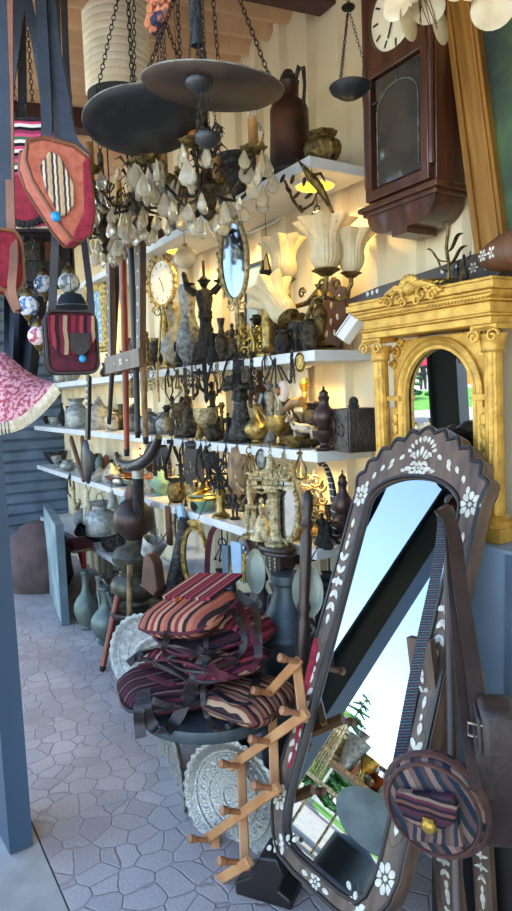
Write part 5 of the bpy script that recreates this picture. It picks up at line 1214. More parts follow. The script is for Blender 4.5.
# ------------------------------------------------------------------ shelf with the carved box
p,s,H=at_shelf(357,441,408,'c',-.16); t=thing('carved_box','dark carved wooden box with round lens at the right end of its shelf','box',p,rz=-12)
w=.135; b=MB(); b.box((0,0,H/2),(w,.13,H)); b.build('body',M['wood_charcoal'],t,bev=.003)
b=MB(); b.torus((.0,-.066,H*.5),.022,.004,(0,1,0),18,6); 
for x in (-.05,.05):
    for z in (.2,.8): b.torus((x,-.066,H*z),.009,.002,(0,1,0),10,5)
b.loopband(rect(-w/2+.008,.008,w/2-.008,H-.008),rect(-w/2+.014,.014,w/2-.014,H-.014),-.068,-.06); b.build('carving',M['wood_dark'],t)
b=MB(); b.cyl((-.02,0,H),(-.02,0,H+.012),.02,n=14); b.ell((-.02,0,H+.022),(.018,.018,.02)); b.build('knob',M['iron_worn'],t)
shelfv([(344,441,419,13,'c','brass_cup','small dark brass cup just left of the carved box','cup','goblet','brass_old',dict(y=-.17)),
(334,440,409,12,'c','brass_bell','small brown table bell left of the carved box','bell','bell','bronze',dict(y=-.12)),
(325,448,386,25,'c','lidded_urn','dark brown lidded urn with pointed finial at the front shelf corner','urn','urn','copper_brown',dict(y=-.22,n=28,handle=(.27,.5,.35))),
(309,448,437,58,'c','brass_tray','shallow old brass tray under the dark brown urn','tray','bowl','brass_old',dict(y=-.15)),
(306,440,378,20,'c','trumpet_candlestick','brass candlestick with flared golden mouth behind the cow figurine','candlestick','candlestick','brass_bright',dict(y=-.08)),
(257,446,402,25,'c','brass_ewer','round bellied brass ewer with thin neck and handle','ewer','ewer','brass',dict(y=-.2,handle=(.35,.85,.5),n=24)),
(279,445,416,24,'c','brass_goblet','flared brass goblet between the curved horn and the brass ewer','goblet','goblet','brass',dict(y=-.2)),
(294,447,436,22,'c','brass_ashtray','small brass dish before the cow figurine','dish','bowl','brass',dict(y=-.235)),
(223,447,402,13,'c','brass_candlestick','slim dark candlestick left of the tall dark totem','candlestick','candlestick','brass_old',dict(y=-.15)),
(207,442,408,26,'c','brass_goblet','pale brass footed cup left of the tall dark totem','goblet','goblet','brass_pale',dict(y=-.2)),
(214,444,424,20,'c','brass_pot','small dark pot before the pale footed cup','pot','pot','bronze',dict(y=-.23)),
(151,437,408,26,'c','pewter_teapot','pewter teapot with amber lid band left of the robed bronze figure','teapot','teapot','pewter',dict(y=-.18,handle=(.25,.65,.5),spout=(.25,.75,.5))),
(164,438,412,18,'c','pewter_teapot','slim pewter pot right of the pewter teapot','pot','jar','pewter',dict(y=-.14)),
(142,436,416,16,'c','brass_pot','small old brass pot behind the brown cane','pot','pot','brass_old',dict(y=-.16)),
(174,440,396,10,'c','iron_candlestick','thin black candlestick beside the robed bronze figure','candlestick','candlestick','iron',dict(y=-.16)),
(131,436,414,14,'c','tin_jar','dull tin jar right of the red cane','jar','jar','tin_dull',dict(y=-.14)),
(78,429,398,24,'c','metal_can','dented pale metal can with wide neck at the left of its shelf','can','can','tin',dict(y=-.17)),
(100,431,396,24,'c','cone_pot','conical grey lidded pot left of the canes','pot','cone','tin_dull',dict(y=-.17)),
(112,431,412,14,'c','white_jar','small whitish jar right of the conical grey pot','jar','jar','ceramic_white',dict(y=-.19)),
(63,428,402,9,'c','iron_ewer','thin dark ewer left of the dented can','ewer','ewer','iron',dict(y=-.15,handle=(.35,.85,.6))),
(69,428,406,7,'c','iron_vase','thin dark vase close against the dented can','vase','tallvase','iron',dict(y=-.1)),
(54,427,417,11,'c','tin_bowl','small tin bowl left of the thin dark ewer','bowl','bowl','tin',dict(y=-.18)),
(46,427,416,9,'c','dark_pot','small dark pot at the far left end of the carved box shelf','pot','pot','iron',dict(y=-.15)),
(122,433,404,12,'c','bronze_vase','bronze vase behind the black cane tips','vase','tallvase','bronze',dict(y=-.1))])
lion(303,446,414,32,'c','cream and brown cow figurine with bone horns on the brass tray','ceramic_white',y=-.19,name='cow_figurine',rz=35,horns=True)
# curved horns
p,s,H=at_shelf(278,444,402,'c',-.13); t=thing('curved_horn','long curved brown horn rising behind the flared brass goblet','horn',p); b=MB(); b.tube([(0,0,H*.12),(.02,0,H*.4),(.07,-.01,H*.78),(.14,-.01,H*.98),(.19,0,H*1.0)],[.006,.012,.016,.02,.022],9); b.lathe([(.03,0),(.032,.006),(.012,.016),(.006,H*.15)],12); b.build('horn',M['horn'],t)
p,s,H=at_shelf(270,444,396,'c',-.1); t=thing('curved_horn','pale curved horn crossing left behind the brass ewer','horn',p); b=MB(); b.tube([(0,0,H*.1),(-.03,0,H*.5),(-.08,0,H*.8),(-.14,0,H*.98)],[.010,.014,.012,.004],9); b.lathe([(.03,0),(.032,.006),(.012,.016),(.008,H*.12)],12); b.build('horn',M['horn'],t)
def totem_x(t,bh):
    rnd=random.Random(9); b=MB(); H=.255
    for i in range(70):
        a=rnd.uniform(-PI,0); z=rnd.uniform(.06,.9)*H; r=(.16-.10*z/H if z<.5*H else .11-.04*abs(z/H-.7))*H*1.05
        b.ell((math.cos(a)*r,math.sin(a)*r*.8,bh+z),(.007,.006,.009),5,4)
    for z in (.62,.68,.86): b.torus((0,-.006,bh+z*H),.10*H if z<.8 else .07*H,.005,(0,0,1),16,5)
    b.build('bead_trim',M['pewter'],t)
fig(242,449,352,'c','totem_statue','tall dark carved wooden totem statue in the middle of its shelf','iron_worn',robe=.17,arms='hold',hat=True,y=-.2,thin=1.7,cat='statue',extra=totem_x)
fig(190,443,386,'c','robed_statue','dark bronze robed figure with old gold trim under the dagger','bronze',robe=.26,arms=('up','hold'),y=-.18,thin=1.2,cat='statue')
fig(271,447,380,'c','pewter_bust','slim pewter figure behind the brass ewer','pewter',robe=.13,arms='down',y=-.14,thin=1.2,cat='statue')
fig(262,445,368,'c','wooden_statue','brown wooden figure with tall headdress behind the brass ewer','wood_brown',robe=.12,arms='down',hat=True,y=-.07,thin=1.3,cat='statue')
fig(214,440,380,'c','bronze_figure','thin bronze dancer behind the pale footed cup','bronze',arms='up',y=-.08,cat='statue')
fig(200,446,415,'c','brass_figure','small old brass figure right of the robed bronze figure','brass_old',robe=.2,arms='out',y=-.22)
fig(229,446,412,'c','iron_figure','small black figure left of the tall dark totem','iron',robe=.2,arms='hold',y=-.22,thin=1.3)
fig(178,441,414,'c','bronze_figure','small bronze figure at the left foot of the robed figure','bronze',robe=.2,arms='up',y=-.22)
p,s,H=at_shelf(300,445,360,'c',-.035); t=thing('wire_frame_mirror','small mirror with thin rounded white frame on the wall behind the horn','mirror',PY(300,412,-.035)); w=.14; h=.20
def rrect(w,h,r,n=5):
    o=[]
    for cx,cz,a0 in ((w/2-r,h-r,0),(-w/2+r,h-r,90),(-w/2+r,r,180),(w/2-r,r,270)): o+=arc(cx,cz,r,r,a0,a0+90,n)
    return o
b=MB(); b.loopband(rrect(w,h,.03),[(x*.93,.008+z*.93) for x,z in rrect(w,h,.03)],-.012,0); b.build('frame',M['plastic_white'],t); b=MB(); b.prism([(x*.95,.006+z*.95) for x,z in rrect(w,h,.03)],-.007,-.003); b.build('pane',M['cream_face'],t)
p=PY(283,389,-.25); s=mpp(p); t=thing('painted_egg','white painted egg pendant hanging before the horn','pendant',p); MB().ell((0,0,-2*s),(7*s,6*s,11*s),12,8).build('egg',M['egg'],t); b=MB(); b.ell((0,-6*s,-2*s),(3.5*s,1.2*s,5*s),8,5); b.build('red_medallion',M['copper'],t); b=MB(); b.chain([(0,0,8*s),(0,0,SZ['b']-.03-p.z)],L=.012,r=.001); b.build('hook_chain',M['brass'],t)
# hung under the middle shelf
for r in ((205,364,404,'dagger','black sheathed dagger hanging under the middle shelf','iron','sword',26),(157,362,402,'filigree_cross','pale brass filigree cross hanging under the middle shelf','brass_pale','cross',32),
(192,366,400,'cross','dark wooden cross hanging under the middle shelf beside the dagger','wood_dark','cross',24),(218,362,395,'brass_chain','bunch of old brass chains right of the dagger','brass_old','chainbunch',18),
(252,352,398,'iron_chain','bunch of black chains hanging before the wooden figure','iron','chainbunch',12),(292,350,384,'iron_chain','thin chains hanging right of the painted egg','iron_worn','chainbunch',8),
(275,352,392,'key_bunch','bunch of old keys hanging before the pewter figure','iron_worn','keys',18),(178,365,392,'key_bunch','bunch of brass keys left of the wooden cross','brass_old','keys',16),
(240,352,374,'padlock','black padlock hanging above the totem','iron','lock',12),(228,356,384,'iron_stirrup','black stirrup hanging left of the totem','iron','stirrup',13)):
    hang(r[0],r[1],r[2],-.275,r[3],r[4],r[5],r[6],r[7],cat={'sword':'dagger','cross':'cross','keys':'keys','chainbunch':'chain','lock':'padlock'}.get(r[6],'fitting'),seed=r[0])
# hung under the carved-box shelf
for r in ((157,442,478,'leather_straps','black leather straps bunched at the left of the hanging row','leather','strapbunch',30),(172,440,482,'iron_stirrup','black iron stirrup with wide arch in the hanging row','iron','stirrup',20),(183,441,474,'iron_loop','narrow black iron loop right of the wide stirrup','iron','loop',12),
(193,442,486,'leather_straps','black leather straps hanging in the middle of the hanging row','leather','strapbunch',22),(201,444,484,'iron_loop','long black iron loop in the middle of the hanging row','iron','loop',16),(210,444,470,'padlock','black padlock in the hanging row','iron','lock',14),
(218,452,496,'spoked_iron_ring','black spoked iron wheel hanging before the carved oval','iron','wheel',26),(237,444,496,'carved_oval','tan carved wooden oval plaque hanging under the totem','wood_tan','ovalcarving',24),(261,446,470,'medallion','dark oval medallion hanging right of the carved oval plaque','pewter','medallion',12),
(147,444,482,'amber_beads','strings of glowing amber beads hanging by the canes','amber','beads',20),(165,446,480,'amber_beads','short string of amber beads behind the leather straps','amber','beads',12),(211,470,490,'iron_hook','small black hook ring under the padlock','iron','loop',10),
(180,455,492,'dagger','small black dagger hanging below the narrow iron loop','iron','dagger',10)):
    hang(r[0],r[1],r[2],-.275,r[3],r[4],r[5],r[6],r[7],cat={'sword':'dagger','dagger':'dagger','beads':'beads','lock':'padlock','strapbunch':'straps','medallion':'medallion','ovalcarving':'plaque'}.get(r[6],'fitting'),seed=r[0])
# ------------------------------------------------------------------ shelf with the green bucket
shelfv([(204,523,499,27,'d','green_bucket','mint green painted metal bucket under a brass lamp','bucket','bucket','verdigris',dict(y=-.2,n=28)),
(222,540,478,18,'d','brass_candlestick','turned brass candlestick right of the mint green bucket','candlestick','column','brass',dict(y=-.23)),
(163,531,478,22,'d','green_vase','mottled green vase with wide mouth left of the mint bucket','vase','tallvase','verdigris',dict(y=-.16)),
(148,524,486,24,'d','shell_cone','pile of pale shells on a stand left of the green vase','shell','cone','ceramic_white',dict(y=-.18,flute=5)),
(178,530,492,18,'d','coffee_grinder','small brass and black coffee grinder right of the green vase','grinder','jar','brass_old',dict(y=-.2)),
(190,529,488,18,'d','dark_ewer','pale grey ewer behind the coffee grinder','ewer','ewer','tin_dull',dict(y=-.12,handle=(.35,.85,.5))),
(293,532,505,20,'d','enamel_bell','white enamelled brass bell before the filigree ornament','bell','bell','white_enamel',dict(y=-.2)),
(297,551,524,24,'d','brass_stand','brass bell shaped stand under the enamelled bell','stand','bell','brass',dict(y=-.22)),
(344,553,470,22,'d','dark_hookah','dark red brown water pipe with two handles at the right shelf end','hookah','urn','copper_brown',dict(y=-.12,handle=(.3,.6,.6))),
(327,553,524,18,'d','iron_pot','small black pot before the striped horn','pot','pot','iron',dict(y=-.15)),
(352,548,512,14,'d','brass_vase','slim brass vase behind the water pipe','vase','tallvase','brass_old',dict(y=-.06)),
(198,530,512,14,'d','iron_pot','small black pot left of the mint green bucket','pot','pot','iron',dict(y=-.235)),
(250,545,510,18,'d','dark_vase','dark vase behind the dancing couple','vase','tallvase','bronze',dict(y=-.08)),
(262,546,500,14,'d','brass_candlestick','old brass candlestick behind the dancing couple','candlestick','candlestick','brass_old',dict(y=-.08)),
(306,548,496,12,'d','brass_candlestick','pale brass candlestick right of the enamelled bell','candlestick','candlestick','brass_pale',dict(y=-.12)),
(212,532,500,12,'d','bronze_vase','dark bronze vase behind the brass candlestick','vase','tallvase','bronze',dict(y=-.07)),
(171,520,496,12,'d','copper_cup','copper cup behind the green vase','cup','goblet','copper',dict(y=-.06)),
(133,492,480,20,'d','tin_bowl','tin bowl behind the black cylinder','bowl','bowl','tin',dict(y=-.15)),
(128,500,488,44,'d','copper_tray','wide copper tray behind the black cylinder','tray','bowl','copper',dict(y=-.12)),
(112,487,462,19,'d','lidded_pot','grey lidded pot right of the small lanterns','pot','cone','tin',dict(y=-.18)),
(101,489,468,18,'d','lidded_pot','grey cone lidded pot below the small lanterns','pot','cone','tin_dull',dict(y=-.22)),
(92,477,449,12,'d','lantern','small grey lantern with ring handle on the left','lantern','lantern','tin_green',dict(y=-.14,bail=.25)),
(101,475,452,11,'d','lantern','small grey lantern without ring beside the one with ring','lantern','lantern','tin_green',dict(y=-.1)),
(68,472,460,16,'d','tin_bowl','pale tin bowl left of the wooden slats','bowl','pot','tin',dict(y=-.2)),
(57,471,456,10,'d','oil_lamp','small pale oil lamp at the far left','oil lamp','goblet','tin',dict(y=-.2)),
(56,470,452,24,'d','dark_basin','big dark basin at the far left end','basin','bowl','iron_worn',dict(y=-.1)),
(82,474,463,14,'d','tin_bowl','tin bowl right of the wooden slats','bowl','bowl','tin_dull',dict(y=-.12)),
(120,492,476,14,'d','silver_sugar_bowl','silver sugar bowl under the black powder horn','bowl','jar','silver',dict(y=-.2)),
(141,505,490,16,'d','brass_bowl','small brass bowl right of the black cylinder','bowl','bowl','brass',dict(y=-.2))])
# standing brass lamp on the bucket rim
q=bpy.data.objects['green_bucket']; s=mpp(q.location); bt=(PY(204,499,q.location.y).z-q.location.z)
vessel('brass_lamp','polished brass lamp foot with tall stem standing on the mint green bucket','lamp',q.location+Vector((0,0,bt+.0005)),46*s,34*s,'candlestick',M['brass_bright'],n=28)
p,s,H=at_shelf(107,485,455,'d',-.09); t=thing('copper_plate','round copper plate leaning on the wall behind the lanterns','plate',p+Vector((0,0,.0)),rot=(-.12,0,0)); MB().lathe([(.001,-.004),(H*.3,-.004),(H*.5,-.014),(H*.5,-.011),(H*.3,0),(.001,0)],28,(0,0,H*.5),ax=(0,1,0)).build('plate',M['copper'],t)
fig(236,541,488,'d','pewter_figure','dark pewter man with raised arm right of the brass candlestick','iron_worn',arms=('up','down'),y=-.2,thin=1.1)
fig(187,531,496,'d','bird_figure','small black figure beside the coffee grinder','iron',robe=.2,arms='out',y=-.22)
fig(323,556,512,'d','iron_figure','black kneeling figure right of the dark turned spindle','iron',robe=.25,arms='hold',y=-.22,thin=1.3)
fig(328,556,522,'d','iron_figure','little black figure before the water pipe','iron',robe=.22,arms='up',y=-.23,thin=1.2)
# wall bracket with the dancing couple
p=PY(272,546,-.36); s=mpp(p); zb=p.z
t=thing('carved_bracket','round dark carved wooden bracket shelf with inlaid support','bracket',Vector((p.x,-.34,zb-.03)))
W=52*s; b=MB(); b.lathe([(W*.48,0),(W*.52,.006),(W*.5,.014),(W*.53,.022),(W*.5,.03),(.001,.03)],32,sy=.6); b.build('top',M['wood_dark'],t)
b=MB(); b.prism([(-.05,0),(.05,0),(.055,-.05),(.02,-.09),(.03,-.13),(0,-.17),(-.03,-.13),(-.02,-.09),(-.055,-.05)],-.02,.05); b.mat(1)
for i in range(7): petal(b,-.018,-.018-.016*i,0,.013,.008,-.0205); petal(b,.018,-.018-.016*i,0,.013,.008,-.0205)
b.build('support',[M['wood_dark'],M['bone']],t); b=MB(); b.box((0,.18,-.03),(.05,.30,.05)); b.build('wall_arm',M['wood_dark'],t)
def on_br(u): q=PY(u,546,-.34); return Vector((q.x,-.34,zb+.0005))
def stat(u,vt,label,m,Y=-.34,**k):
    p=on_br(u); s=mpp(p); H=PY(u,vt,p.y).z-p.z; return statue(k.pop('name','brass_dancer'),label,p,H*.95,M[m],base=.05,rz=k.pop('rz',TOCAM(p)*.6),**k)
stat(263,497,'pale brass woman dancing in a wide pleated gown','brass_pale',robe=.30,arms=('up','out'))
q=on_br(251)+Vector((0,0,0)); 
stat(252,478,'tall thin pale brass man dancing with the woman in the pleated gown','brass_pale',robe=0,arms=('out','up'),thin=.8)
# oval rope mirror and column on bracket
t,s,rX,rZ=oval_frame(286,508,14,34,-.30,'rope_mirror','oval mirror in a beaded pale brass rope frame behind the brass column','brass_pale','mirror_old',rope=True,beads=40,rz=25)
bz=SURF['d']-t.location.z; b=MB(); b.cyl((0,.03,bz),(0,.0,-rZ*.9),.01,n=8); b.build('prop',M['brass_old'],t)
p=on_br(276); s=mpp(p); H=PY(276,484,p.y).z-p.z; vessel('brass_column','ornate pinkish brass column candlestick on the round bracket','candlestick',p,H*.92,22*s,'column',M['brass_pale'],n=24,flute=8)
# cherub frieze on top of it
p=PY(272,484,-.34); s=mpp(p); t=thing('cherub_frieze','pale brass row of horses and riders on a bar above the brass column','ornament',Vector((p.x,-.34,zb+.0005+H*.92)),rz=TOCAM(p)*.6)
b=MB(); b.box((0,0,.005),(46*s,.03,.010)); b.build('ledge',M['brass_pale'],t)
for i in range(3):
    b=MB(); x=(-16+i*15)*s; k=13*s
    b.tube([(x-k*.5,0,k*.75),(x,0,k*.7),(x+k*.5,0,k*.75)],[k*.16,k*.2,k*.18],7); b.tube([(x-k*.5,0,k*.75),(x-k*.75,0,k*1.2),(x-k*.98,0,k*1.05)],[k*.15,k*.11,k*.07],6)
    for q_ in (-.4,.45):
        for sy in (-1,1): b.tube([(x+q_*k,sy*k*.1,k*.7),(x+(q_-.1*sy)*k,sy*k*.1,k*.3),(x+q_*k,sy*k*.1,.009)],k*.06,5)
    b.tube([(x+.05*k,0,k*.85),(x+.05*k,0,k*1.35)],[k*.16,k*.12],6); b.ell((x+.05*k,0,k*1.55),k*.16,8,6); b.tube([(x+.05*k,0,k*1.25),(x-.4*k,0,k*1.1)],k*.06,5); b.build('rider',M['brass_pale'],t)
ornament(303,548,462,50,'d','filigree_ornament','large pale brass filigree ornament between bracket and striped horn','brass_pale',y=-.16,seed=11)
ornament(316,552,470,30,'d','filigree_ornament','slim pale brass filigree ornament left of the striped horn','gilt',y=-.1,seed=12)
ornament(290,520,456,36,'d','filigree_ornament','pale brass coat of arms filigree above the rope mirror','brass_pale',y=-.1,seed=15)
# striped horn
p,s,H=at_shelf(333,553,463,'d',-.13); t=thing('striped_horn','curved horn with black and pink spiral stripes at the right shelf end','horn',p)
pts=[(.0,0,0),(.02,0,H*.2),(.015,0,H*.5),(.0,0,H*.75),(-.03,0,H*.93),(-.065,0,H)]
def catm(P,n=6):
    P=[Vector(q) for q in P]; Q=[]
    for i in range(len(P)-1):
        p0=P[max(i-1,0)];p1=P[i];p2=P[i+1];p3=P[min(i+2,len(P)-1)]
        for k in range(n):
            t_=k/n; Q.append(.5*((2*p1)+(-p0+p2)*t_+(2*p0-5*p1+4*p2-p3)*t_*t_+(-p0+3*p1-3*p2+p3)*t_**3))
    return Q+[P[-1]]
Q=catm(pts); b=MB(); b.tube(Q,[.020-.012*(i/len(Q))+(.008 if i>len(Q)-4 else 0) for i in range(len(Q))],10)
b.build('horn',M['wood_black'],t); b=MB()
for i in range(2,len(Q)-3,2):
    d=(Q[i+1]-Q[i-1]).normalized(); b.torus(Q[i],.019-.012*(i/len(Q)),.0028,tuple((d+Vector((.5,0,.0))).normalized()),14,5)
b.build('stripes',M['bone'],t)
# hanging in front of the lower wall
for r in ((245,552,582,-.34,'gold_tassel','yellow gold tassel hanging left of the round bracket','gilt','tassel',16,'tassel'),(158,534,560,-.36,'tin_dipper','grey white tin dipper tilted right of the dark samovar','tin','cup',26,'dipper')):
    hang(r[0],r[1],r[2],r[3],r[4],r[5],r[6],r[7],r[8],cat=r[9])
# amber and copper glints, powder horn, black cylinder
p=PY(138,448,-.42); t=thing('powder_horn','black curved powder horn with silver specks hanging before the canes','horn',p)
P_=[PY(u,v,-.42)-p for u,v in ((159,437),(153,452),(143,462),(130,466),(120,462),(116,453))]; Q=catm(P_,5); b=MB(); n=len(Q); b.tube(Q,[.012+.022*math.sin(PI*min(1,i/n*1.0+.08)) for i in range(n)],10); b.build('horn',M['wood_black'],t)
b=MB(); rnd=random.Random(4)
for i in range(3,n-3):
    for k in range(2): q=Q[i]; b.ell(q+Vector((rnd.uniform(-.006,.006),-(.010+.022*math.sin(PI*i/n)),rnd.uniform(-.012,.012))),.0035,5,3)
b.build('silver_specks',M['silver'],t); b=MB(); b.chain([Q[2],(0,.1,.05+.08),(P_[0].x,.14,.3)],L=.014,r=.0014); b.build('hook_chain',M['iron'],t)
a_,c_=PY(138,470,-.40),PY(139,518,-.40); t=thing('black_tube','black cylindrical handle with silver collar standing in the dark samovar','handle',a_); d=c_-a_
b=MB(); b.cyl((0,0,0),d,.030,.032,14); b.build('shaft',M['iron'],t); b=MB(); b.cyl(d*-.02,d*.16,.034,.034,14); b.build('collar',M['tin'],t)
# ================================================================== lower left, canes, floor
# stool that carries the samovar
p=PZ(138,640,0); q0=PY(138,607,-.40); sp=Vector((q0.x,-.40,0)); zs_=q0.z
t=thing('wooden_stool','dark wooden stool under the big dark samovar','stool',sp)
b=MB(); b.lathe([(.16,zs_-.03),(.165,zs_-.02),(.16,zs_)],24); b.build('seat',M['wood_black'],t)
for k in range(3):
    a=2*PI*k/3+.5; b=MB(); b.tube([(math.cos(a)*.11,math.sin(a)*.11,zs_-.03),(math.cos(a)*.15,math.sin(a)*.15,0)],.016,7); b.build('leg',M['wood_black'],t)
s=mpp(sp+Vector((0,0,zs_))); H=PY(137,488,-.40).z-zs_
t=vessel('samovar','big dark bronze samovar with brown top urn standing on a stool','samovar',sp+Vector((0,0,zs_+.0005)),H*.60,52*s,'samovar',M['bronze_green'],n=28,rz=10)
h=26*s; b=MB(); b.tube([(h*.8,-.03,H*.22),(h*1.15,-.05,H*.2),(h*1.15,-.05,H*.26)],.008,6); b.build('tap',M['copper'],t)
b=MB(); b.lathe([(h*.36,H*.57),(h*.42,H*.59),(h*.70,H*.66),(h*.78,H*.73),(h*.72,H*.80),(h*.45,H*.87),(h*.25,H*.9),(h*.28,H*.93),(h*.22,H*1.0)],26,mod=lambda a,r,z:1+.012*math.cos(a*18)); b.build('urn',M['copper_brown'],t)
for sx in (-1,1): b=MB(); b.tube([(sx*h*.9,0,H*.2),(sx*h*1.25,0,H*.24),(sx*h*1.25,0,H*.33),(sx*h*.8,0,H*.33)],.006,6); b.build('handle',M['bronze'],t)
# floor ewers
def floorv(u,vb,vt,w,Y,name,label,cat,kind,m,**kw):
    p=PZ(u,vb,0.0005) if Y is None else Vector((PY(u,vb,Y).x,Y,0.0005)); s=mpp(p); H=PY(u,vt,p.y).z; return vessel(name,label,cat,p,H,w*s,kind,M[m],**kw)
floorv(88,628,566,25,None,'floor_ewer','grey green long necked metal ewer on the floor left of the other ewers','ewer','floor_ewer','tin_green',handle=(.35,.82,.9),n=24,rz=160)
floorv(108,642,582,31,None,'floor_ewer','round metal ewer with spout on the floor beside the red cane','ewer','floor_ewer','tin_green',handle=(.3,.8,.6),spout=(.3,.75,.6),n=24)
floorv(101,624,572,20,None,'floor_ewer','dull ewer half hidden behind the two front floor ewers','ewer','floor_ewer','tin_dull',handle=(.35,.82,.7),n=24,rz=30)
floorv(122,634,585,22,None,'floor_ewer','dark ewer on the floor behind the leaning red cane','ewer','floor_ewer','iron_worn',handle=(.35,.82,.7),n=24,rz=200)
# lowest shelf goods
shelfv([(98,566,528,30,'e','kettle','dark round kettle on the lowest shelf left of the samovar','kettle','pot','iron_worn',dict(y=-.18,bail=.5)),
(116,572,540,26,'e','kettle','dark metal pot on the lowest shelf just behind the samovar','pot','jar','iron_worn',dict(y=-.18,handle=(.3,.7,.4))),
(84,556,530,16,'e','tin_pot','dull tin pot at the left of the lowest shelf','pot','jar','tin_dull',dict(y=-.1))])
def hang_shelf_pot():
    p=PY(102,534,-.30); s=mpp(p); H=PY(102,502,-.30).z-p.z; t=vessel('hanging_pot','grey lidless round metal pot hanging under the lantern shelf','pot',p,H,31*s,'can',M['tin'],n=26)
    b=MB(); b.tube([(15*s*math.cos(a),0,H*.75+H*.5*math.sin(a)) for a in [PI*i/12 for i in range(13)]],.003,5); b.tube([(0,0,H*1.25),(0,.05,H*1.3),(0,.09,SZ['d']-.04-p.z)],.002,4); b.build('handle',M['iron'],t)
hang_shelf_pot()
# brass swan neck spout and figures at left
p=PY(76,506,-.33); s=mpp(p); t=thing('brass_swan','pale brass swan necked spout ornament at the left end under the lantern shelf','ornament',p)
b=MB(); b.tube(catm([(-8*s,0,16*s),(-7*s,0,6*s),(-2*s,0,-2*s),(6*s,0,0),(12*s,0,8*s)],5),[1.2*s]+[2.2*s]*19+[1*s],8); b.ell((-8.5*s,0,17*s),(2.4*s,2*s,2.4*s)); b.build('neck',M['brass_pale'],t)
b=MB(); b.tube([(6*s,0,2*s),(6*s,.06,.02),(6*s,.12,SZ['d']-.04-p.z)],.003,5); b.build('hook',M['iron'],t)
hang(86,488,524,-.31,'rope_bunch','bunch of pale knotted cords hanging left of the grey pot','fringe','tassel',14,cat='cord')
# wooden slats
for i,(u0,v0,u1,v1,lab) in enumerate(((71,438,84,480,'thin brown wooden slat leaning left at the lantern shelf'),(82,436,86,480,'brown wooden slat standing upright beside the leaning slat'))):
    a_,c_=PY(u1,v1,-.30),PY(u0,v0,-.26); t=thing('wooden_lath',lab,'lath',a_); b=MB(); b.bar((0,0,0),c_-a_,.045,.02,(0,-1,0)); b.build('slat',M['wood_brown'],t)
    b=MB(); b.cyl((0,.0,.0),(0,.02,-.0),.004,n=6); b.build('nail',M['iron'],t)
# wall bracket with maroon cloth and mug
p=PY(80,548,-.36); s=mpp(p); t=thing('wall_bracket','small wooden wall bracket with red painted support','bracket',Vector((p.x,-.36,p.z)))
b=MB(); b.box((0,0,0),(.20,.16,.02)); b.box((.0,.17,-.01),(.05,.34,.02)); b.build('board',M['wood_tan'],t); b=MB(); b.prism([(-.05,-.01),(.09,-.01),(.09,-.16)],-.015,.015); b.build('support',M['cloth_red'],t)
bp=Vector((p.x,-.36,p.z+.0105)); t=thing('folded_cloth','folded maroon cloth lying on the small wall bracket','cloth',bp)
b=MB(); b.box((0,0,.016),(.20,.15,.032)); b.box((.01,.0,.042),(.17,.14,.02),RY(4)); b.build('cloth',M['cloth_maroon'],t,bev=.008)
vessel('black_mug','dark metal mug lying on the folded maroon cloth','mug',bp+Vector((.0,0,.108)),.11,.10,'bucket',M['iron_worn'],rot=(0,rad(68),0))
# leaning teal painting on the floor at left
a_=PZ(66,626,0); c_=PZ(52,588,0); t=thing('leaning_canvas','tall pale teal painted canvas standing at the far left','canvas',a_); d=c_-a_
Hc=PY(66,528,a_.y).z; sd=d.normalized().cross(Vector((0,0,1))).normalized()
if sd.dot(CAM-a_)<0: sd=-sd
b=MB(); b.bar((0,0,Hc/2),d+Vector((0,0,Hc/2)),.05,Hc,(0,0,1)) ; b.build('stretcher',M['canvas_edge'],t); b=MB(); b.bar(d*.02+Vector((0,0,Hc/2))+sd*.027,d*.98+Vector((0,0,Hc/2))+sd*.027,.004,Hc*.97,(0,0,1)); b.build('painted_face',M['canvas_teal'],t)
# dark heap by the shutter
hp=PZ(42,588,0); t=thing('dark_sack','dull brown sack slumped before the roller shutter','sack',hp+Vector((-.05,.0,0)))
b=MB(); b.lathe([(.22,0),(.26,.08),(.26,.3),(.2,.44),(.1,.52),(.05,.54)],20,mod=lambda a,r,z:1+.05*math.cos(a*5+z*9)); b.build('sack',M['clay'],t)
# ---- canes and their rack
p=PY(124,375,-.55); s=mpp(p); t=thing('cane_rack','dark inlaid wooden cane rack hanging in front of the shelves','rack',p)
def W(u,v,Y=-.55): return PY(u,v,Y)-p
def plank(A,B,w,th,mats,fl,y):
    b=MB(); b.bar(A,B,w,th,(0,-1,0)); return b.build(fl,mats,t)
b=MB(); A,B=W(107,366),W(141,357); b.bar(A,B,.085,.022,(0,-1,0)); b.mat(1); c_=(A+B)/2
d=(B-A).normalized()
for a in range(4): q=c_+d*(.012*math.cos(a*PI/2+.78))+Vector((0,0,.012*math.sin(a*PI/2+.78))); petal(b,q.x,q.z,a*90+45,.016,.013,q.y-.0115)
for k in (-.09,.09): q=c_+d*k; petal(b,q.x,q.z,90,.018,.009,q.y-.0115)
b.build('front_plank',[M['wood_inlay'],M['bone']],t)
for u0,u1,v0,v1 in ((112,110,238,366),(141,141,232,364)):
    b=MB(); A,B=W(u0,v1,-.53),W(u1,v0,-.53); b.bar(A,B,.05,.03,(0,-1,0)); b.mat(1)
    for i in range(7): q=A.lerp(B,(i+.7)/8); petal(b,q.x,q.z,0,.016,.012,q.y-.0155)
    b.build('post',[M['wood_inlay'],M['bone']],t)
b=MB(); b.bar(W(110,244,-.53),W(142,240,-.53),.05,.03,(0,-1,0)); b.build('top_rail',M['wood_inlay'],t)
b=MB(); q=W(141,232,-.53); b.tube([q,Vector((q.x,q.y,ceil_z(p)-p.z))],.004,5); q=W(112,238,-.53); b.tube([q,Vector((q.x,q.y,ceil_z(p)-p.z))],.004,5); b.build('cords',M['iron'],t)
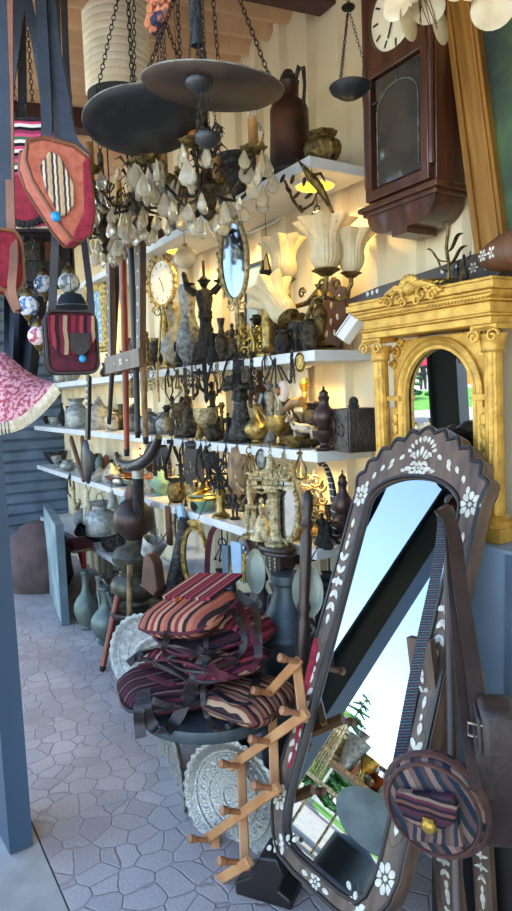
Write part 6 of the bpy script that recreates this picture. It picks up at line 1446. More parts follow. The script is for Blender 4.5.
canes=[((119,238),(109,424),'wood_black','black cane hanging at the left in the rack',.017),((122,236),(127,456),'wood_red','long glossy red cane hanging in the middle of the rack',.020),((131,238),(138,438),'leather_blue','dark blue black cane hanging right of the red cane',.019),((137,236),(146,444),'wood_tan','tan brown cane hanging at the right of the rack',.019),((128,234),(133,300),'horn','short horn topped cane hanging between the red and dark canes',.014)]
for (u0,v0),(u1,v1),m,lab,r in canes:
    Y=-.50-.035*(m!='wood_red')*0; A,B=PY(u0,v0,-.497),PY(u1,v1,-.497); t=thing('cane',lab,'cane',A); d=B-A; b=MB(); b.tube([(0,0,0),d*.5+Vector((.004,0,0)),d*.97],[r,r*.92,r*.75],9); b.build('shaft',M[m],t)
    b=MB(); b.cyl(d*.965,d,r*.8,r*.7,9); b.build('ferrule',M['iron'],t); b=MB(); b.ell((0,0,.01),(r*1.5,r*1.5,r*1.3)); b.tube([(0,0,.0),(0,-.01,.04),(0,-.03,.03)],.003,5); b.build('knob',M['brass_old'] if m!='wood_tan' else M['wood_tan'],t)
A,B=PZ(102,671,0),PY(123,572,-.47); t=thing('cane','orange red cane with black tip leaning on the stool above the floor','cane',A); d=B-A
b=MB(); b.tube([d*.04,d*.5,d],[.016,.019,.02],9); b.build('shaft',M['wood_red'],t); b=MB(); b.cyl((0,0,.0),d*.05,.015,.018,9); b.build('ferrule',M['iron'],t)
A,B=PZ(129,672,0),PY(130,575,-.50); t=thing('stick','plain tan stick standing beside the leaning red cane','stick',A); d=B-A; b=MB(); b.tube([(0,0,0),d*.5,d*1.1],.016,8); b.build('shaft',M['wood_tan'],t)
# long necked ladle / lute hanging left of the canes
a_,c_=PY(89,376,-.5),PY(87,482,-.5); p=a_; t=thing('wooden_lute','dark long necked wooden lute with white inlaid neck hanging left of the canes','lute',p)
d=c_-a_; s=mpp(a_); b=MB(); b.bar((0,0,0),d*.58,8*s,.02,(0,-1,0)); b.mat(1)
for i in range(5): q=d*(.06+.055*i); petal(b,q.x,q.z,90,5*s,3*s,q.y-.0105)
b.build('neck',[M['wood_black'],M['bone']],t)
b=MB(); b.lathe([(.001,-.03),(9*s,-.026),(13*s,-.01),(13.5*s,.0),(.001,.002)],24,d*.80,ax=(0,1,0),sy=1.75); b.build('bowl',M['wood_black'],t)
b=MB(); b.tube([(0,0,0),(0,.0,.3),(0.02,.1,ceil_z(p)-p.z)],.003,5); b.build('cord',M['iron'],t)
# ---- items leaning or hanging under the bucket shelf
def lean_board(u0,v0,u1,v1,w,Y,name,label,m,cat,th=.02):
    A,B=PY(u1,v1,Y),PY(u0,v0,Y+.0); t=thing(name,label,cat,A); b=MB(); b.bar((0,0,0),B-A,w,th,(0,-1,0)); b.build('board',M[m],t,bev=.003); d=B-A; b=MB(); b.tube([d*.97,d+Vector((0,.01,.02)),Vector((d.x,-.262-A.y,SZ['d']-.035-A.z))],.003,5); b.build('cord',M['iron'],t); return t
lean_board(180,505,186,548,.06,-.30,'blue_board','pale blue painted board hanging under the bucket shelf right of the tin dipper','blue_paint','board')
lean_board(237,542,240,582,.09,-.31,'blue_board','pale blue painted board hanging right of the rope framed mirror','blue_paint','board')
lean_board(123,496,127,533,.10,-.31,'tile_picture','small pale picture in dark edge hanging behind the samovar','canvas_teal','picture')
lean_board(150,507,154,540,.07,-.29,'grey_board','grey wooden board hanging behind the tin dipper','tin_dull','board')
lean_board(168,506,170,545,.05,-.28,'brown_board','dark brown board hanging left of the pale blue board','wood_brown','board')
lean_board(226,545,228,592,.06,-.27,'grey_board','grey blue plank hanging between the two mirrors below the bucket shelf','shutter_paint','board')
B=PY(186,524,-.30); A=Vector((PY(152,640,-.44).x,-.44,.02)); t=thing('black_rod','thick black rod leaning behind the bags','rod',A); b=MB(); b.cyl((0,0,0),B-A,.040,.036,12); b.build('shaft',M['iron_worn'],t); b=MB(); b.cyl((B-A)*.97,(B-A)*1.03,.042,.042,12); b.build('cap',M['iron'],t)
p=PY(152,574,-.44); s=mpp(p); t=thing('leather_flask','brown studded leather flask hanging right of the samovar','flask',p,rz=10)
b=MB(); b.prism([(-14*s,-14*s),(10*s,-20*s),(16*s,-12*s),(12*s,14*s),(2*s,22*s),(-6*s,18*s)],-.03,.03); b.build('body',M['leather_brown'],t,bev=.008)
b=MB(); [b.ell((-13*s+i*2.7*s,-.033,-12*s-i*.55*s),.0035,6,4) for i in range(9)]; b.build('studs',M['tin'],t); b=MB(); b.tube([(0,0,20*s),(.01,.05,30*s),(.02,.14,50*s)],.004,5); b.build('strap',M['leather_brown'],t)
t,s,rX,rZ=oval_frame(197,558,14,33,-.34,'rope_mirror','oval mirror in a twisted gold rope frame hanging behind the bags','gilt','mirror_old',rope=True,rz=25)
b=MB(); b.ell((0,-.01,rZ+.01),(.02,.012,.024)); scroll(b,.02,rZ+.01,.018,-.01,.005); scroll(b,-.02,rZ+.01,.018,-.01,.005,flip=-1); b.build('crest',M['gilt'],t); b=MB(); b.tube([(0,0,rZ),(0,.1,rZ+.12)],.002,4); b.build('cord',M['iron'],t)
t=thing('leather_strap','purple brown leather strap hanging right of the rope framed mirror','strap',PY(212,530,-.33)); q=t.location
b=MB(); b.ribbon(catm([PY(u,v,y)-q for u,v,y in ((216,526,-.26),(211,534,-.32),(208,552,-.34),(207,575,-.34),(208,594,-.36))]),.026,.006,RT); b.build('strap',M['cloth_maroon'],t)
A,B=PY(262,580,-.33),PY(246,536,-.30); t=thing('inlaid_pistol_grip','dark pistol shaped wooden handle with white inlay hanging left of the bracket','handle',A); d=B-A; b=MB(); b.tube([(0,0,0),d*.3+Vector((0,0,.0)),d*.7,d],[.03,.034,.026,.012],9); b.build('grip',M['wood_dark'],t)
b=MB(); [b.ell(d*(.15+.12*i)+Vector((0,-.031,0)),(.007,.003,.009),6,4) for i in range(6)]; b.build('inlay',M['bone'],t)
# two pan shaped ladles with ring handles
for u,v,w,h,lab in ((256,571,20,46,'narrow grey enamel ladle pan with ring hanging left of the dark churn'),(308,591,32,54,'wide grey enamel ladle pan with ring hanging right of the dark churn')):
    p=PY(u,v,-.42); s=mpp(p); t=thing('ladle_pan',lab,'pan',p,rz=TOCAM(p)*.75); b=MB(); b.lathe([(.001,.02),(w*s*.35,.018),(w*s*.47,.0),(w*s*.5,-.006),(w*s*.5,-.002),(w*s*.46,.008),(w*s*.34,.024),(.001,.026)],28,ax=(0,1,0),sy=h/w); b.build('pan',M['enamel_pale'],t)
    b=MB(); b.tube([(0,0,-h*s*.5),(0,0,-h*s*.62)],.006,6); b.torus((0,0,-h*s*.74),.017,.006,(0,1,0),16,6); b.build('ring',M['tin_dull'],t); b=MB(); b.tube([(0,.0,h*s*.48),(0,.1,h*s*.55),(0,.18,h*s*.62)],.003,5); b.build('hook',M['iron'],t)
# churn
p=PZ(290,745,0); p=Vector((PY(290,700,-.36).x,-.36,.0005)); s=mpp(p+Vector((0,0,.7))); H=PY(290,575,-.36).z
t=vessel('churn','big dark grey metal milk churn with cone neck standing below the bracket','churn',p,H,64*s,'churn',M['zinc_dark'],n=32); b=MB(); h=32*s
for z in (.2,.4,.55): b.torus((0,0,H*z),h*.975,.006,(0,0,1),32,6)
b.build('hoops',M['zinc_dark'],t); 
for sx in (-1,1): b=MB(); b.tube([(sx*h*.9,0,H*.76),(sx*h*1.1,0,H*.8),(sx*h*1.0,0,H*.86),(sx*h*.55,0,H*.87)],.007,6); b.build('handle',M['zinc_dark'],t)
# turned spindle leaning
A,B=PY(300,664,-.50),PY(308,490,-.40); A0=PZ(296,770,0); t=thing('turned_spindle','dark turned wooden spindle standing left of the big inlaid mirror','spindle',Vector((A.x-.01,-.53,0))); q=t.location; d=B-q; L=d.length
R=d.to_track_quat('Z','Y').to_matrix(); b=MB().at(R.to_4x4()); k=L/1.0
b.lathe([(0.0234,0),(0.0250,.02*L),(0.0187,.04*L),(0.0203,.40*L),(0.0250,.42*L),(0.0172,.45*L),(0.0234,.5*L),(0.0234,.62*L),(0.0172,.64*L),(0.0250,.66*L),(0.0172,.68*L),(0.0203,.72*L),(0.0203,.86*L),(0.0140,.88*L),(0.0234,.90*L),(0.0140,.92*L),(0.0211,.95*L),(0.0187,.985*L),(0.0062,L)],16); b.build('shaft',M['wood_dark'],t)
# red patterned cloth strip
t=thing('red_cloth','narrow red knitted strip hanging beside the left edge of the big mirror','cloth',PY(322,622,-.56)); q=t.location
b=MB(); P_=catm([PY(u,v,y)-q for u,v,y in ((324,618,-.46),(319,636,-.50),(313,656,-.54),(306,695,-.58),(299,735,-.625),(292,768,-.66))]); b.ribbon(P_,[.020+.005*math.sin(i*.9) for i in range(len(P_))],.014,RT); b.build('strip',M['cloth_red'],t)
# second dark metal vase under shelf, to the right of bracket, fills the dark recess
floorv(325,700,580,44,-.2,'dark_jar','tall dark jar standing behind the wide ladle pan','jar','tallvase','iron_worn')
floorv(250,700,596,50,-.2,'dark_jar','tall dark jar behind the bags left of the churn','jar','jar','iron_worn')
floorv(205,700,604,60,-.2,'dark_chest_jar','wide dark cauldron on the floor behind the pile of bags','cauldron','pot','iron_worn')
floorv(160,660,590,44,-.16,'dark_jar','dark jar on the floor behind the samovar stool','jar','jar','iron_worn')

# small crowded pieces along the back of the shelves: nothing tells them apart
def crowd(k,us,kinds,ms,label,grp,name,cat,seed,hlo,hhi,y=-.06):
    rnd=random.Random(seed); protos={}
    for i,u in enumerate(us):
        kd=kinds[i%len(kinds)]; m=ms[(i//len(kinds)+i)%len(ms)]; q=PY(u,430,y+rnd.uniform(-.025,.01)); p=Vector((q.x,q.y,SURF[k]+.0005)); H=rnd.uniform(hlo,hhi); key=(kd,m)
        if key not in protos:
            protos[key]=(vessel(name,label,cat,p,1.0*H,H*.62,kd,M[m],group=grp,n=16),H)
        else:
            pr,h0=protos[key]; dup(pr,p,label,rz=rnd.uniform(0,360),sc=H/h0,group=grp)
crowd('b',[108,115,121,127,133,146,153,160,169,198,214,221,229,247,261,279,288,305],['tallvase','jar','bust','ewer','candlestick'],['iron','bronze','brass_old','iron_worn'],'small dark metal piece crowded at the back of the middle shelf','small dark pieces at the back of the middle shelf','dark_vase','vase',31,.11,.22)
crowd('c',[84,91,106,117,126,135,145,158,168,182,196,203,218,232,248,265,289,315],['bust','tallvase','jar','candlestick','goblet'],['bronze','iron','pewter','brass_old','iron_worn'],'small dark metal piece crowded at the back of the carved box shelf','small dark pieces at the back of the carved box shelf','dark_vase','vase',32,.10,.2)
crowd('d',[96,109,116,124,136,144,156,169,182,194,205,218,229,240,258,270,282,312,332],['jar','tallvase','bust','goblet','ewer'],['iron','bronze','brass','tin_dull','iron_worn'],'small metal piece crowded at the back of the bucket shelf','small pieces at the back of the bucket shelf','dark_vase','vase',33,.10,.2)
# pieces hung along the fronts of the shelves
for r in ((118,386,404,'b','brass'),(126,384,402,'b','iron'),):
    pass
HL=[(148,368,392,'b','chainbunch','iron_worn','short chains hanging left of the filigree cross'),(168,368,400,'b','loop','iron','narrow black loop hanging right of the filigree cross'),(185,368,410,'b','sword','bronze','old bronze dagger hanging under the middle shelf left of the wooden cross'),
(199,364,392,'b','keys','iron','old black keys hanging between wooden cross and black dagger'),(211,362,398,'b','stirrup','iron','black stirrup hanging right of the black dagger'),(235,358,390,'b','chainbunch','iron','black chains hanging above the totem'),(246,356,384,'b','lock','bronze','bronze padlock hanging right of the totem head'),
(265,354,380,'b','loop','iron_worn','worn iron loop hanging before the wooden headdress figure'),(300,350,372,'b','medallion','brass','small brass medallion hanging under the tulip lamp'),(132,372,398,'b','bell','brass_old','small old brass bell hanging right of the cane rack plank'),
(152,442,470,'c','loop','iron','black iron loop behind the leather straps at the left'),(226,446,476,'c','loop','iron_worn','worn iron loop left of the carved oval plaque'),(250,448,476,'c','keys','brass_old','old brass keys hanging right of the carved oval plaque'),(270,450,470,'c','bell','brass_pale','pale small bell hanging right of the oval medallion'),
(284,452,476,'c','chainbunch','brass_pale','pale brass chains hanging above the filigree ornament'),(300,452,480,'c','stirrup','brass_old','old brass stirrup hanging above the large filigree ornament'),(188,442,470,'c','stirrup','iron','small black stirrup between strap bunches'),(206,446,480,'c','sword','iron','thin black dagger hanging beside the padlock'),
(132,498,524,'d','loop','iron','black iron loop hanging behind the samovar top'),(192,526,552,'d','stirrup','tin','tin stirrup hanging under the mint green bucket'),(176,514,540,'d','chainbunch','iron_worn','worn chains hanging right of the dark brown board'),(222,540,566,'d','keys','iron','black keys hanging under the brass candlestick'),
(234,548,575,'d','bell','brass_old','old brass bell hanging beside the pale blue board'),(112,486,508,'d','bell','tin_dull','dull tin bell hanging right of the grey pot'),(70,474,498,'d','loop','iron','black iron loop hanging under the wooden lath')]
for u,v0,v1,k,kd,m,lab in HL:
    nm=dict(chainbunch='iron_chain',loop='iron_loop',sword='dagger',keys='key_bunch',stirrup='iron_stirrup',lock='padlock',medallion='medallion',bell='small_bell')[kd]
    hang(u,v0,v1,-.277,nm,lab,m,kd,dict(chainbunch=12,loop=10,sword=18,keys=14,stirrup=13,lock=11,medallion=11,bell=12)[kd],cat=dict(chainbunch='chain',loop='fitting',sword='dagger',keys='keys',stirrup='stirrup',lock='padlock',medallion='medallion',bell='bell')[kd],seed=u+v0)

# dark leather pouches in the recess under the bucket shelf
for u,v,w,h,Y,lab,m in ((178,577,22,40,-.24,'dark leather pouch hanging between thick black rod and rope framed mirror','leather'),(224,590,30,44,-.2,'dark brown leather pouch hanging behind the grey blue plank','leather_deep'),(260,606,26,50,-.22,'black leather pouch hanging left of the churn','leather'),(120,590,26,40,-.25,'dark pouch hanging behind the floor ewers','leather_deep'),(330,600,30,60,-.16,'dark leather pouch hanging right of the wide ladle pan','leather')):
    p=PY(u,v,Y); s=mpp(p); t=thing('leather_pouch',lab,'pouch',p,rz=TOCAM(p)*.5); w*=s; h*=s
    b=MB(); b.lathe([(.001,-h*.5),(w*.4,-h*.46),(w*.52,-h*.2),(w*.45,h*.2),(w*.25,h*.4),(w*.3,h*.48),(.001,h*.5)],16,sy=.5); b.build('body',M[m],t); b=MB(); b.tube([(0,0,h*.45),(0,0,SZ['d']-.04-p.z)],.004,5); b.build('strap',M[m],t)
# pieces standing on the cornice of the gold mirror
CZ=1.8
def on_c(u,Y): q=PY(u,283,Y); return Vector((q.x,Y,CZ))
p=on_c(448,-.165); s=mpp(p); H=PY(448,222,p.y).z-CZ; W=26*s; t=thing('leaf_candelabrum','dark brass candelabrum of curling leaves standing on the gold mirror','candelabrum',p,rz=TOCAM(p)*.5)
b=MB(); b.lathe([(W*.5,0),(W*.52,.006),(W*.3,.014),(W*.1,.022)],16); b.build('base',M['brass_old'],t)
b=MB(); b.tube(catm([(0,0,.01),(W*.05,0,H*.3),(-W*.05,0,H*.6),(W*.02,0,H*.9),(-W*.1,0,H),(-W*.2,0,H*.95)],5),[W*.07]*15+[W*.06]*8+[W*.03]*3,6)
for z,sx,l in ((.35,1,.9),(.4,-1,1.0),(.55,1,.7),(.25,-1,.6)): 
    b.tube(catm([(0,0,H*z),(sx*W*.3*l,-.01,H*(z+.03)),(sx*W*.6*l,-.01,H*(z+.2)),(sx*W*.85*l,0,H*(z+.24))],4),[W*.05,W*.06,W*.07,W*.07,W*.08,W*.09,W*.1,W*.1,W*.09,W*.08,W*.05,W*.03,W*.015],6,flat=.4)
b.build('leaves',M['brass_old'],t)
p=on_c(464,-.16); H=PY(464,253,p.y).z-CZ; statue('dancer_figure','dark bronze dancer in a flared skirt on the gold mirror right of the leaf candelabrum',p,H*.92,M['bronze'],.24,('up','out'),False,.06,TOCAM(p)*.5)
p=on_c(458,-.12); H=PY(458,262,p.y).z-CZ; statue('dancer_figure','dark bronze man standing behind the dancer on the gold mirror',p,H*.92,M['bronze'],0,('out','down'),False,.06,TOCAM(p)*.5)
p=on_c(431,-.16); s=mpp(p); t=thing('gold_leaf','golden cast leaf lying on the gold mirror left of the leaf candelabrum','ornament',p,rz=30); b=MB()
for i in range(7): b.ell((-.055+.018*i,0,.014+.012*math.sin(i*.5)),(.016,.012,.011+.003*(i%2)),8,5,R=RY(-25))
b.tube([(-.07,0,.008),(.07,0,.03)],.004,5); b.build('leaf',M['brass_bright'],t)
# ================================================================== foreground: stool of bags, trays, peg rack
KF=1.284
def YK(Y): return -1.7+(Y+1.7)*KF
c=PZ(211,696,.44); s=mpp(c); zt=c.z; R=.255
st=thing('bag_stool','round dark metal stool carrying the pile of woven bags','stool',Vector((c.x,c.y,0)))
b=MB(); b.lathe([(R*.95,zt-.045),(R,zt-.04),(R*1.02,zt-.02),(R,zt),(.001,zt)],40); b.build('seat',M['zinc_dark'],st)
b=MB(); b.lathe([(.11,.0),(.115,.02),(.06,.05),(.045,.10),(.045,zt*.55),(.06,zt-.10),(.10,zt-.045)],20,(-.02,.11,0)); b.build('pedestal',M['wood_black'],st)
stool_c=Vector((c.x,c.y,zt))
def softbag(w,d,h,pw=3.2,n=28,k=12,seed=0,wob=.04):
    """pillow shaped bag body: w x d footprint, h high, bottom at z=0"""
    b=MB(); rnd=random.Random(seed); ph=[rnd.uniform(0,6) for _ in range(4)]; rs=[]
    for j in range(k+1):
        t=-1+2*j/k; z=h/2+h/2*t; q=(1-abs(t)**pw)**(1/pw)*.85+.15*(1-abs(t)); q=max(q,.03); ring=[]
        for i in range(n):
            a=2*PI*i/n; ca,sa=math.cos(a),math.sin(a); m=(abs(ca)**4+abs(sa)**4)**-.25; wv=1+wob*math.sin(3*a+ph[0]+2*t)+wob*.6*math.sin(5*a+ph[1])
            ring.append((ca*m*w/2*q*wv,sa*m*d/2*q*wv,z+h*.06*math.sin(2*a+ph[2])*(1-abs(t))))
        rs.append(ring)
    return b.rings(rs)
def bag(name,label,loc,rz,dims,m,trim,seed,tilt=(0,0),flap=None,straps=(),cat='bag',edge=None):
    t=thing(name,label,cat,loc,rot=(rad(tilt[0]),rad(tilt[1]),rad(rz))); w,d,h=[q*KF for q in dims]
    softbag(w,d,h,seed=seed).build('body',m,t,ang=70)
    b=MB(); pts=[]
    for i in range(36):
        a=2*PI*i/36; ca,sa=math.cos(a),math.sin(a); q=(abs(ca)**4+abs(sa)**4)**-.25; pts.append((ca*q*w/2*1.0,sa*q*d/2*1.0,h*.5))
    b.tube(pts,.006,5,closed=True); b.build('piping',trim,t)
    if flap:
        b=MB(); rs=[]
        for j in range(7):
            x=-w*.40+w*.8*j/6; rs.append((x,))
        b.prism(rrect(w*.78,d*.7,.02),h*.93,h*.93+.012,'xy'); b.build('flap',flap,t,bev=.003)
    return t
K=M
def sp_(u,v,Y): return PY(u,v,YK(Y))
z0=zt+.001
def G_(u,v,dz):
    q=PZ(u,v,z0); return Vector((q.x,q.y,z0+dz))
L1=stool_c+Vector((-.06,.02,.001)); b1=bag('woven_bag','flat dark maroon woven bag at the left bottom of the pile on the stool',G_(168,702,0),-14,(.25,.26,.085),K['kilim_plum'],K['leather'],3)
b2_=bag('woven_bag','rust and grey striped woven bag at the lower right of the pile',G_(250,713,0),18,(.21,.22,.08),K['kilim_bands'],K['leather_brown'],5)
b3=bag('woven_bag','dark red woven bag in the middle of the pile',G_(212,694,.100),8,(.34,.26,.075),K['kilim_red'],K['leather'],7,tilt=(4,-3))
b4=bag('woven_bag','maroon woven bag near the top of the pile',G_(204,692,.185),-6,(.30,.24,.06),K['kilim_dark'],K['cloth_maroon'],9,tilt=(3,-2))
tb_p=G_(196,698,.262)
b5=bag('woven_bag','box shaped coral and dark red kilim bag lying on top of the pile',tb_p,20,(.245,.22,.082),K['kilim_top'],K['cloth_maroon'],11,tilt=(12,-8),flap=K['kilim_red'])
b=MB(); b.ell((.0,-.03,.118),(.016,.014,.007)); b.build('stud',M['copper'],b5)
b6=bag('woven_bag','narrow purple red bag rolled at the right of the pile under the top bag',G_(240,690,.19),30,(.18,.18,.075),K['kilim_red'],K['cloth_maroon'],13,tilt=(0,10))
bpy.context.view_layer.update()
from mathutils.bvhtree import BVHTree
_v=[];_f=[]
for o in [st]+[b1,b2_,b3,b4,b5,b6]:
    for c in o.children:
        k=len(_v); _v+=[c.matrix_world@q.co for q in c.data.vertices]; _f+=[[k+i for i in pl.vertices] for pl in c.data.polygons]
PILE=BVHTree.FromPolygons(_v,_f)
def sp_(u,v,Y): return (u,v)
def drape(uvs):
    # a strap lies on whatever bag is under it
    Q=[Vector((u,v,0)) for u,v in uvs]; Q=catm(Q,7); ds=[]
    for q in Q:
        d=ray(q.x,q.y).normalized(); h=PILE.ray_cast(CAM,d)[0]; ds.append((h-CAM).length if h else None)
    far=max([x for x in ds if x] or [2.2]); last=next((x for x in ds if x),far); out=[]
    for i,x in enumerate(ds):
        last=x if x else last; ds[i]=last
    for i,q in enumerate(Q):
        k=ds[max(0,i-3):i+4]; m=min(sum(k)/len(k),ds[i]); out.append(CAM+ray(q.x,q.y).normalized()*(m-.012))
    return out[::3]+([out[-1]] if (len(out)-1)%3 else [])
def wstrap(parent,pts,w,t,m,side=RT,name='strap'):
    bpy.context.view_layer.update(); pts=drape(pts) if isinstance(pts[0],tuple) else pts; return strap(parent,parent.matrix_world.inverted(),pts,w,t,side,M[m],name)
wstrap(b5,[sp_(236,592,-.78),sp_(255,610,-.80),sp_(258,640,-.83),sp_(258,672,-.87),sp_(252,698,-.93)],.028,.006,'leather')
wstrap(b5,[sp_(206,634,-.98),sp_(205,665,-1.03),sp_(203,700,-1.06),sp_(212,726,-1.08),sp_(222,729,-1.05),sp_(234,722,-1.0)],.018,.005,'leather')
wstrap(b3,[sp_(206,655,-1.0),sp_(192,685,-1.06),sp_(176,720,-1.09),sp_(160,732,-1.09),sp_(148,715,-1.08),sp_(144,690,-1.04)],.040,.006,'leather')
wstrap(b1,[sp_(140,668,-.98),sp_(165,660,-1.02),sp_(196,664,-1.04),sp_(222,676,-1.0),sp_(236,678,-.95)],.030,.008,'cloth_maroon')
wstrap(b1,[sp_(128,664,-.96),sp_(148,650,-1.0),sp_(180,646,-1.02),sp_(215,656,-1.02)],.026,.008,'leather')
wstrap(b1,[sp_(142,692,-1.0),sp_(139,715,-1.03),sp_(141,738,-1.04)],.035,.006,'leather')
wstrap(b1,[sp_(134,658,-.94),sp_(156,662,-1.0),sp_(178,672,-1.03),sp_(196,690,-1.05),sp_(180,706,-1.05),sp_(152,700,-1.02)],.024,.008,'leather')
wstrap(b1,[sp_(150,676,-1.0),sp_(172,684,-1.04),sp_(196,680,-1.04),sp_(214,664,-.98)],.022,.008,'cloth_maroon')
wstrap(b3,[sp_(168,632,-.96),sp_(166,650,-1.0),sp_(182,668,-1.02),sp_(206,672,-1.0)],.026,.008,'leather')
wstrap(b5,[sp_(226,604,-.84),sp_(240,622,-.87),sp_(244,645,-.89),sp_(232,662,-.94),sp_(214,668,-.98)],.022,.006,'leather')
wstrap(b2_,[sp_(214,690,-1.03),sp_(232,702,-1.06),sp_(252,704,-1.03)],.02,.006,'kilim_dark')
wstrap(b4,[sp_(160,640,-.98),sp_(190,652,-1.01),sp_(218,652,-.97),sp_(238,664,-.90)],.022,.008,'kilim_dark')
wstrap(b6,[sp_(238,604,-.80),sp_(250,630,-.84),sp_(258,655,-.85),sp_(250,672,-.88)],.024,.006,'cloth_maroon')
# ---- scalloped metal trays
def tray(u,v,wpx,hpx,Y,rz,tilt,label,m,lobes=36,name='metal_tray',yaw_foreshort=None):
    p=PY(u,v,Y); s=mpp(p); R=hpx*s/2
    t=thing(name,label,'tray',p,rot=(rad(tilt),0,rad(rz)))
    b=MB(); b.lathe([(.001,.012),(R*.80,.012),(R*.84,.006),(R*.9,-.006),(R*.95,-.012),(R,-.008),(R*.995,-.003),(R*.95,-.006),(R*.9,.0),(R*.85,.012),(R*.80,.018),(.001,.018)],lobes*4,ax=(0,1,0),mod=lambda a,r,z:1+(.022*math.cos(a*lobes) if r>R*.9 else 0)); b.build('dish',m,t,ang=60)
    b=MB(); b.torus((0,.010,0),R*.78,.003,(0,1,0),40,5); b.torus((0,.010,0),R*.5,.002,(0,1,0),40,5); b.torus((0,.010,0),R*.2,.002,(0,1,0),30,5)
    for i in range(24):
        a=2*PI*i/24; b.ell((math.cos(a)*R*.64,.011,math.sin(a)*R*.64),(R*.05,.003,R*.05),6,4)
    b.build('embossing',m,t); return t,p,R
tc=PY(231,797,-.72); tray(231,798,95,114,-.715,TOCAM(tc)*.45,-9,'round embossed silver tray with scalloped rim leaning under the bag stool',M['tray_silver'],34)
tc=PY(174,770,-.77); tray(172,775,14,112,-.75,TOCAM(tc)-78,0,'silver scalloped tray seen edge on standing left of the embossed tray',M['tray_silver'],34)
tc=PY(137,655,-.54); tray(144,656,40,84,-.54,TOCAM(tc)-38,-8,'pale scalloped tray standing before the samovar stool',M['tray_white'],30)
tc=PY(153,676,-.60); tray(160,674,40,76,-.60,TOCAM(tc)-40,-8,'pale scalloped tray overlapping the one before the samovar stool',M['tray_white'],30)
# ---- expanding wooden peg rack
def PR_(u,v): return None
rk0=PY(250,790,-.72); rk=thing('peg_rack','expanding zigzag rack of light wood with turned pegs leaning before the trays','rack',rk0)
YR=PZ(208,902,.004).y
def rp(u,v,dy=0): # the rack leans back: lower end nearer
    Y=-.865+(900-v)/240*.28+dy; return PY(u,v,Y)-rk0
fwd=[((300,664),(272,693)),((302,716),(233,768)),((278,790),(206,838)),((246,862),(212,883))]
front=[((297,662),(268,694)),((305,714),(232,766)),((277,788),(205,840)),((248,862),(210,885))]
back=[((297,666),(303,718)),((272,694),(275,792)),((241,756),(245,866)),((216,836),(217,886))]
def slat(A,B,w,th,name='slat'):
    b=MB(); A,B=Vector(A),Vector(B); d=(B-A).normalized(); A=A-d*.012; B=B+d*.012; fw=(CAM-rk0); b.bar(A,B,w,th,tuple(fw.normalized())); return b.build(name,M['wood_light'],rk,bev=.004)
for A,B in back: slat(rp(*A,.022),rp(*B,.022),.030,.022)
for A,B in front: slat(rp(*A),rp(*B),.030,.022)
pegs=[(297,662),(270,694),(300,714),(268,742),(238,766),(272,788),(240,812),(207,840),(238,862),(210,882)]
fd=(CAM-rk0).normalized(); pd=(fd*.5-RT*.75+Vector((0,0,.1))).normalized()
for u,v in pegs:
    P=rp(u,v,-.008); b=MB(); b.tube([P,P+pd*.03,P+pd*.048,P+pd*.051,P+pd*.069,P+pd*.073],[.009,.009,.0105,.0135,.0135,.008],10); b.build('peg',M['wood_peg'],rk)
# ================================================================== bags and lamps at the left
def hbag(name,label,u,v,wpx,hpx,d,rz,m,trim,shape,th=.06,side=None):
    p=PD(u,v,d); s=d/FPX; t=thing(name,label,'bag',p,rz=TOCAM(p)+rz); w,h=wpx*s,hpx*s
    pl=[(x*w,z*h) for x,z in shape]; b=MB(); b.prism(pl,-th/2,th/2); b.build('body',m,t,bev=.012)
    b=MB(); b.tube([(x,-th/2,z) for x,z in pl],.005,5,closed=True); b.tube([(x,th/2,z) for x,z in pl],.005,5,closed=True); b.build('piping',trim,t)
    return t,p,s,w,h
box_=[(x,z-.5) for x,z in rrect(1,1,.18,6)]

tA,pA,sA,wA,hA=hbag('kilim_bag','pink black and white striped kilim bag with black pompom rim hanging at the left',25,178,70,106,2.05,-10,M['kilim_pink'],M['pompom'],box_)
b=MB()
for i in range(24):
    a=PI+PI*i/23; b.ell((math.cos(a)*wA*.46,-.045,-hA*.02+math.sin(a)*hA*.44),(.012,.012,.012),6,4)
b.build('pompom_rim',M['pompom'],tA); b=MB(); b.prism([(math.cos(a)*wA*.43,-hA*.02+math.sin(a)*hA*.41) for a in [PI+PI*i/16 for i in range(17)]],-.046,-.03); b.build('pocket',M['coral_red'],tA)
tC,pC,sC,wC,hC=hbag('coral_bag','coral and red saddle bag with pointed kilim flap hanging in front of the striped bag',57,194,64,94,1.80,14,M['coral'],M['leather_tan'],[(-.46,.44),(-.2,.5),(.25,.47),(.46,.38),(.5,-.2),(.42,-.42),(.28,-.5),(.12,-.5),(-.05,-.36),(-.42,.05),(-.5,.25)],th=.09)
b=MB(); b.prism([(-.30*wC,.2*hC),(-.15*wC,.36*hC),(.0,.33*hC),(.20*wC,.05*hC),(.18*wC,-.16*hC),(.05*wC,-.27*hC),(-.05*wC,-.28*hC),(-.22*wC,-.05*hC)],-.056,-.044); b.build('flap',M['kilim_coral'],tC,bev=.004)
b=MB(); b.ell((-.12*wC,-.06,-.30*hC),(.014,.010,.014)); b.build('bead',M['turquoise'],tC)
b=MB(); b.prism([(.46*wC,.38*hC),(.51*wC,-.2*hC),(.43*wC,-.42*hC),(.28*wC,-.51*hC),(.12*wC,-.51*hC),(.2*wC,-.38*hC),(.34*wC,-.2*hC),(.36*wC,.3*hC)],-.052,.05); b.build('side_band',M['coral_red'],tC,bev=.004)
tD,pD,sD,wD,hD=hbag('crossbody_bag','dark red crossbody bag with black flap and turquoise bead hanging below the coral bag',71,343,49,60,2.0,8,M['cloth_maroon'],M['leather'],box_)
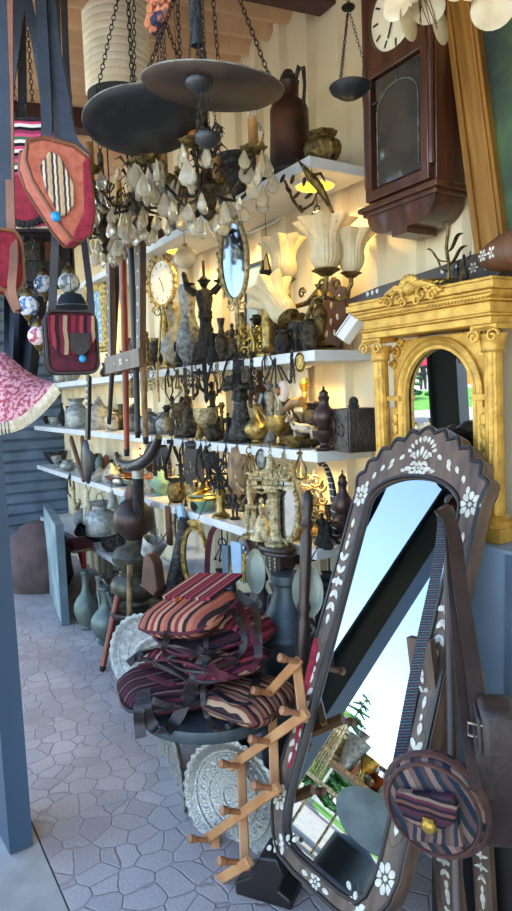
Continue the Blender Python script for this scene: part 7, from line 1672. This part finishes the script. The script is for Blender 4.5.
b=MB(); b.prism([(x*wD*.92,.03*hD+z*hD*.8) for x,z in ((-.5,.5),(.5,.5),(.5,.05),(.3,-.3),(-.3,-.3),(-.5,.05))],-.040,-.029); b.build('flap',M['kilim_red'],tD,bev=.003)
b=MB(); b.prism([(.12*wD+x*wD*.42,-.06*hD+z*hD*.4) for x,z in ((-.4,.5),(.5,.5),(.5,-.1),(.05,-.5),(-.4,-.2))],-.048,-.038); b.build('badge',M['leather'],tD); b=MB(); b.ell((.16*wD,-.05,-.28*hD),(.011,.008,.011)); b.build('bead',M['turquoise'],tD)
tE,pE,sE,wE,hE=hbag('red_bag','red bag with tan strap at the left edge below the striped bag',4,262,30,58,1.7,20,M['coral_red'],M['leather_tan'],[(x,z-.5) for x,z in rrect(1,1,.3,6)])
tF,pF,sF,wF,hF=hbag('dark_bag','black leather bag with green and tan patches hanging behind the glass lamps',46,260,52,52,2.35,0,M['leather'],M['leather'],box_)
b=MB(); b.box((-.25*wF,-.036,.12*hF),(.3*wF,.012,.34*hF)); b.build('patch',M['bronze_green'],tF); b=MB(); b.box((.12*wF,-.036,.12*hF),(.26*wF,.012,.34*hF)); b.build('patch',M['leather_tan'],tF)
# straps up to the lintel
def up_strap(par,pts,w,m,t=.006): return wstrap(par,pts,w,t,m,RT)
LZ=2.95
def hi(u,v,d): return PD(u,v,d)
up_strap(tC,[hi(86,160,1.8),hi(70,140,1.8),hi(62,100,1.8),hi(52,40,1.8),hi(44,-60,1.8),hi(38,-230,1.8)],.042,'leather_blue')
up_strap(tC,[hi(36,160,1.8),hi(46,140,1.78),hi(46,100,1.78),hi(43,40,1.78),hi(38,-60,1.78),hi(34,-230,1.78)],.030,'leather_blue')
up_strap(tA,[hi(8,140,2.05),hi(6,100,2.02),hi(12,50,2.0),hi(18,0,2.0),hi(22,-60,2.0),hi(20,-220,2.0)],.045,'leather_blue')
up_strap(tA,[hi(52,150,2.05),hi(44,90,2.02),hi(36,40,2.0),hi(27,0,2.0),hi(16,-60,2.0),hi(10,-200,2.0)],.030,'leather_blue')
up_strap(tD,[hi(52,325,2.0),hi(53,290,2.0),hi(55,250,1.98),hi(57,200,1.98),hi(58,120,1.96),hi(56,0,1.96),hi(54,-190,1.96)],.024,'leather')
up_strap(tD,[hi(92,325,2.0),hi(90,290,2.02),hi(84,240,2.05),hi(76,160,2.05),hi(66,60,2.02),hi(60,-190,2.0)],.020,'leather')
up_strap(tE,[hi(6,236,1.7),hi(5,180,1.7),hi(3,90,1.7),hi(0,0,1.7),hi(-4,-240,1.7)],.035,'leather_blue')
up_strap(tE,[hi(8,290,1.68),hi(14,304,1.66),hi(18,310,1.66),hi(12,290,1.66),hi(14,250,1.68),hi(10,180,1.7),hi(8,-240,1.7)],.022,'leather_tan')
up_strap(tF,[hi(26,236,2.35),hi(24,180,2.3),hi(22,60,2.28),hi(20,-150,2.25)],.03,'leather')
up_strap(tF,[hi(66,236,2.35),hi(60,180,2.3),hi(52,60,2.28),hi(46,-150,2.25)],.03,'leather')
b=MB(); b.bar(PD(-60,-190,1.8)*1,PD(120,-190,2.15),.03,.03); o=b.build('hanging_rail',M['iron']); tag(o,'dark metal rail overhead that carries the hanging bags','rail')
# mosaic lamps
def mlamp(u,v,r,d,m,label,drop=1.0,up=230):
    p=PD(u,v,d); s=d/FPX; R=r*s; t=thing('mosaic_lamp',label,'lamp',p)
    b=MB(); b.lathe([(.001,-R*.95),(R*.5,-R*.85),(R*.9,-R*.45),(R,0),(R*.92,R*.4),(R*.6,R*.8),(R*.4,R*.92)],18); b.build('glass_globe',M[m],t)
    b=MB(); b.lathe([(R*.6,R*.78),(R*.62,R*.86),(R*.5,R*1.1),(R*.25,R*1.5),(R*.1,R*1.6),(R*.12,R*1.75),(.001,R*1.8)],14); b.build('cap',M['brass_old'],t)
    b=MB(); b.lathe([(.001,-R*1.75),(R*.1,-R*1.6),(R*.06,-R*1.4),(R*.3,-R*1.15),(R*.52,-R*.85),(R*.5,-R*.8)],14); b.build('finial',M['brass_old'],t)
    b=MB(); b.chain([(0,0,R*1.8),(0,0,ceil_z(p)-p.z)],L=.022,r=.0016); b.build('hook_chain',M['iron'],t); return t
mlamp(44,284,10,2.3,'mosaic_blue','blue and white mosaic glass lamp left of the crossbody bag strap')
mlamp(28,306,11,2.1,'mosaic_blue','larger blue mosaic glass lamp hanging lower left beside the red bag')
mlamp(21,284,7,2.4,'mosaic_blue','small blue mosaic glass lamp behind the red bag')
mlamp(39,336,11,2.1,'mosaic_pink','pink and white mosaic glass lamp beside the crossbody bag')
mlamp(69,283,11,2.2,'mosaic_grey','grey and white mosaic glass lamp above the crossbody bag')
# black felt hat on the crossbody bag
p=PD(72,308,2.12); s=2.12/FPX; t=thing('felt_hat','black felt hat with pale band hanging just above the crossbody bag','hat',p); b=MB(); b.lathe([(19*s,0),(19*s,1*s),(14*s,1.5*s),(13*s,8*s),(10*s,13*s),(3*s,15*s),(.001,15.2*s)],24); b.build('crown',M['cloth_navy'],t); b=MB(); b.torus((0,0,1.6*s),14.5*s,1.0*s,(0,0,1),24,6); b.build('band',M['tin_dull'],t)
b=MB(); b.tube([(0,0,15*s),(0,0,ceil_z(p)-p.z)],.0015,4); b.build('cord',M['iron'],t)
# navy cloth and fringed shade cloth
t=thing('navy_cloth','dark navy cloth hanging at the left behind the glass lamps','cloth',PD(26,350,2.5)); q=t.location
rows=[]
for j in range(9):
    v=296+j*13; row=[]
    for i in range(9):
        u=4+i*5.5*(1-.04*j); row.append(PD(u,v,2.5+.03*math.sin(i*1.7+j*.2))-q)
    rows.append(row)
b=MB(); b.rings([r+[x+ray(26,350)*.02 for x in reversed(r)] for r in rows]); b.build('cloth',M['cloth_navy'],t)
b=MB(); b.tube([rows[0][4],Vector((rows[0][4].x,rows[0][4].y,ceil_z(q)-q.z))],.003,4); b.build('cord',M['iron'],t)
t=thing('fringed_shade','rose patterned cloth lampshade with cream fringe leaning out beside the post','lampshade',PD(0,385,2.0)); q=t.location
pts=[(4,352),(14,360),(26,370),(40,378),(53,382)]; low=[(10,421),(20,417),(32,408),(44,396),(53,384)]
A=catm([PD(u,v,2.06)-q for u,v in pts],4); B=catm([PD(u,v,1.92)-q for u,v in low],4)
nrm=(CAM-PD(25,390,2.0)).normalized(); b=MB(); rs=[]
for a,c_ in zip(A,B):
    mid=(a+c_)/2+nrm*.035; rs.append([a,(a+mid)/2+nrm*.012,mid,(c_+mid)/2+nrm*.012,c_,c_-nrm*.012,mid-nrm*.014,a-nrm*.012])
L0=[PD(-14,350,2.06)-q,PD(-12,364,2.03)-q+nrm*.02,PD(-8,385,2.0)-q+nrm*.03,PD(-6,402,1.97)-q+nrm*.02,PD(-4,424,1.92)-q,PD(-4,424,1.92)-q-nrm*.012,PD(-8,385,2.0)-q-nrm*.012,PD(-14,350,2.06)-q-nrm*.012]
b.rings([L0]+rs); b.build('shade',M['cloth_pattern'],t,ang=70)
b=MB()
Q=[L0[4]]+B; n=70
def samp(Q,t):
    x=t*(len(Q)-1); i=min(int(x),len(Q)-2); return Q[i].lerp(Q[i+1],x-i)
for i in range(n):
    a=samp(Q,i/(n-1)); dn=(Vector((0,0,-1))*.6+RT*.45*(i/n)).normalized(); b.tube([a+nrm*.004,a+nrm*.006+dn*.018,a+dn*.034],[.004,.0045,.003],4)
b.build('fringe',M['fringe'],t)
b=MB(); b.tube([L0[0],L0[0]+Vector((0,0,.3)),Vector((L0[0].x,L0[0].y,ceil_z(q)-q.z))],.004,5); b.build('cord',M['iron'],t)
# ------------------------------------------------------------------ daylight
w=bpy.data.worlds.new('sky'); scene.world=w; w.use_nodes=True; nt=w.node_tree
bg=nt.nodes['Background']; sk=nt.nodes.new('ShaderNodeTexSky'); sk.sky_type='NISHITA'
sk.sun_disc=False; sk.sun_elevation=rad(62); sk.sun_rotation=rad(20); sk.air_density=1.0; sk.dust_density=.3; sk.ozone_density=1.0
nt.links.new(sk.outputs['Color'],bg.inputs['Color']); bg.inputs['Strength'].default_value=.29
s=bpy.data.lights.new('sun','SUN'); s.energy=3.6; s.angle=rad(.6); s.color=(1,.95,.86)
so=bpy.data.objects.new('sun',s); COL.objects.link(so); so.rotation_euler=(rad(-27),rad(12),0)
vs=scene.view_settings; vs.view_transform='Standard'; vs.look='None'; vs.gamma=1; vs.use_curve_mapping=False; vs.exposure=1.8
scene.cycles.use_denoising=True; scene.cycles.max_bounces=10; scene.cycles.transparent_max_bounces=12
